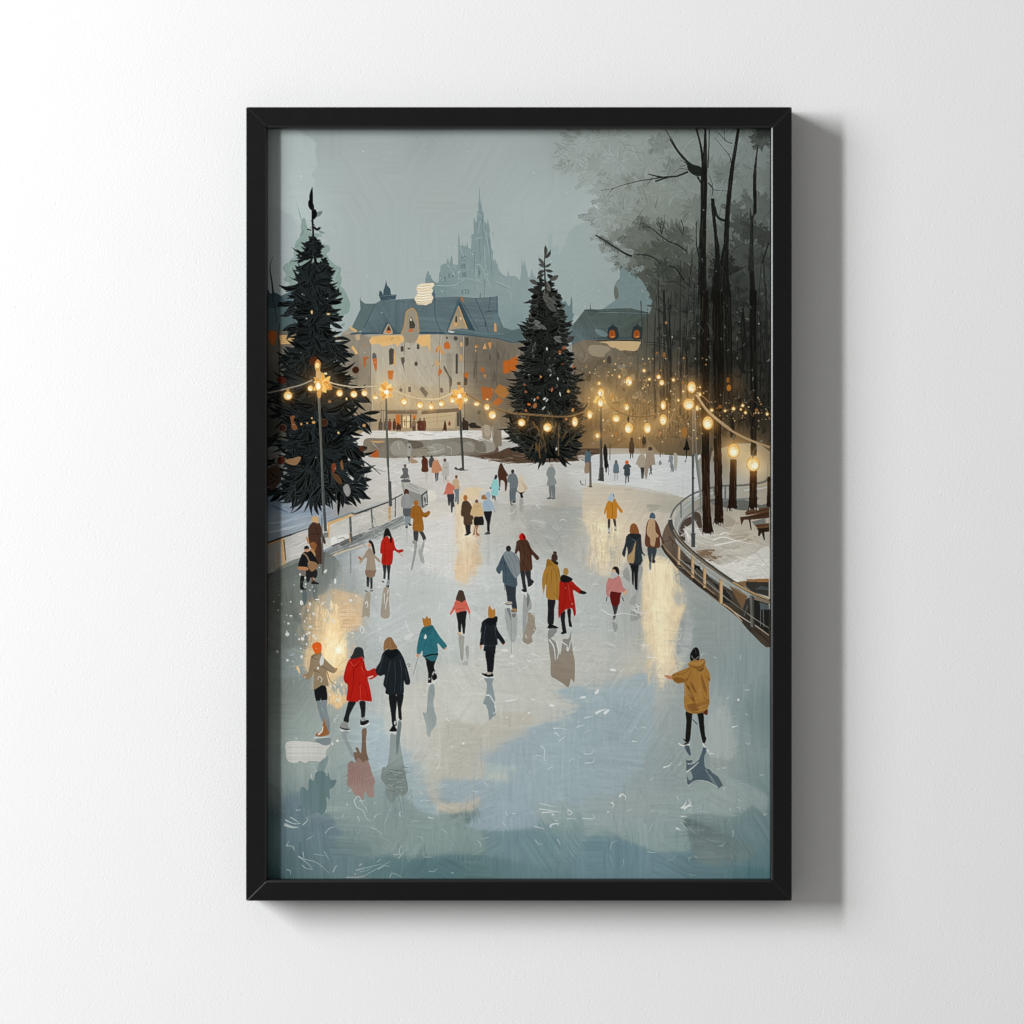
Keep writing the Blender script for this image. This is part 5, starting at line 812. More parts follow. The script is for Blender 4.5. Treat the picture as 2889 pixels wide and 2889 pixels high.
for k in range(34):     # pointed outer boughs
    for sd in (-1,1):
        t=k/33; y=835+t*440; h=np.interp(t,[0,.1,.25,.4,.6,.8,.92,1],[36,42,58,76,96,100,106,84])+rng.normal(0,4); a=rng.normal(.25,.25) if t<.85 else rng.normal(-.1,.25)
        leaf(1541+sd*h*.68, y, a if sd>0 else np.pi-a, h*.2+rng.uniform(8,16), rng.uniform(9,14), FR[rng.integers(5)], sd*.3, (74,76,70), 1, (56,58,52) if k%2 else None)
for _ in range(46):
    x=rng.uniform(1080,1620); y=rng.uniform(1420,1780); a=rng.uniform(-2.2,-.9); leaf(1200+x*K_, 820+y*K_, a, rng.uniform(16,34), rng.uniform(3,6), rng.choice([(92,70,40),(64,58,44),(50,50,44)]), .2)
S('E',(110,80,44),"1250,1830 1240,1700 1270,1580",3,1); S('E',(110,80,44),"1452,1800 1450,1600 1460,1440",3,1)
for x,y,rx,ry,c in [(1510,625,20,18,(140,72,36)),(1465,670,18,20,(150,72,34)),(1495,800,14,12,(96,52,30)),(1610,832,14,14,(160,82,40)),(1258,940,10,14,(200,140,80)),(1080,1025,18,8,(150,80,42)),(1095,1103,16,14,(146,80,44)),(1560,1098,16,16,(206,156,86)),(1195,1255,20,30,(160,92,46)),(1130,1240,20,12,(190,96,42)),(1096,1308,14,15,(156,92,50)),(1608,1302,14,20,(190,130,70)),(1380,1080,12,22,(168,92,60)),(1537,1400,12,14,(190,104,50)),(1225,1168,14,16,(156,92,50))]: ell('E',x,y,rx,ry,c,1,.3)
for x,y,rx,ry,rt in [(1326,635,9,17,0),(1300,1178,20,10,-.6),(1325,1195,22,6,-.9),(1290,1280,26,6,-.8),(1470,1130,6,26,-.2),(1445,960,6,18,-.3),(1190,1190,6,18,.4),(1365,920,5,14,.6),(1130,915,14,3,0),(1468,690,7,5,0),(1430,1725,8,18,.3)]: ell('E',x,y,rx,ry,(214,214,210),1,rt)
dabs(60,(1450,960,1640,1260),[(150,152,146),(100,104,98)],(4,16),(.9,1.8),2.2,.6,.7)
# ---- people (painted figures), far ones first
def fig(t, x, top, bot, coat, legs=(50,50,50), head=(70,52,42), w=None, hem=.58, a=1.0):
    """tiny far figure: head, flared coat, two legs (tile pixels)"""
    h = bot-top; w = w or h*.17; hr = h*.075
    S(t, legs, [(x-w*.3, top+h*hem-6),(x-w*.42, bot)], w*.42*K_*1.1, w*.3*K_); S(t, legs, [(x+w*.3, top+h*hem-6),(x+w*.38, bot-h*.03)], w*.42*K_*1.1, w*.3*K_)
    P(t, coat, [(x-w*.35,top+h*.13),(x+w*.35,top+h*.13),(x+w*.8,top+h*.3),(x+w*.85,top+h*.5),(x+w*.75,top+h*hem),(x-w*.75,top+h*hem),(x-w*.85,top+h*.48),(x-w*.75,top+h*.28)], a)
    ell(t, x, top+hr*1.1, hr*.9, hr*1.15, head)
fig('F',395,1602,1832,(62,50,42),(40,34,30),(50,42,36),34,.72); fig('F',530,1568,1715,(44,40,34),(38,34,30),(40,36,30),26,.68)
P('F',(22,22,22),"985,1640 1005,1640 1020,1700 1025,1738 955,1735 975,1690"); ell('F',994,1628,11,13,(34,28,26)); S('F',(28,28,28),"990,1735 992,1830",3); S('F',(28,28,28),"998,1735 985,1860 970,1858",2)
P('F',(26,26,26),"85,1720 100,1690 120,1700 132,1750 128,1800 140,1900 130,1932 100,1932 92,1850 85,1780"); ell('F',105,1688,12,14,(20,20,20)); P('I',(26,26,26),"92,-20 132,-20 128,100 125,195 110,200 105,100"); S('F',(60,58,54),"160,1665 158,1850",2.5); S('I',(44,44,42),"142,115 142,240",2)
fig('I',225,70,296,(92,112,120),(170,170,166),(100,84,72),38,.62); fig('I',345,76,322,(58,70,74),(50,48,48),(205,92,36),38,.66); P('I',(205,96,40),"318,100 330,78 350,72 362,90 358,104 340,104"); P('I',(58,70,74),"300,160 320,120 345,130 320,170"); P('I',(58,70,74),"360,110 392,140 372,150 350,130")
P('F',(160,150,132),"470,1840 490,1800 505,1775 525,1780 545,1830 560,1880 530,1932 480,1932 460,1900 440,1890"); P('I',(160,150,132),"470,30 500,5 530,20 552,70 545,140 510,155 470,145 475,90 440,120"); P('F',(148,134,116),"565,1800 575,1760 600,1750 625,1770 640,1850 650,1895 620,1900 600,1932 540,1932"); P('I',(150,136,118),"560,-20 630,-20 652,120 630,110 618,130 580,130 575,180 560,270 545,270 530,160 545,90"); ell('F',598,1724,24,22,(62,52,46)); ell('F',512,1795,14,18,(164,154,136))
S('I',(40,40,40),"500,150 505,200 505,272",6,3); S('I',(40,40,40),"522,150 520,272",5,3); S('I',(96,98,94),"600,130 610,180 585,230",5,3); S('I',(96,98,94),"605,130 600,180 618,228",4,3)
P('F',(128,134,138),"805,1830 820,1790 840,1800 845,1840 840,1900 845,1932 815,1932 812,1870 790,1870"); P('I',(128,134,138),"800,30 845,30 840,90 858,150 855,195 838,195 820,130 815,90"); S('I',(112,116,118),"838,130 820,205",3,2); P('F',(168,164,152),"855,1800 870,1775 885,1790 895,1860 885,1932 860,1932"); P('I',(166,162,150),"855,0 885,0 895,60 880,110 885,180 872,185 862,110"); ell('F',822,1785,9,10,(70,66,62)); ell('F',866,1775,9,10,(160,150,134))
P('I',(130,136,136),"695,80 710,75 725,110 700,125 690,110"); S('I',(66,66,64),"705,-10 706,40",3,2); S('I',(60,54,48),"1260,0 1250,80",3,1); S('I',(60,54,48),"1290,40 1285,90",3,1); P('F',(70,62,52),"1250,1720 1275,1710 1270,1760 1250,1840 1240,1800",.9)
P('E',(76,98,108),"1740,1810 1745,1770 1775,1745 1800,1770 1806,1840 1800,1880 1742,1880"); ell('E',1780,1742,11,15,(54,44,40)); P('E',(80,56,44),"1745,1880 1800,1880 1795,1910 1750,1905"); P('H',(150,126,106),"1745,110 1785,100 1785,205 1735,205"); P('H',(106,98,86),"1785,80 1808,85 1815,365 1788,362",1,0); S('H',(60,56,50),"1780,360 1820,362",3); S('H',(120,100,78),"1690,290 1700,330 1745,340 1745,280",3,1.2); P('H',(60,60,60),"1700,300 1690,320 1740,345 1700,335",.7)
P('G',(150,148,140),"1580,-100 1595,-115 1615,-110 1630,-60 1612,-10 1580,10"); P('G',(60,58,56),"1580,10 1612,10 1608,60 1600,110 1592,60"); P('G',(168,140,116),"1620,10 1640,50 1690,80 1690,100 1615,100"); P('D',(160,158,148),"1585,1740 1600,1720 1618,1740 1615,1800 1580,1800"); ell('D',1605,1708,10,12,(78,68,58))
P('G',(98,98,100),"1522,165 1545,152 1575,152 1592,175 1588,210 1606,268 1560,275 1500,262 1535,215"); ell('G',1556,132,16,19,(100,84,74)); P('G',(92,92,94),"1525,282 1605,282 1608,310 1520,308"); S('G',(190,186,180),"1560,275 1600,262",2)
P('G',(190,184,174),"1760,190 1805,190 1800,280 1795,300 1775,300 1780,240"); P('G',(86,46,32),"1735,85 1745,55 1775,40 1800,60 1808,90 1806,130 1808,195 1738,195 1740,130"); ell('G',1757,38,15,18,(72,42,32))
P('H',(72,76,78),"40,70 58,42 80,40 98,62 95,135 60,152 42,140"); ell('H',69,32,13,16,(58,56,54))
S('H',(52,56,58),"112,200 118,308",5,3); S('H',(52,56,58),"136,200 134,296",5,3); P('H',(188,132,98),"75,120 90,78 115,60 140,75 160,120 186,165 180,190 152,195 148,206 74,206"); ell('H',113,52,17,21,(208,192,172))
S('H',(184,180,172),"202,240 205,318",5,3); S('H',(92,90,88),"225,240 222,285",4,3); P('H',(180,178,168),"188,125 200,92 220,86 255,100 262,170 252,246 184,242"); ell('H',213,70,18,21,(104,80,74)); P('H',(150,148,138),"205,150 245,150 243,158 205,158")
# couple in coral and beige
P('H',(112,120,124),"310,382 364,380 367,450 366,545 346,545 345,470 340,522 320,520 326,450"); P('H',(190,164,130),"298,305 315,278 345,274 366,295 372,350 384,396 360,382 310,388 295,340"); ell('H',338,252,16,20,(116,78,56))
P('H',(58,58,60),"240,440 312,434 312,520 320,580 302,580 296,635 280,636 275,520 266,565 250,560 244,500"); P('H',(196,112,92),"215,400 230,340 255,314 280,328 325,372 302,402 306,434 240,442 200,446 202,430"); ell('H',243,298,18,21,(198,180,160))
# teal girl, brown cloak, grey man, beige cloak, tall grey man
P('H',(72,46,34),"800,150 812,115 828,104 846,125 858,155 885,200 906,242 886,250 896,310 884,400 868,402 864,315 825,290 816,372 804,370 800,290 788,220"); ell('H',826,118,14,17,(62,42,34))
S('H',(60,54,52),"735,445 738,495",5,3.5); S('H',(60,54,52),"755,448 762,508",5,3.5); P('H',(142,196,194),"735,300 750,275 775,272 792,300 802,350 814,385 796,388 792,455 718,446 728,380 705,378 718,340"); P('H',(46,46,48),"758,240 770,226 784,240 782,265 762,282 750,275"); ell('H',712,375,9,12,(50,48,48)); ell('H',806,390,8,12,(50,48,48))
P('H',(96,106,110),"922,372 1000,374 985,450 984,522 950,526 956,460 944,522 922,525"); P('H',(106,116,118),"905,240 940,215 975,218 1000,250 1014,300 1012,332 1000,372 924,376 918,320 893,305"); ell('H',952,193,18,23,(52,49,46)); P('H',(44,44,42),"925,525 940,540 955,560 935,555"); P('H',(54,50,48),"950,520 985,520 985,532 950,535")
P('H',(34,34,34),"995,405 1050,418 1090,405 1060,440 1070,478 1040,476 1030,440"); P('H',(206,190,166),"1014,310 1025,250 1036,228 1055,250 1075,300 1117,372 1090,402 1050,420 1014,410"); P('H',(188,170,146),"1040,290 1075,330 1117,372 1090,402 1060,350",.8)
P('H',(112,118,118),"1350,345 1412,340 1412,475 1386,478 1380,380 1376,472 1356,470"); P('H',(132,138,136),"1325,190 1345,150 1370,138 1395,145 1415,180 1420,225 1408,250 1432,322 1380,348 1325,345 1337,270 1320,230"); ell('H',1374,128,19,20,(168,162,152)); S('H',(190,192,188),"1415,240 1434,280",1.5); P('H',(100,102,100),"1320,490 1360,468 1380,490 1345,497"); P('H',(110,112,110),"1380,480 1415,476 1420,490 1385,500")
# trio
S('H',(44,42,42),"448,765 460,870",10,7); S('H',(44,42,42),"478,765 478,860",9,7); P('H',(34,34,36),"428,884 450,868 496,850 498,862 465,890 430,894"); P('H',(78,60,46),"398,545 418,515 450,510 480,530 510,585 512,640 525,690 522,722 512,722 512,770 465,775 418,770 415,690 398,684 387,650"); ell('H',437,482,23,33,(168,108,58))
P('H',(148,104,74),"545,770 562,775 542,830 537,885 520,882 530,830"); P('H',(148,104,74),"565,775 584,775 562,850 596,890 560,892 550,845"); P('H',(34,33,32),"540,682 622,678 638,770 590,780 530,774"); P('H',(200,172,128),"520,560 545,535 590,536 608,555 632,632 630,660 625,682 542,684 508,672 490,655"); ell('H',560,518,18,20,(116,80,60)); S('H',(160,130,92),"540,580 600,570",1.5)
P('H',(30,30,32),"640,624 722,622 716,700 702,790 702,850 676,846 670,750 648,690"); P('H',(160,110,64),"612,490 618,455 650,448 665,475 692,500 690,530 660,500 630,500"); P('H',(154,172,184),"628,545 645,508 690,492 725,520 742,570 768,630 752,640 722,590 718,622 640,626 628,600"); P('H',(156,174,188),"652,455 665,428 690,416 708,440 706,482 680,492"); P('H',(70,70,70),"648,870 680,848 706,858 702,880 650,882"); ell('H',760,632,7,8,(190,150,128))
# grey woman and rust coat by the left wall
P('G',(128,140,144),"1556,672 1592,672 1590,800 1560,805"); P('G',(124,136,140),"1590,672 1616,672 1614,770 1600,760"); P('G',(84,88,90),"1538,588 1622,586 1618,672 1546,678"); P('G',(142,144,144),"1518,480 1545,450 1600,450 1630,500 1642,560 1622,592 1540,594 1514,565"); P('G',(78,46,40),"1545,420 1555,390 1575,384 1595,400 1600,440 1570,436 1550,450"); P('G',(40,40,40),"1556,800 1575,792 1590,800 1575,812"); P('G',(40,40,40),"1590,755 1615,765 1632,782 1605,785")
P('G',(60,62,63),"1650,828 1702,840 1692,955 1656,955"); P('G',(60,62,63),"1708,845 1748,842 1788,930 1762,958 1738,905"); P('G',(150,96,36),"1628,590 1668,560 1720,575 1762,642 1815,622 1832,638 1828,655 1790,697 1748,692 1758,760 1756,842 1690,845 1638,825 1645,712 1618,704 1614,660"); ell('G',1676,536,25,30,(162,98,38)); P('G',(150,146,140),"1636,958 1650,942 1685,955 1680,985 1640,980"); P('G',(180,178,172),"1750,955 1785,928 1786,942 1758,968")
for s in ["1660,600 1650,700 1655,820","1720,590 1745,690","1690,640 1700,740","1790,690 1745,660"]: S('G',(118,72,26),s,1.6,1)
for s,c in [("1570,830 1585,835 1580,970 1570,960",(176,178,174)),("1660,990 1690,1000 1640,1250 1620,1255 1650,1100",(140,142,138)),("1750,970 1770,960 1750,1075 1725,1060",(150,152,148)),("1700,1050 1730,1040 1770,1185 1730,1180",(158,160,156))]: P('G',c,s,.85)
# adults and child at the left wall
P('G',(72,50,40),"510,790 530,765 560,745 620,755 640,790 660,870 694,965 672,982 640,905 656,1060 664,1195 610,1198 570,1190 550,980 512,985 498,850"); P('G',(192,158,112),"542,740 540,700 560,682 590,680 612,700 616,745 600,760 575,748"); P('G',(170,122,82),"478,920 490,905 512,960 500,985"); S('G',(48,34,28),"580,800 620,920 640,1180",2,1); S('G',(48,34,28),"520,880 640,880",1.2)
P('G',(90,90,88),"644,720 654,720 668,1060 690,1060 664,1300 650,1290",.9)
P('G',(136,88,50),"515,1000 530,970 565,965 592,990 585,1030 575,1060 545,1045"); P('G',(170,130,90),"520,1040 560,1050 580,1100 570,1140 545,1120")
P('G',(34,34,34),"470,1240 590,1260 592,1350 520,1352 512,1300 520,1385 482,1392"); P('G',(110,78,58),"538,1350 568,1350 572,1395 540,1395"); P('G',(36,32,30),"536,1395 570,1390 616,1412 614,1425 540,1422"); P('G',(110,104,98),"416,1270 470,1272 466,1340 420,1335"); P('G',(26,27,28),"420,1335 464,1338 450,1400 445,1455 478,1470 475,1485 415,1475 412,1400")
P('G',(26,27,28),"392,1230 402,1170 430,1095 465,1065 500,1050 545,1075 590,1150 614,1200 590,1215 520,1180 496,1190 494,1240 440,1250"); P('G',(170,120,82),"392,1232 494,1240 488,1272 395,1262"); P('G',(142,106,76),"500,1185 540,1175 590,1190 602,1235 542,1284 510,1250"); S('G',(150,120,92),"440,1085 480,1110 520,1190",3); ell('G',483,1030,29,28,(24,25,26)); P('G',(188,138,108),"458,1045 505,1040 515,1058 490,1072 465,1065")
for s,c in [("440,1490 480,1500 485,1600 460,1660 440,1590",(74,88,92)),("545,1440 600,1440 600,1600 560,1590",(92,102,102)),("250,1440 275,1620 260,1600",(80,90,90)),("955,1090 970,1085 972,1285 958,1290",(120,126,124))]: P('G',c,s,.7)
# girl and red coat
P('G',(48,50,52),"1138,1338 1168,1338 1162,1450 1142,1480 1138,1420"); P('G',(48,50,52),"1176,1342 1202,1342 1200,1475 1182,1490"); P('G',(136,110,92),"1128,1258 1238,1258 1232,1310 1215,1345 1136,1336"); P('G',(156,141,122),"1145,1050 1172,1026 1205,1058 1225,1100 1286,1162 1272,1186 1226,1142 1238,1262 1180,1268 1128,1262 1142,1150 1118,1140 1070,1196 1058,1180 1102,1118"); P('G',(198,150,122),"1154,1010 1160,975 1182,975 1186,1010 1170,1022"); P('G',(32,28,26),"1155,960 1178,945 1200,960 1218,1000 1232,1085 1215,1094 1196,1030 1182,985"); P('G',(168,110,80),"1042,1130 1052,1118 1085,1140 1070,1160"); P('G',(176,178,172),"1120,1480 1138,1452 1160,1460 1150,1500 1130,1506"); P('G',(172,174,170),"1178,1490 1195,1470 1212,1480 1190,1502"); S('G',(40,40,40),"1120,1490 1150,1508",3); S('G',(40,40,40),"1176,1500 1210,1490",3); S('G',(120,106,90),"1160,1050 1215,1110",1.5)
P('G',(46,48,50),"1312,1208 1352,1212 1348,1300 1340,1372 1320,1370 1320,1290"); P('G',(46,48,50),"1356,1212 1398,1205 1392,1300 1386,1388 1366,1388 1364,1300"); P('G',(172,34,24),"1308,935 1345,905 1400,898 1430,930 1448,1010 1475,1048 1530,1040 1538,1058 1525,1074 1478,1078 1432,1055 1426,1130 1410,1206 1350,1214 1298,1196 1304,1096 1284,1082 1292,980"); P('G',(186,186,180),"1370,900 1392,892 1404,908 1385,925"); P('G',(30,28,26),"1318,925 1330,850 1348,815 1375,815 1394,850 1410,895 1414,955 1400,974 1390,960 1388,905 1350,900"); P('G',(196,198,194),"1302,1385 1320,1368 1345,1372 1345,1395 1310,1402"); P('G',(140,146,146),"1362,1380 1390,1382 1385,1430 1352,1440"); S('G',(30,30,30),"1302,1388 1330,1402",3.5); P('G',(34,34,34),"1340,1435 1360,1440 1384,1430 1378,1460 1358,1455"); S('G',(160,60,44),"1480,1075 1510,1100 1545,1130",2,1); S('G',(140,22,14),"1330,960 1340,1060 1325,1190",1.6); S('G',(140,22,14),"1420,960 1430,1050",1.6)
P('G',(160,150,132),"1130,1520 1178,1515 1175,1640 1168,1780 1130,1770 1088,1780 1100,1660",.95); P('G',(156,146,130),"1325,1470 1385,1470 1382,1600 1386,1780 1294,1778 1300,1640",.95)
for s in ["1120,1640 1140,1610 1150,1660 1130,1680","1330,1520 1330,1640","1370,1560 1350,1640 1340,1700","1375,1480 1360,1540"]: S('G',(206,206,200),s,3,1.5)
# coral girl, beige, blue and brown couple
P('H',(34,33,34),"342,1722 446,1712 444,1790 432,1932 410,1960 396,1850 385,1960 362,1940 352,1830"); P('K',(32,32,33),"345,190 446,165 442,245 432,375 408,400 398,300 390,310 386,395 364,400 354,290"); P('K',(206,180,140),"350,408 388,402 390,430 355,428"); P('K',(32,30,30),"410,402 425,372 432,400 428,418 412,420"); P('K',(40,34,30),"348,412 375,430 390,432 380,437")
P('H',(202,98,82),"328,1605 375,1588 400,1610 430,1592 452,1622 492,1728 472,1738 442,1680 448,1708 390,1720 330,1736 324,1700 278,1758 268,1742 308,1660"); P('H',(72,56,46),"332,1592 348,1530 365,1492 388,1486 415,1500 428,1540 442,1592 415,1608 398,1626 372,1608"); S('H',(110,112,110),"478,1740 490,1808",1.6); S('H',(160,70,58),"330,1700 380,1690 440,1695",1.3)
P('K',(150,150,142),"365,440 425,450 420,520 415,690 390,700 375,600",.9); P('K',(150,150,142),"440,560 470,550 475,640 460,700 440,620",.8); P('K',(168,168,162),"400,740 460,710 465,755 430,765",.8)
P('H',(42,44,46),"1035,1272 1082,1278 1092,1400 1106,1482 1070,1484 1050,1380"); P('H',(42,44,46),"1085,1278 1148,1272 1152,1360 1182,1388 1150,1442 1120,1452 1108,1370"); P('H',(76,50,37),"996,955 1050,930 1100,934 1130,970 1155,1030 1200,1085 1242,1132 1216,1162 1162,1102 1166,1200 1162,1268 1100,1280 1030,1272 1030,1160 1020,1060 985,1102 974,1080 988,1000"); P('H',(186,28,22),"1024,892 1040,872 1056,862 1080,882 1096,912 1090,932 1030,934"); P('H',(110,14,12),"1060,870 1082,890 1092,930 1070,930"); P('H',(34,34,36),"1044,1482 1072,1478 1106,1486 1104,1512 1070,1508"); P('H',(36,34,34),"1122,1450 1160,1420 1182,1388 1178,1420 1140,1455"); S('H',(220,222,218),"1048,1512 1080,1520 1108,1512",2.5); S('H',(222,224,220),"1122,1462 1165,1440 1182,1410",2.5)
for s in ["1060,960 1080,1100 1070,1220","1110,980 1150,1080 1140,1180","1020,1000 1040,1080"]: S('H',(46,30,24),s,2,1)
P('H',(48,56,62),"868,1415 938,1445 948,1600 925,1625 898,1618 884,1520"); P('H',(50,58,64),"932,1442 988,1442 986,1560 1000,1695 948,1690 934,1560"); P('H',(68,84,94),"838,1112 880,1066 930,1060 1000,1108 1028,1180 1032,1300 1000,1345 1002,1442 940,1447 858,1415 842,1380 836,1270 814,1312 788,1298 770,1258 800,1200"); P('H',(126,136,140),"852,1088 880,1062 930,1060 990,1100 1022,1180 1032,1290 1010,1335 980,1357 930,1280 890,1200 862,1140"); ell('H',906,1035,30,34,(44,42,40))
for s in ["900,1090 960,1180 990,1330","870,1100 920,1210 960,1320","960,1090 1010,1190"]: S('H',(96,106,110),s,2,1)
for s in ["860,1180 880,1300 870,1400","960,1360 970,1430"]: S('H',(46,58,66),s,2,1)
P('H',(170,162,148),"868,1630 900,1612 942,1616 942,1640 905,1646"); S('H',(54,46,40),"868,1634 905,1648 940,1640",2.5); P('H',(150,118,84),"934,1710 950,1690 995,1692 998,1722 960,1726"); S('H',(50,36,26),"934,1712 965,1728 998,1722",2.5); S('H',(60,70,76),"862,1420 864,1490",1.5)
P('K',(158,162,160),"870,140 940,180 1000,200 1000,330 990,470 945,510 900,400 870,250",.85); P('K',(120,126,126),"885,150 905,135 925,150 940,290 915,220"); P('K',(116,116,114),"945,205 985,200 978,235 955,238"); S('K',(110,112,110),"936,300 938,630",1.3)
P('K',(150,152,150),"1072,0 1100,20 1150,50 1160,140 1120,180 1105,280 1110,400 1070,450 1060,300",.9); P('K',(150,140,126),"1118,190 1165,195 1195,205 1195,300 1205,380 1160,440 1170,500 1120,535 1080,520 1060,470 1090,380 1110,300"); P('K',(104,106,106),"1110,-30 1140,20 1130,90 1110,130",.8)
for s in ["1040,500 1070,520 1110,530","1160,200 1190,215 1185,240","1090,430 1110,470","1180,370 1220,400"]: S('K',(210,212,208),s,2.5,1.2)
# mustard coat and red coat
P('H',(32,33,34),"1338,1580 1418,1590 1405,1700 1398,1855 1334,1850 1336,1700"); P('H',(190,140,100),"1278,1470 1300,1450 1298,1500 1288,1524"); P('H',(164,120,52),"1312,1240 1318,1190 1330,1148 1365,1158 1400,1180 1440,1215 1465,1280 1476,1400 1472,1585 1420,1592 1322,1572 1318,1430 1304,1450 1302,1470 1278,1472 1273,1370 1290,1290"); P('H',(34,32,30),"1364,1150 1410,1170 1448,1182 1446,1212 1420,1208 1390,1182"); P('H',(66,48,40),"1376,1150 1378,1105 1395,1090 1392,1070 1412,1064 1434,1072 1430,1092 1442,1120 1438,1160 1410,1176"); P('H',(140,98,40),"1316,1240 1332,1152 1380,1190 1410,1225 1350,1220",.8)
for s in ["1400,1240 1430,1330 1440,1560","1330,1300 1320,1420","1380,1260 1370,1420","1440,1250 1465,1350","1400,1520 1460,1580"]: S('H',(120,84,34),s,2,1)
P('K',(24,25,26),"1330,355 1350,310 1385,318 1445,345 1442,365 1345,366"); S('K',(216,218,214),"1330,362 1390,372 1445,362",2.2)
P('K',(30,31,32),"1474,210 1525,168 1522,280 1538,385 1530,405 1500,410 1482,300"); P('K',(30,31,32),"1546,155 1588,150 1586,260 1602,342 1570,348 1556,250"); P('K',(26,27,28),"1476,408 1505,390 1536,388 1538,410 1490,424"); S('K',(210,212,208),"1545,345 1605,352",2.2)
P('H',(158,30,23),"1468,1390 1530,1400 1590,1384 1650,1440 1704,1490 1692,1532 1640,1502 1610,1490 1628,1600 1642,1740 1620,1768 1600,1690 1550,1692 1490,1732 1453,1795 1449,1640 1460,1500"); P('H',(26,25,26),"1474,1340 1505,1318 1560,1336 1606,1366 1585,1392 1530,1408 1474,1388"); ell('H',1532,1285,30,42,(166,126,66)); P('H',(26,25,26),"1690,1490 1735,1500 1760,1516 1738,1532 1690,1526"); S('H',(120,16,12),"1530,1420 1520,1560 1490,1720",2,1); S('H',(120,16,12),"1600,1440 1620,1490",2,1); S('H',(200,70,56),"1560,1430 1580,1600",1.2); ell('H',1528,1462,4,4,(220,190,180)); ell('H',1600,1638,5,5,(226,220,214))
PF('K',"1340,380 1440,372 1390,450 1370,470 1430,520 1460,640 1480,610 1500,480 1560,470 1590,380 1590,470 1610,620 1630,720 1626,940 1590,910 1560,1000 1500,960 1420,910 1368,870 1366,720 1350,600",[(1400,420,(130,134,132)),(1400,600,(140,134,124)),(1500,800,(144,130,114)),(1600,700,(148,134,116)),(1580,420,(140,142,138))])
for s in ["1350,480 1400,560 1420,700","1430,500 1450,600 1440,690","1480,500 1550,550","1545,560 1555,605 1590,480","1610,600 1640,560"]: S('K',(206,210,206),s,4,2)
# right-hand walkers
P('I',(62,56,52),"136,706 162,706 156,822 137,822"); P('I',(62,56,52),"190,706 216,704 228,796 210,802"); P('I',(190,126,42),"135,520 160,505 205,484 225,510 242,545 292,615 298,640 272,642 238,592 232,702 180,710 124,704 122,620 104,664 92,648 108,580"); P('I',(168,184,194),"130,512 150,452 182,428 200,440 206,472 190,518 180,530 160,515"); S('I',(120,76,24),"180,540 188,640 186,705",1.6); P('I',(180,180,174),"136,820 158,820 158,865 140,865"); P('I',(180,180,174),"206,800 230,795 230,838 208,838"); S('I',(44,40,38),"138,866 160,862",2.5); S('I',(44,40,38),"205,826 228,840",2.5); P('I',(60,70,78),"192,445 200,440 204,470 196,475")
P('I',(58,66,70),"568,1008 668,1020 642,1160 622,1185 618,1080 608,1195 588,1192"); P('I',(98,60,44),"558,765 590,715 650,725 690,790 722,900 752,972 732,980 702,905 702,1020 620,1022 542,1000 546,860"); P('I',(182,152,116),"574,752 600,714 645,728 652,790 656,850 688,890 680,912 660,916 642,1008 600,990 594,920 560,870"); P('I',(72,92,110),"588,702 598,656 625,641 650,668 650,710 620,705"); P('I',(110,120,124),"582,1195 608,1200 605,1265 590,1270"); S('I',(210,212,208),"560,1270 610,1272",2.2); P('I',(44,46,48),"618,1150 650,1160 648,1190 620,1192")
P('I',(28,29,30),"378,1205 432,1212 422,1300 416,1432 398,1405 394,1290"); P('I',(28,29,30),"428,1212 478,1212 466,1330 462,1475 430,1468 424,1340"); P('I',(38,42,45),"372,1188 492,1186 482,1218 376,1212"); P('I',(46,53,56),"346,890 380,866 440,862 494,884 502,960 514,1062 542,1102 532,1114 506,1092 512,1182 440,1192 350,1162 350,1080 342,1012 322,1122 300,1112 290,1080 320,990 332,912"); P('I',(34,40,42),"352,880 430,868 496,882 470,920 430,945 385,905"); P('I',(132,82,46),"372,835 384,780 415,758 450,780 478,862 440,872 400,868 378,866"); P('I',(168,138,98),"350,1180 355,1112 400,1062 440,950 432,1040 418,1185 380,1190"); S('I',(84,96,98),"400,930 440,950",1.5); P('I',(30,30,32),"432,1465 462,1460 464,1480 436,1482")
for s in ["480,930 490,1060","380,960 370,1060","450,1060 460,1170"]: S('I',(30,36,38),s,2,1)
P('I',(58,56,54),"184,1648 248,1646 228,1740 214,1802 188,1802 200,1740"); P('I',(92,26,22),"162,1505 278,1496 272,1560 256,1648 180,1652"); P('I',(186,122,116),"150,1352 190,1362 250,1326 278,1370 300,1450 346,1498 332,1532 290,1502 268,1514 160,1502 156,1556 124,1552 114,1460 130,1390"); P('I',(36,28,28),"178,1292 190,1242 220,1228 254,1250 260,1310 236,1328 210,1270"); P('I',(176,180,178),"164,1312 182,1278 230,1298 244,1330 196,1362 170,1340"); P('I',(216,172,140),"180,1270 200,1260 220,1275 215,1295 190,1290",.9); P('I',(214,168,130),"312,1508 345,1490 345,1515 320,1534"); S('I',(50,56,58),"125,1560 118,1610",3); S('I',(70,78,80),"290,1560 308,1608",3); P('I',(120,120,116),"192,1790 218,1788 210,1810 190,1808")
P('L',(150,152,148),"185,290 240,320 230,390 205,390",.9); P('L',(140,142,138),"400,150 460,190 500,240 400,285 380,240",.6); P('I',(140,142,138),"300,1290 350,1240 380,1390 320,1360",.7); P('I',(136,140,138),"470,1230 520,1260 480,1420 440,1650 490,1640 430,1700 450,1560",.7); P('I',(150,152,146),"400,1560 440,1540 430,1640 370,1640",.7)
for s in ["440,1640 470,1700 440,1760","400,1700 500,1740 580,1720","60,1700 180,1760 300,1740 460,1770","490,1660 430,1680 450,1740"]: S('I',(212,214,210),s,3,1.2)
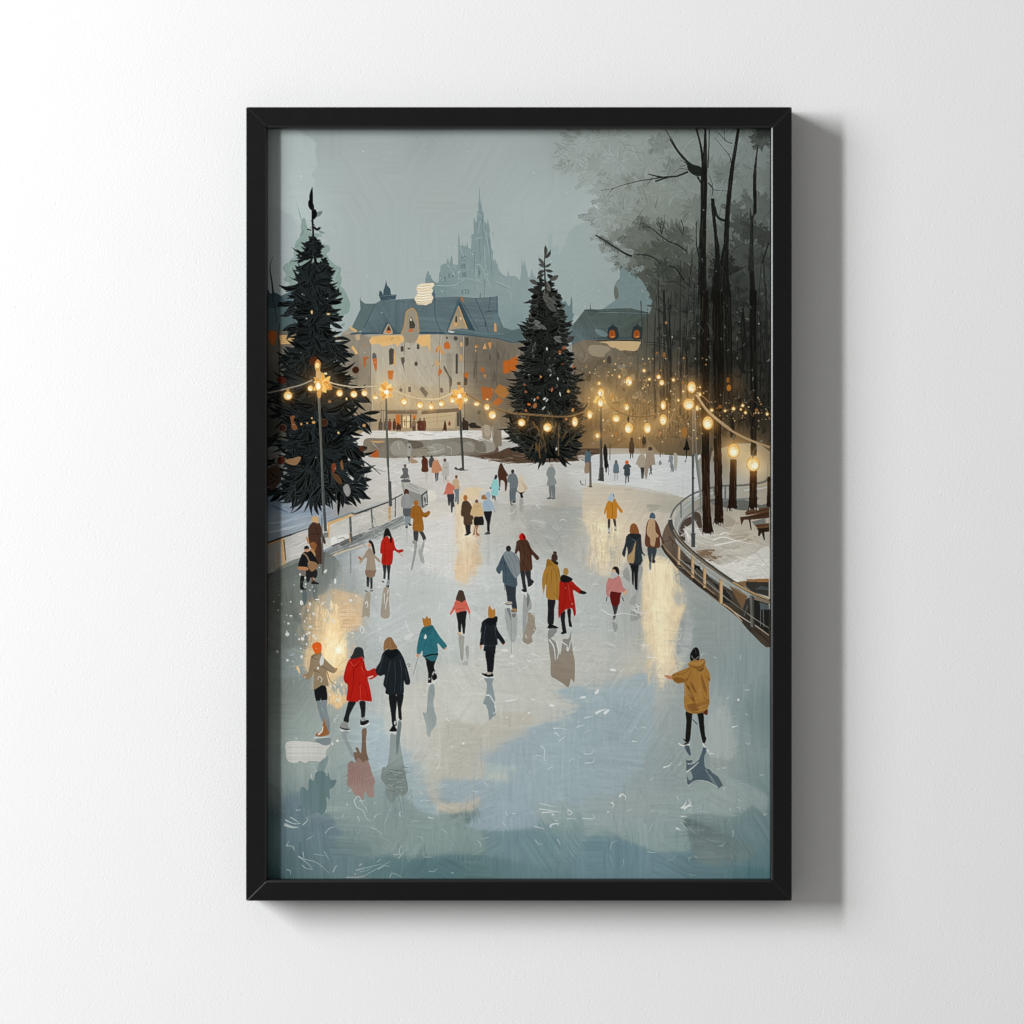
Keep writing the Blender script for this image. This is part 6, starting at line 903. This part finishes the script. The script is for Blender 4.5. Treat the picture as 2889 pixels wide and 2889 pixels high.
# front row
P('J',(26,27,29),"565,938 620,902 692,912 708,1062 642,1066 640,1000 630,1072 588,1078"); P('J',(118,130,134),"596,1076 636,1080 648,1150 672,1220 656,1300 622,1215 600,1130"); P('J',(122,132,136),"643,1075 708,1068 702,1140 722,1230 735,1310 735,1420 680,1420 662,1300 672,1200 650,1140"); P('J',(148,98,56),"578,1450 590,1425 640,1392 662,1310 675,1252 692,1330 720,1395 728,1436 640,1462"); S('J',(208,206,200),"610,1440 650,1400 660,1350",5,3)
P('J',(142,124,98),"532,585 580,552 635,528 650,572 680,612 760,690 815,735 772,772 710,745 702,785 720,905 650,900 600,930 562,942 560,870 576,740 545,800 490,846 464,802 500,760 515,690"); P('J',(122,106,82),"536,585 600,552 640,535 625,565 580,585 545,605",.9); P('J',(214,92,30),"543,480 558,446 605,430 642,452 650,500 632,548 582,558 562,530"); P('J',(206,206,200),"625,650 650,572 670,610 668,660 640,690"); P('J',(180,120,84),"436,805 466,770 470,790 450,812"); P('J',(180,126,90),"790,722 825,712 800,750"); S('J',(150,120,76),"705,750 740,850 800,900",3,2); P('J',(230,190,140),"370,705 395,700 412,778 385,740")
for s in ["540,590 575,615 610,620","560,735 630,765","575,740 560,830","640,690 760,760"]: S('J',(92,78,60),s,2.2,1.2)
S('J',(200,200,190),"605,840 620,805 650,830 640,870",2)
S('J',(190,196,194),"565,1475 640,1470 735,1465",4,2); P('J',(120,130,134),"580,1500 735,1470 740,1540 690,1560 640,1545 600,1520",.9)
PF('M',"620,590 720,515 700,620 660,700 600,690",[(650,600,(122,140,142))]); PF('M',"415,880 450,850 500,890 510,770 560,780 580,700 640,675 690,700 705,740 720,690 745,770 810,780 770,860 735,880 735,990 700,960 700,1080 650,1160 600,1130 450,1180 415,1060",[(600,750,(94,118,120)),(500,950,(98,122,124)),(650,1000,(96,120,120)),(480,1130,(104,126,130))])
P('J',(30,32,34),"945,1076 1022,1080 990,1150 952,1230 938,1312 884,1292 902,1220 925,1130"); P('J',(30,32,34),"1058,1080 1122,1078 1126,1140 1116,1252 1080,1258 1074,1180"); P('J',(136,136,132),"848,1352 880,1300 928,1310 932,1350 956,1378 920,1382"); P('J',(28,29,30),"846,1352 880,1368 956,1380 950,1392 900,1388 855,1372"); P('J',(150,150,146),"1085,1258 1118,1255 1130,1285 1100,1300"); P('J',(28,29,30),"1070,1332 1072,1270 1090,1295 1150,1278 1162,1305 1110,1338"); S('J',(212,214,210),"850,1390 900,1402 960,1396",3); S('J',(208,210,206),"1066,1345 1120,1345 1170,1318",4)
P('J',(174,30,21),"948,622 980,605 1010,612 1076,590 1108,632 1142,742 1228,714 1258,790 1188,838 1150,832 1168,905 1196,1062 1180,1078 1060,1066 1048,1082 985,1078 918,1064 926,980 930,900 895,862 888,800 918,680"); P('J',(44,47,48),"957,604 985,560 1005,505 1030,486 1060,484 1095,505 1108,555 1114,622 1095,600 1076,592 1010,614"); P('J',(150,20,14),"950,625 1080,600 1090,630 1040,700 990,712 955,670",.5)
for s in ["1000,720 990,900 960,1050","1100,640 1110,760 1170,830","1060,870 1055,1060","920,700 900,820 930,890","1120,900 1160,1060","1200,730 1210,780"]: S('J',(128,16,12),s,2.4,1.2)
for s in ["955,640 1000,690 1060,640","1080,700 1120,790","1065,900 1070,1060"]: S('J',(214,74,58),s,1.5,.8)
P('J',(216,200,190),"1150,815 1200,798 1208,806 1160,826",.9)
P('M',(140,150,150),"865,270 900,240 955,250 920,300 960,400 1010,500 985,530 950,470 900,360",.95); P('M',(118,96,80),"1085,230 1130,210 1140,260 1130,340 1140,480 1160,560 1090,590 1020,570 995,480 1030,470 1015,430 1040,420 1075,480 1085,330"); PF('M',"930,620 950,580 980,565 1010,590 1040,535 1080,560 1095,590 1140,560 1165,590 1190,680 1230,790 1215,850 1220,950 1190,965 1150,950 1120,900 1090,1000 1060,950 1010,940 970,870 925,830 930,740 895,745 930,710",[(1000,700,(142,116,108)),(1150,700,(146,122,114)),(1050,900,(156,130,124)),(1180,900,(158,134,126))])
for k in range(10): x=960+k*24; S('M',(128,104,96),f"{x},{610+rng.uniform(0,40)} {x+6},720 {x+rng.uniform(-6,12)},{830+rng.uniform(-30,40)}",1.4,.8,None,.7)
P('J',(26,28,30),"1378,998 1456,1004 1466,1100 1456,1240 1466,1335 1420,1342 1404,1220"); P('J',(26,28,30),"1464,1004 1538,994 1532,1080 1516,1160 1522,1275 1488,1262 1478,1160"); P('J',(20,21,22),"1388,1402 1400,1370 1430,1340 1466,1380 1462,1406"); P('J',(206,208,204),"1440,1300 1455,1290 1450,1330 1438,1325"); S('J',(204,206,202),"1382,1412 1420,1425 1465,1410",3)
P('J',(29,34,38),"1312,552 1380,500 1470,503 1530,580 1572,690 1602,800 1614,862 1600,897 1560,892 1545,850 1546,960 1532,992 1450,1003 1348,996 1344,940 1318,890 1335,790 1290,802 1248,780 1238,720 1285,640"); P('J',(142,106,72),"1322,520 1328,430 1368,380 1412,384 1442,440 1474,500 1400,516 1360,500 1340,520"); P('J',(20,23,26),"1335,545 1400,520 1470,505 1480,560 1420,610 1370,600",.9); S('J',(80,74,72),"1575,672 1605,670 1610,690 1590,700",2.5,2)
for s in ["1400,640 1370,760 1350,900","1440,640 1450,800 1440,980","1500,620 1520,760 1510,960","1320,580 1290,700 1260,770","1560,720 1580,850"]: S('J',(52,60,66),s,1.8,1)
for s in ["1380,400 1360,500","1410,390 1420,500","1430,440 1450,500"]: S('J',(104,74,48),s,1.8,1)
PF('M',"1400,270 1460,280 1480,130 1520,160 1500,320 1520,480 1540,580 1560,700 1590,880 1540,950 1480,940 1430,1020 1400,1030 1350,940 1340,830 1295,760 1310,640 1360,620 1390,430",[(1450,300,(140,150,148)),(1440,500,(148,158,154)),(1420,750,(116,128,124)),(1520,850,(122,132,128)),(1380,950,(126,138,134))],1,.95)
for _ in range(26): x=rng.uniform(1330,1540); y=rng.uniform(620,900); S('M',rng.choice([(158,166,160),(92,104,100)]),[(x,y),(x+40,y+rng.normal(8,6)),(x+rng.uniform(60,110),y+rng.normal(0,8))],2.4,1,None,.8)
P('M',(104,118,120),"1460,320 1490,140 1515,160 1500,330 1468,510",.8); S('M',(110,126,124),"1480,940 1510,1050 1520,1200",2,1); S('M',(120,134,132),"1530,950 1540,1100",2,1)
# teal jacket with the paper crown
P('J',(26,27,29),"1788,628 1892,615 1872,700 1896,780 1904,832 1862,845 1836,762 1846,810 1842,872 1808,872 1806,760"); P('J',(24,25,26),"1752,570 1908,543 1896,602 1800,640 1770,602"); P('J',(48,106,114),"1775,596 1896,570 1900,622 1850,640 1795,612",.9); P('J',(46,106,116),"1722,320 1762,262 1845,243 1880,283 1938,373 2010,463 2003,495 1973,510 1910,443 1914,545 1830,560 1755,580 1746,522 1716,566 1684,552 1692,450"); P('J',(166,112,46),"1743,165 1770,177 1795,146 1815,177 1834,163 1840,246 1800,256 1764,262"); P('J',(36,88,98),"1728,318 1770,270 1845,250 1870,280 1820,350 1780,345",.7); P('J',(206,214,212),"1762,390 1778,345 1792,370 1786,394"); P('J',(196,146,118),"1682,560 1712,566 1700,600 1684,590"); P('J',(196,146,118),"1985,500 2010,485 2008,505 1985,515"); S('J',(96,92,88),"1698,598 1645,790",1.5)
for s in ["1800,380 1780,450 1750,520","1880,300 1900,400","1830,400 1850,480 1900,520"]: S('J',(30,78,88),s,2,1)
P('J',(24,25,26),"1852,820 1870,770 1888,760 1904,800 1895,830 1866,848"); P('J',(24,25,26),"1805,870 1815,835 1840,840 1842,880"); S('J',(214,216,212),"1805,886 1860,880 1905,835",3.5); S('J',(210,212,208),"1855,790 1872,756 1895,775",2.5); S('J',(210,212,208),"1812,840 1830,825",2.5)
PF('J',"1820,915 1870,890 1880,1000 1865,1090 1880,1190 1898,1250 1890,1340 1845,1400 1825,1465 1795,1440 1785,1340 1760,1240 1750,1200 1790,1190 1800,1060",[(1840,950,(140,152,152)),(1830,1250,(150,160,158)),(1820,1420,(158,168,164)),(1840,1100,(146,156,154))])
# dark coat with the paper crown
P('K',(28,29,32),"655,612 748,632 752,700 736,835 680,838 668,740"); P('K',(20,21,23),"614,842 640,850 690,845 735,850 742,880 720,892 660,886 625,866"); P('K',(170,164,150),"668,838 718,838 716,858 676,862"); P('K',(194,146,120),"594,540 618,538 612,575 600,590"); P('K',(194,146,120),"832,525 870,508 872,525 850,545"); P('K',(30,33,37),"612,335 620,285 690,240 780,226 788,272 776,312 792,380 864,488 866,520 840,532 790,470 788,535 772,545 766,600 764,638 748,636 640,606 636,575 640,540 600,542 593,520 605,440"); P('K',(176,122,56),"683,190 688,130 704,116 720,142 740,160 756,138 764,180 756,230 720,248 690,236"); P('K',(20,22,26),"650,280 700,245 775,250 760,300 720,330 680,320",.8); S('K',(58,64,70),"660,330 640,440 645,540",1.8,1); S('K',(58,64,70),"760,330 770,440 790,530",1.8,1); S('K',(52,58,64),"640,542 700,550 770,540",1.8,1); S('K',(40,42,44),"612,340 600,405",2); S('K',(214,216,212),"620,872 680,898 740,890",3)
PF('K',"640,905 690,900 745,905 730,960 745,1040 762,1130 750,1180 770,1290 730,1330 705,1365 690,1320 680,1240 632,1180 650,1120 668,1040 670,960",[(700,950,(134,146,150)),(700,1150,(128,142,146)),(710,1320,(140,152,154)),(720,1040,(146,156,156))])
for s in ["660,1090 700,1090 740,1150 760,1180","640,1190 670,1215","760,1200 770,1260 740,1290"]: S('K',(206,210,208),s,4,2)
# big mustard raincoat, front right
P('L',(26,27,25),"988,1258 1090,1290 1172,1278 1186,1400 1196,1520 1210,1560 1190,1612 1168,1600 1138,1470 1110,1300 1062,1290 1050,1375 1030,1580 984,1578 984,1470 990,1370"); P('L',(26,27,25),"953,1555 985,1572 1030,1560 1020,1600 1000,1608 970,1585"); P('L',(66,68,66),"960,1625 990,1600 1022,1612 1018,1632"); S('L',(214,216,212),"905,1612 960,1640 1030,1620",3.5); S('L',(206,208,204),"1172,1612 1190,1650 1208,1650",4); S('L',(34,33,30),"1060,1350 1100,1395 1115,1405",2.5)
P('L',(188,132,100),"748,878 770,870 842,880 842,915 800,912 775,895"); P('L',(160,116,56),"1008,750 1040,715 1110,700 1192,695 1200,770 1238,830 1254,912 1240,938 1238,1060 1242,1170 1222,1240 1220,1302 1170,1274 1090,1292 984,1256 963,1150 968,1060 963,958 900,962 850,930 834,890 843,858 950,810 1020,778"); P('L',(112,74,36),"1016,748 1100,712 1192,697 1172,795 1130,818 1085,795",.55)
P('L',(24,24,23),"1038,712 1030,650 1058,590 1095,563 1126,590 1137,650 1128,700 1080,705"); S('L',(150,146,132),"1045,655 1080,700 1125,665",1.5); S('L',(58,58,56),"1085,580 1100,640",1.5)
for s,c in [("1010,740 1100,720 1190,705 1150,760 1080,770",(172,128,66)),("1090,790 1130,820 1180,785 1170,815 1130,830",(92,60,28)),("985,960 1010,990 1030,1040 1010,1020",(98,66,32)),("1000,1050 1060,1100 1085,1165 1040,1130",(122,82,40)),("1030,930 1080,1000 1105,1065 1060,1030",(128,86,42)),("1150,870 1190,960 1205,1060 1160,980",(132,90,44)),("1005,1188 1110,1180 1130,1240 1080,1265 1010,1235",(126,84,42)),("1100,1190 1190,1150 1240,1130 1230,1200 1130,1230",(142,100,48)),("1170,1280 1222,1240 1218,1304",(84,36,20)),("850,900 900,890 980,920 960,945 880,950",(132,92,44)),("1205,880 1250,910 1240,935",(130,90,44))]: P('L',c,s,.9)
for s in ["1050,820 1000,920 965,1000","1010,980 1060,1090 1090,1180","1140,1030 1190,1120 1220,1140","990,1240 1090,1280 1180,1260","1150,860 1200,1000 1215,1100","840,870 960,850 1040,790","1000,900 980,935"]: S('L',(104,70,34),s,1.8,1)
for s in ["1000,1050 1050,1110","1130,1020 1180,1110","1110,1230 1215,1190","975,960 985,1100"]: S('L',(196,156,98),s,1.4,.8)
PF('O',"1172,420 1206,422 1206,540 1226,640 1280,700 1340,740 1392,835 1340,868 1240,852 1150,790 1080,800 1020,842 1000,810 990,690 990,560 1010,610 1075,600 1130,550 1160,470",[(1180,500,(76,92,102)),(1150,700,(72,88,98)),(1050,650,(84,100,108)),(1020,800,(84,98,104)),(1330,820,(90,106,112))],0); P('O',(150,164,160),"1005,845 1070,810 1150,785 1240,800 1330,865 1005,858"); P('O',(140,156,152),"992,690 1030,670 1060,740 1040,780 1010,760"); P('O',(74,88,96),"970,410 1020,405 1040,505 1010,490"); P('O',(74,88,96),"985,535 1000,560 1060,560 1040,590 1000,585")
P('O',(146,160,158),"1190,500 1240,490 1240,560 1255,640 1220,655 1190,620",.9); S('O',(206,214,212),"990,690 1060,640 1125,580",3,1.5); S('O',(204,210,208),"1010,840 1080,790 1150,780 1240,800 1340,862",2,1)
for s in ["1250,720 1330,850","1200,660 1300,830","940,420 970,440 990,420"]: S('O',(140,154,156),s,2,1)
# ---- lamp posts, garlands, bulbs, sparks
def post(t, pts_, c=(72,76,75), hi=(110,114,112)):
    p = np.array(pts_, float); q = p[:, :2]*K_+np.array(TILE[t]); w = p[:, 2]*K_
    L = q-np.stack([w*.5, 0*w], 1); Rr = q+np.stack([w*.5, 0*w], 1)
    fill(np.vstack([L, Rr[::-1]]), c); fill(np.vstack([L, (L+np.stack([w*.22, 0*w], 1))[::-1]]), hi, .8)
post('D', [(618,1165,26),(640,1640,22),(650,1932,20),(662,2120,26)], (88,88,80)); post('G', [(655,240,24),(675,600,30),(690,848,36)]); post('G', [(648,0,18),(655,260,22)], (80,84,82))
for k in range(4): S('G', (72,78,80), f"668,{862+k*14} 690,{870+k*14} 720,{858+k*14}", 2.5)
post('D', [(1350,1180,20),(1360,1600,24),(1372,1932,26)], (84,84,76)); post('G', [(1368,40,14),(1382,300,18)]); post('G', [(1388,300,34),(1398,560,36),(1400,575,30)])
post('E', [(378,1285,24),(392,1600,26),(405,1820,26)], (62,62,58)); post('H', [(405,-20,24),(412,182,26)], (62,62,60)); P('H', (70,70,68), "316,150 340,148 360,165 395,150 395,180 330,175"); S('H', (70,70,68), "380,182 466,178", 2.5)
post('E', [(1912,1270,24),(1915,1600,28),(1915,1932,30)], (70,62,52), (112,100,82)); post('I', [(62,0,32),(65,150,34)], (72,74,70)); post('I', [(66,150,46),(62,292,62)], (60,62,60)); S('I', (58,60,58), "25,285 95,296", 4)
post('F', [(1068,1290,20),(1066,1600,22),(1064,1932,24)], (112,100,84), (150,134,108)); post('I', [(1062,0,24),(1062,600,26),(1064,870,30)], (74,77,76)); post('I', [(1064,880,46),(1066,1020,44)], (66,68,66)); P('I', (70,72,70), "1040,870 1090,868 1085,888 1045,888"); ell('I', 1066, 268, 17, 10, (66,68,66))
S('F', (118,110,98), "1085,1300 1090,1500 1110,1932", 5, 4); S('I', (120,124,120), "1095,0 1130,300 1145,460 1150,640", 9, 3)
CO=(176,156,124)
for t,s,c,w in [('D',"55,1115 180,1090 300,1060 430,1025 545,975",(148,140,124),3),('D',"725,998 850,1030 980,1048 1060,1052 1265,1040",(192,176,146),3.2),('D',"730,1030 790,1050 870,1075",(150,130,96),1.6),('D',"1448,1092 1600,1150 1750,1182 1932,1182",(204,184,150),3.2),('E',"0,1180 80,1185 180,1168 320,1100",(216,190,150),3.2),('E',"440,1120 600,1212 800,1300 950,1340 1150,1355 1340,1368 1550,1372 1700,1330 1800,1265 1880,1185",(112,86,56),4),
 ('F',"90,1178 200,1290 350,1358 520,1376 700,1342 900,1250 1060,1160 1098,1132",(104,80,54),4),('F',"1100,1132 1180,1260 1260,1350 1450,1505 1650,1615 1900,1708",(160,134,100),6),('F',"1100,1110 1180,1160 1240,1220",(120,96,62),2.5),('F',"1640,1020 1700,1170 1800,1250 1900,1275",(58,52,42),2.5),('F',"1330,1340 1480,1290 1620,1240 1700,1180",(84,70,50),2),('F',"1600,1260 1680,1310 1700,1360",(84,70,50),2)]: S(t,c,s,w,w)
for s in ["470,1130 640,1222 900,1320 1150,1345 1340,1358"]: S('E',(146,116,78),s,1.4)
S('F',(196,168,128),"1120,1150 1200,1270 1300,1370 1480,1510",1.6); S('F',(140,110,76),"150,1245 350,1348 520,1366 700,1332",1.3)
LAMP=(250,156,62)
for t,x,y,r,k in [('D',620,1010,62,.75),('D',1350,1090,60,.8),('E',370,1140,58,.8),('E',1900,1170,66,.8),('F',60,1170,60,.5),('F',1040,1180,70,.85),('F',730,1350,110,.35),('F',365,1450,110,.4),('F',200,1300,90,.3),('E',730,1340,60,.3),('F',1225,1443,44,.7),('F',1505,1745,56,.9),('F',1720,1890,60,.9),('F',700,1000,70,.25),('F',365,990,60,.4),('D',850,1120,60,.3),('E',1050,1440,36,.55),('E',1332,1492,40,.6),('D',1700,1230,80,.35),('E',100,1240,70,.3),('E',1630,1430,36,.4),('D',280,1145,34,.3),('F',1500,1020,40,.35),('F',1480,1290,60,.22)]:
    glow(TILE[t][0]+x*K_, TILE[t][1]+y*K_, r*.88, LAMP, k*.36)
def bulb(t, x, y, rx, ry, rot=0, cool=0):
    X, Y = TILE[t][0]+x*K_, TILE[t][1]+y*K_; a, b = rx*K_, ry*K_
    glow(X, Y, max(a, b)*1.5, LAMP, .42)
    ell(None, X, Y, a+1, b+1, (186,118,50), 1, rot); ell(None, X, Y, a, b, (240,190,108), 1, rot)
    ell(None, X+rng.normal(0,.12)*a, Y+b*.12, a*.78, b*.72, (251,226,170), 1, rot)
    if a > 5:
        ell(None, X+rng.normal(0,.2)*a, Y+b*.25, a*.5, b*.42, (255,248,220), 1, rot)
        for _ in range(3): x_=X+rng.uniform(-.4,.4)*a; y_=Y+rng.uniform(-.6,.1)*b; fill(ribbon(np.array([(x_,y_),(x_+a*.25,y_-b*.1),(x_+a*.45,y_+b*.1)]),1.3,.8),(222,168,92),.8)
    fill(ribbon(np.array([(X,Y-b),(X+.4,Y-b-7)]),2.2,1.5),(150,112,66))
BU = dict(D=[(280,1145,45,45),(525,1065,28,30),(610,1035,32,58),(843,1118,33,35),(998,1130,35,35),(1115,1118,32,32),(1230,1162,28,28),(1548,1210,35,38),(1722,1248,37,37),(1842,1268,33,35)],
 E=[(65,1265,33,35),(180,1232,33,33),(290,1193,30,35),(440,1187,27,27),(670,1270,30,35),(730,1355,40,45),(1050,1440,38,38),(1332,1492,44,46),(1630,1430,30,52),(1792,1352,28,48),(1880,1580,25,30),(560,1235,32,22)],
 F=[(60,1112,38,48),(55,1220,35,50),(365,990,35,52),(225,1395,42,40),(365,1500,46,58),(565,1500,40,58),(738,1408,40,60),(740,1250,28,50),(688,940,22,24),(723,1003,26,30),(850,972,16,18),(1048,1055,45,62),(1015,1240,60,62),(1225,1443,55,72),(1505,1745,65,78),(1720,1890,70,78),(338,1270,25,38),(1505,1287,18,18),(1267,1303,17,17),(1605,1252,15,15),(1635,1330,14,15),(1413,1310,13,13),(1585,1295,11,11),(1872,1345,14,16),(22,1580,22,28),(1110,1280,18,30),(1138,1130,15,20),(530,872,17,18),(588,966,16,16),(38,1010,16,20),(260,938,12,18),(905,1195,12,15),(958,1097,11,12),(1140,1053,9,9)])
for x,y,a0 in [(605,1000,0),(1350,1090,0),(370,1140,1)]: pass
def star(t, x, y, n, r0, c):
    for k in range(n):
        a = 6.283*k/n-1.57+rng.normal(0,.12); X,Y=TILE[t][0]+x*K_,TILE[t][1]+y*K_
        leaf(X, Y, a, r0*K_*rng.uniform(.75,1.1), 11, c[k % len(c)], .15, (250,214,140))
star('D',650,1020,9,110,[(232,160,70),(246,190,100),(222,140,56)]); star('D',1350,1090,9,105,[(240,176,86),(250,214,140),(228,156,72)]); star('E',370,1145,11,95,[(236,166,76),(246,190,104),(226,150,66)]); star('E',1905,1190,6,70,[(240,190,100)])
P('D',(206,150,76),"598,1100 640,1098 634,1165 606,1165"); P('E',(230,160,74),"360,1190 398,1190 394,1288 366,1288"); P('D',(214,164,96),"570,820 590,760 615,755 638,800 630,860 640,940 620,975 595,960 585,880",.9); ell('D',605,800,32,42,(196,130,60)); ell('D',600,815,24,30,(248,214,140)); ell('D',618,920,34,46,(206,168,110),.9); ell('E',366,1012,22,20,(120,98,70)); S('E',(236,160,76),"366,1030 372,1075",5)
for t in 'DEF':
    for b in BU[t]: bulb(t, *b)
ell('E',372,1150,22,26,(255,250,230)); ell('D',1355,1105,28,24,(255,248,222)); ell('D',610,1040,18,34,(255,250,228))
for t,x,y,rx,ry,c in [('D',280,1085,18,10,(190,140,70)),('F',225,1330,10,14,(70,54,36)),('F',357,1400,10,32,(64,50,36)),('F',558,1420,10,18,(70,54,36)),('F',1455,1060,24,34,(176,112,44)),('F',1445,975,18,30,(140,86,34)),('F',1358,1265,17,20,(150,92,44)),('F',1327,1283,13,14,(130,80,40)),('F',1757,1305,18,20,(150,98,52)),('F',952,1000,14,14,(170,104,48)),('F',748,700,17,28,(140,96,50)),('F',670,680,11,12,(150,98,52)),('F',770,350,10,16,(176,130,80)),('D',540,235,10,20,(240,196,130)),('D',720,255,20,10,(220,190,130)),('D',690,905,18,12,(250,226,160)),('D',540,1390,9,10,(220,180,110)),('D',560,1436,18,14,(216,160,80)),('D',425,1455,12,12,(210,150,80)),('D',490,1445,10,10,(200,150,90)),('D',830,1550,11,13,(230,200,130)),('D',735,1210,18,16,(150,110,70)),('D',918,1180,10,16,(246,214,140)),('E',675,1185,14,8,(246,220,160)),('E',550,615,7,12,(230,180,110)),('F',970,1545,30,60,(160,108,52)),('F',225,1570,9,26,(190,120,54))]: ell(t,x,y,rx,ry,c,.95)
S('F',(110,98,78),"1510,1575 1505,1620",4,9); S('F',(110,100,84),"1765,1690 1720,1760 1715,1830",2.5,2)
for _ in range(150):
    x=rng.uniform(1660,2000); y=rng.uniform(1010,1250); r_=rng.uniform(.9,2.6); ell(None,x,y,r_,r_*1.1,rng.choice([(250,224,166),(226,180,110),(196,140,80)]),.9,0,8)
for _ in range(40):
    x=rng.uniform(1985,2172); y=rng.uniform(1120,1190); r_=rng.uniform(.9,2.2); ell(None,x,y,r_,r_,rng.choice([(240,206,150),(200,150,90)]),.9,0,8)
# ---- snow in the air, spatter on the ice
for _ in range(210):
    x=rng.uniform(756,2170); y=rng.uniform(370,1330); r_=abs(rng.normal(0,.8))+.6; ell(None,x,y,r_,r_,(206,214,212),rng.uniform(.3,.8),0,7)
for _ in range(75):
    x=rng.normal(870,50); y=rng.normal(1730,62); r_=abs(rng.normal(0,1.4))+.8
    if x < 757: continue
    ell(None,x,y,r_,r_*rng.uniform(.8,1.4),(216,216,210),.9,0,8)
for x,y,rx,ry in [(795,1390,12,30),(520,1640,14,20),(965,1600,16,16),(600,1590,26,8),(310,1615,9,9),(425,1612,10,9),(312,1768,16,8),(500,1710,8,12),(525,1885,18,10),(770,1820,12,18),(680,1815,12,12),(1640,1055,14,12),(1275,1455,16,9),(1240,1565,12,10),(1022,1550,10,10)]: ell('G',x,y,rx,ry,(218,219,215),.95)
for x,y,rx,ry in [(440,395,18,20),(430,590,15,16),(165,535,15,16),(272,345,22,22),(402,400,10,12),(820,1508,14,15),(765,1540,10,16),(512,330,16,14),(525,262,20,12),(985,335,16,10),(735,1003,10,14),(830,1065,20,12)]: ell('J',x,y,rx,ry,(214,214,209),.95)
for x,y,rx,ry,rt in [(945,665,24,16,-.3),(1380,1200,34,14,.1),(870,600,40,16,.1),(1130,1280,14,10,.5),(1130,715,22,8,.3),(1175,1135,20,10,0),(415,1615,16,13,0),(890,1330,7,7,0),(290,1650,14,5,0),(300,270,10,7,0),(240,1355,34,6,.6),(930,1145,70,8,-.15),(1720,1110,34,12,-.1),(1860,1060,18,14,-.2)]: ell('K',x,y,rx,ry,(218,219,215),.95,rt)
for x,y,rx,ry,rt in [(190,812,36,15,.15),(540,542,50,6,0),(600,675,44,6,0),(20,1050,16,30,.5),(1558,1138,12,14,0),(120,1265,40,12,-.6),(1260,810,.1,.1,0)]: ell('L',x,y,rx,ry,(220,222,218),.95,rt)
P('J',(206,207,203),"1545,390 1570,355 1650,335 1645,360 1600,412 1560,410"); S('J',(208,209,205),"1565,200 1580,260 1610,335",4,2.5); S('J',(210,211,207),"1065,300 1085,255 1110,305 1088,335 1065,300",3,2)
S('J',(205,206,201),"1720,800 1730,910 1700,870",.1)
# signature-like scratches left out; finish: bristle ridges and a carved edge to every stroke
CAN[:] = np.clip(CAN, 0, 255)
amp = np.interp(GY, [360, 900, 1000, 1300, 1500, 2490], [1.7, 1.5, 1.6, 2.0, 3.4, 4.0])
amp = amp*np.interp(CAN.mean(2), [20, 60, 120, 240], [.35, .8, 1, .8])
CAN += (amp*STREAK)[..., None]
def shift(a, dy, dx): return np.roll(np.roll(a, dy, 0), dx, 1)
L_ = CAN.mean(2)
blur = sum(shift(L_, a, b) for a in (-1,0,1) for b in (-1,0,1))/9
CAN += (np.clip(L_-blur, -24, 24)*1.0)[..., None]
CAN += (np.clip(L_-shift(L_, 1, 1), -20, 20)*.16)[..., None]
k_ = np.clip((GY-1600)/120, 0, 1)
CAN[..., 2] -= k_*.3*np.clip(CAN[..., 2]-CAN[..., 0]-14, 0, 22)*(CAN[..., 0] > 118)
CAN[..., 0] += k_*.22*np.clip(CAN[..., 1]-CAN[..., 0]-14, 0, 40)*(CAN[..., 1] > 95)*(CAN[..., 2]-CAN[..., 1] < 16)*(CAN[..., 0] > 78)
CAN[:] = np.clip(CAN, 4, 252)
# ---------------------------------------------------------------- the print itself: a flat sheet, one painted colour per point
def to_linear(c):
    c = c/255.0
    return np.where(c <= .04045, c/12.92, ((c+.055)/1.055)**2.4)
REF = np.clip(to_linear(CAN)/EXPO, 0.002, .96)
nv = PW*PH
k_ = (CAMD+24*U)/CAMD
co = np.zeros((PH, PW, 3), np.float32)
co[..., 0] = (GX-CX)*U*k_; co[..., 1] = -DEPTH+24*U; co[..., 2] = CZ+(CY-GY)*U*k_
me = bpy.data.meshes.new('print')
me.vertices.add(nv); me.vertices.foreach_set('co', co.reshape(-1))
ii = (np.arange(PH-1)[:, None]*PW+np.arange(PW-1)[None, :]).reshape(-1)
quad = np.stack([ii, ii+PW, ii+PW+1, ii+1], 1).astype(np.int32)
nf = len(quad)
me.loops.add(nf*4); me.loops.foreach_set('vertex_index', quad.reshape(-1))
me.polygons.add(nf); me.polygons.foreach_set('loop_start', np.arange(0, nf*4, 4, dtype=np.int32))
me.update(calc_edges=True)
ca = me.color_attributes.new('paint', 'FLOAT_COLOR', 'POINT')
ca.data.foreach_set('color', np.concatenate([REF, np.ones((PH, PW, 1))], 2).astype(np.float32).reshape(-1))
m_pr, N, L, B = material('printed_paper')
at = N.new('ShaderNodeVertexColor'); at.layer_name = 'paint'
L.new(at.outputs['Color'], B.inputs['Base Color'])
tc = N.new('ShaderNodeTexCoord'); npaper = N.new('ShaderNodeTexNoise'); npaper.inputs['Scale'].default_value = 700; L.new(tc.outputs['Object'], npaper.inputs['Vector'])
bp = N.new('ShaderNodeBump'); bp.inputs['Strength'].default_value = .04; bp.inputs['Distance'].default_value = .0003; L.new(npaper.outputs['Fac'], bp.inputs['Height']); L.new(bp.outputs['Normal'], B.inputs['Normal'])
B.inputs['Roughness'].default_value = .8; B.inputs['Specular IOR Level'].default_value = 0.0
obj('print', me, m_pr, pic)
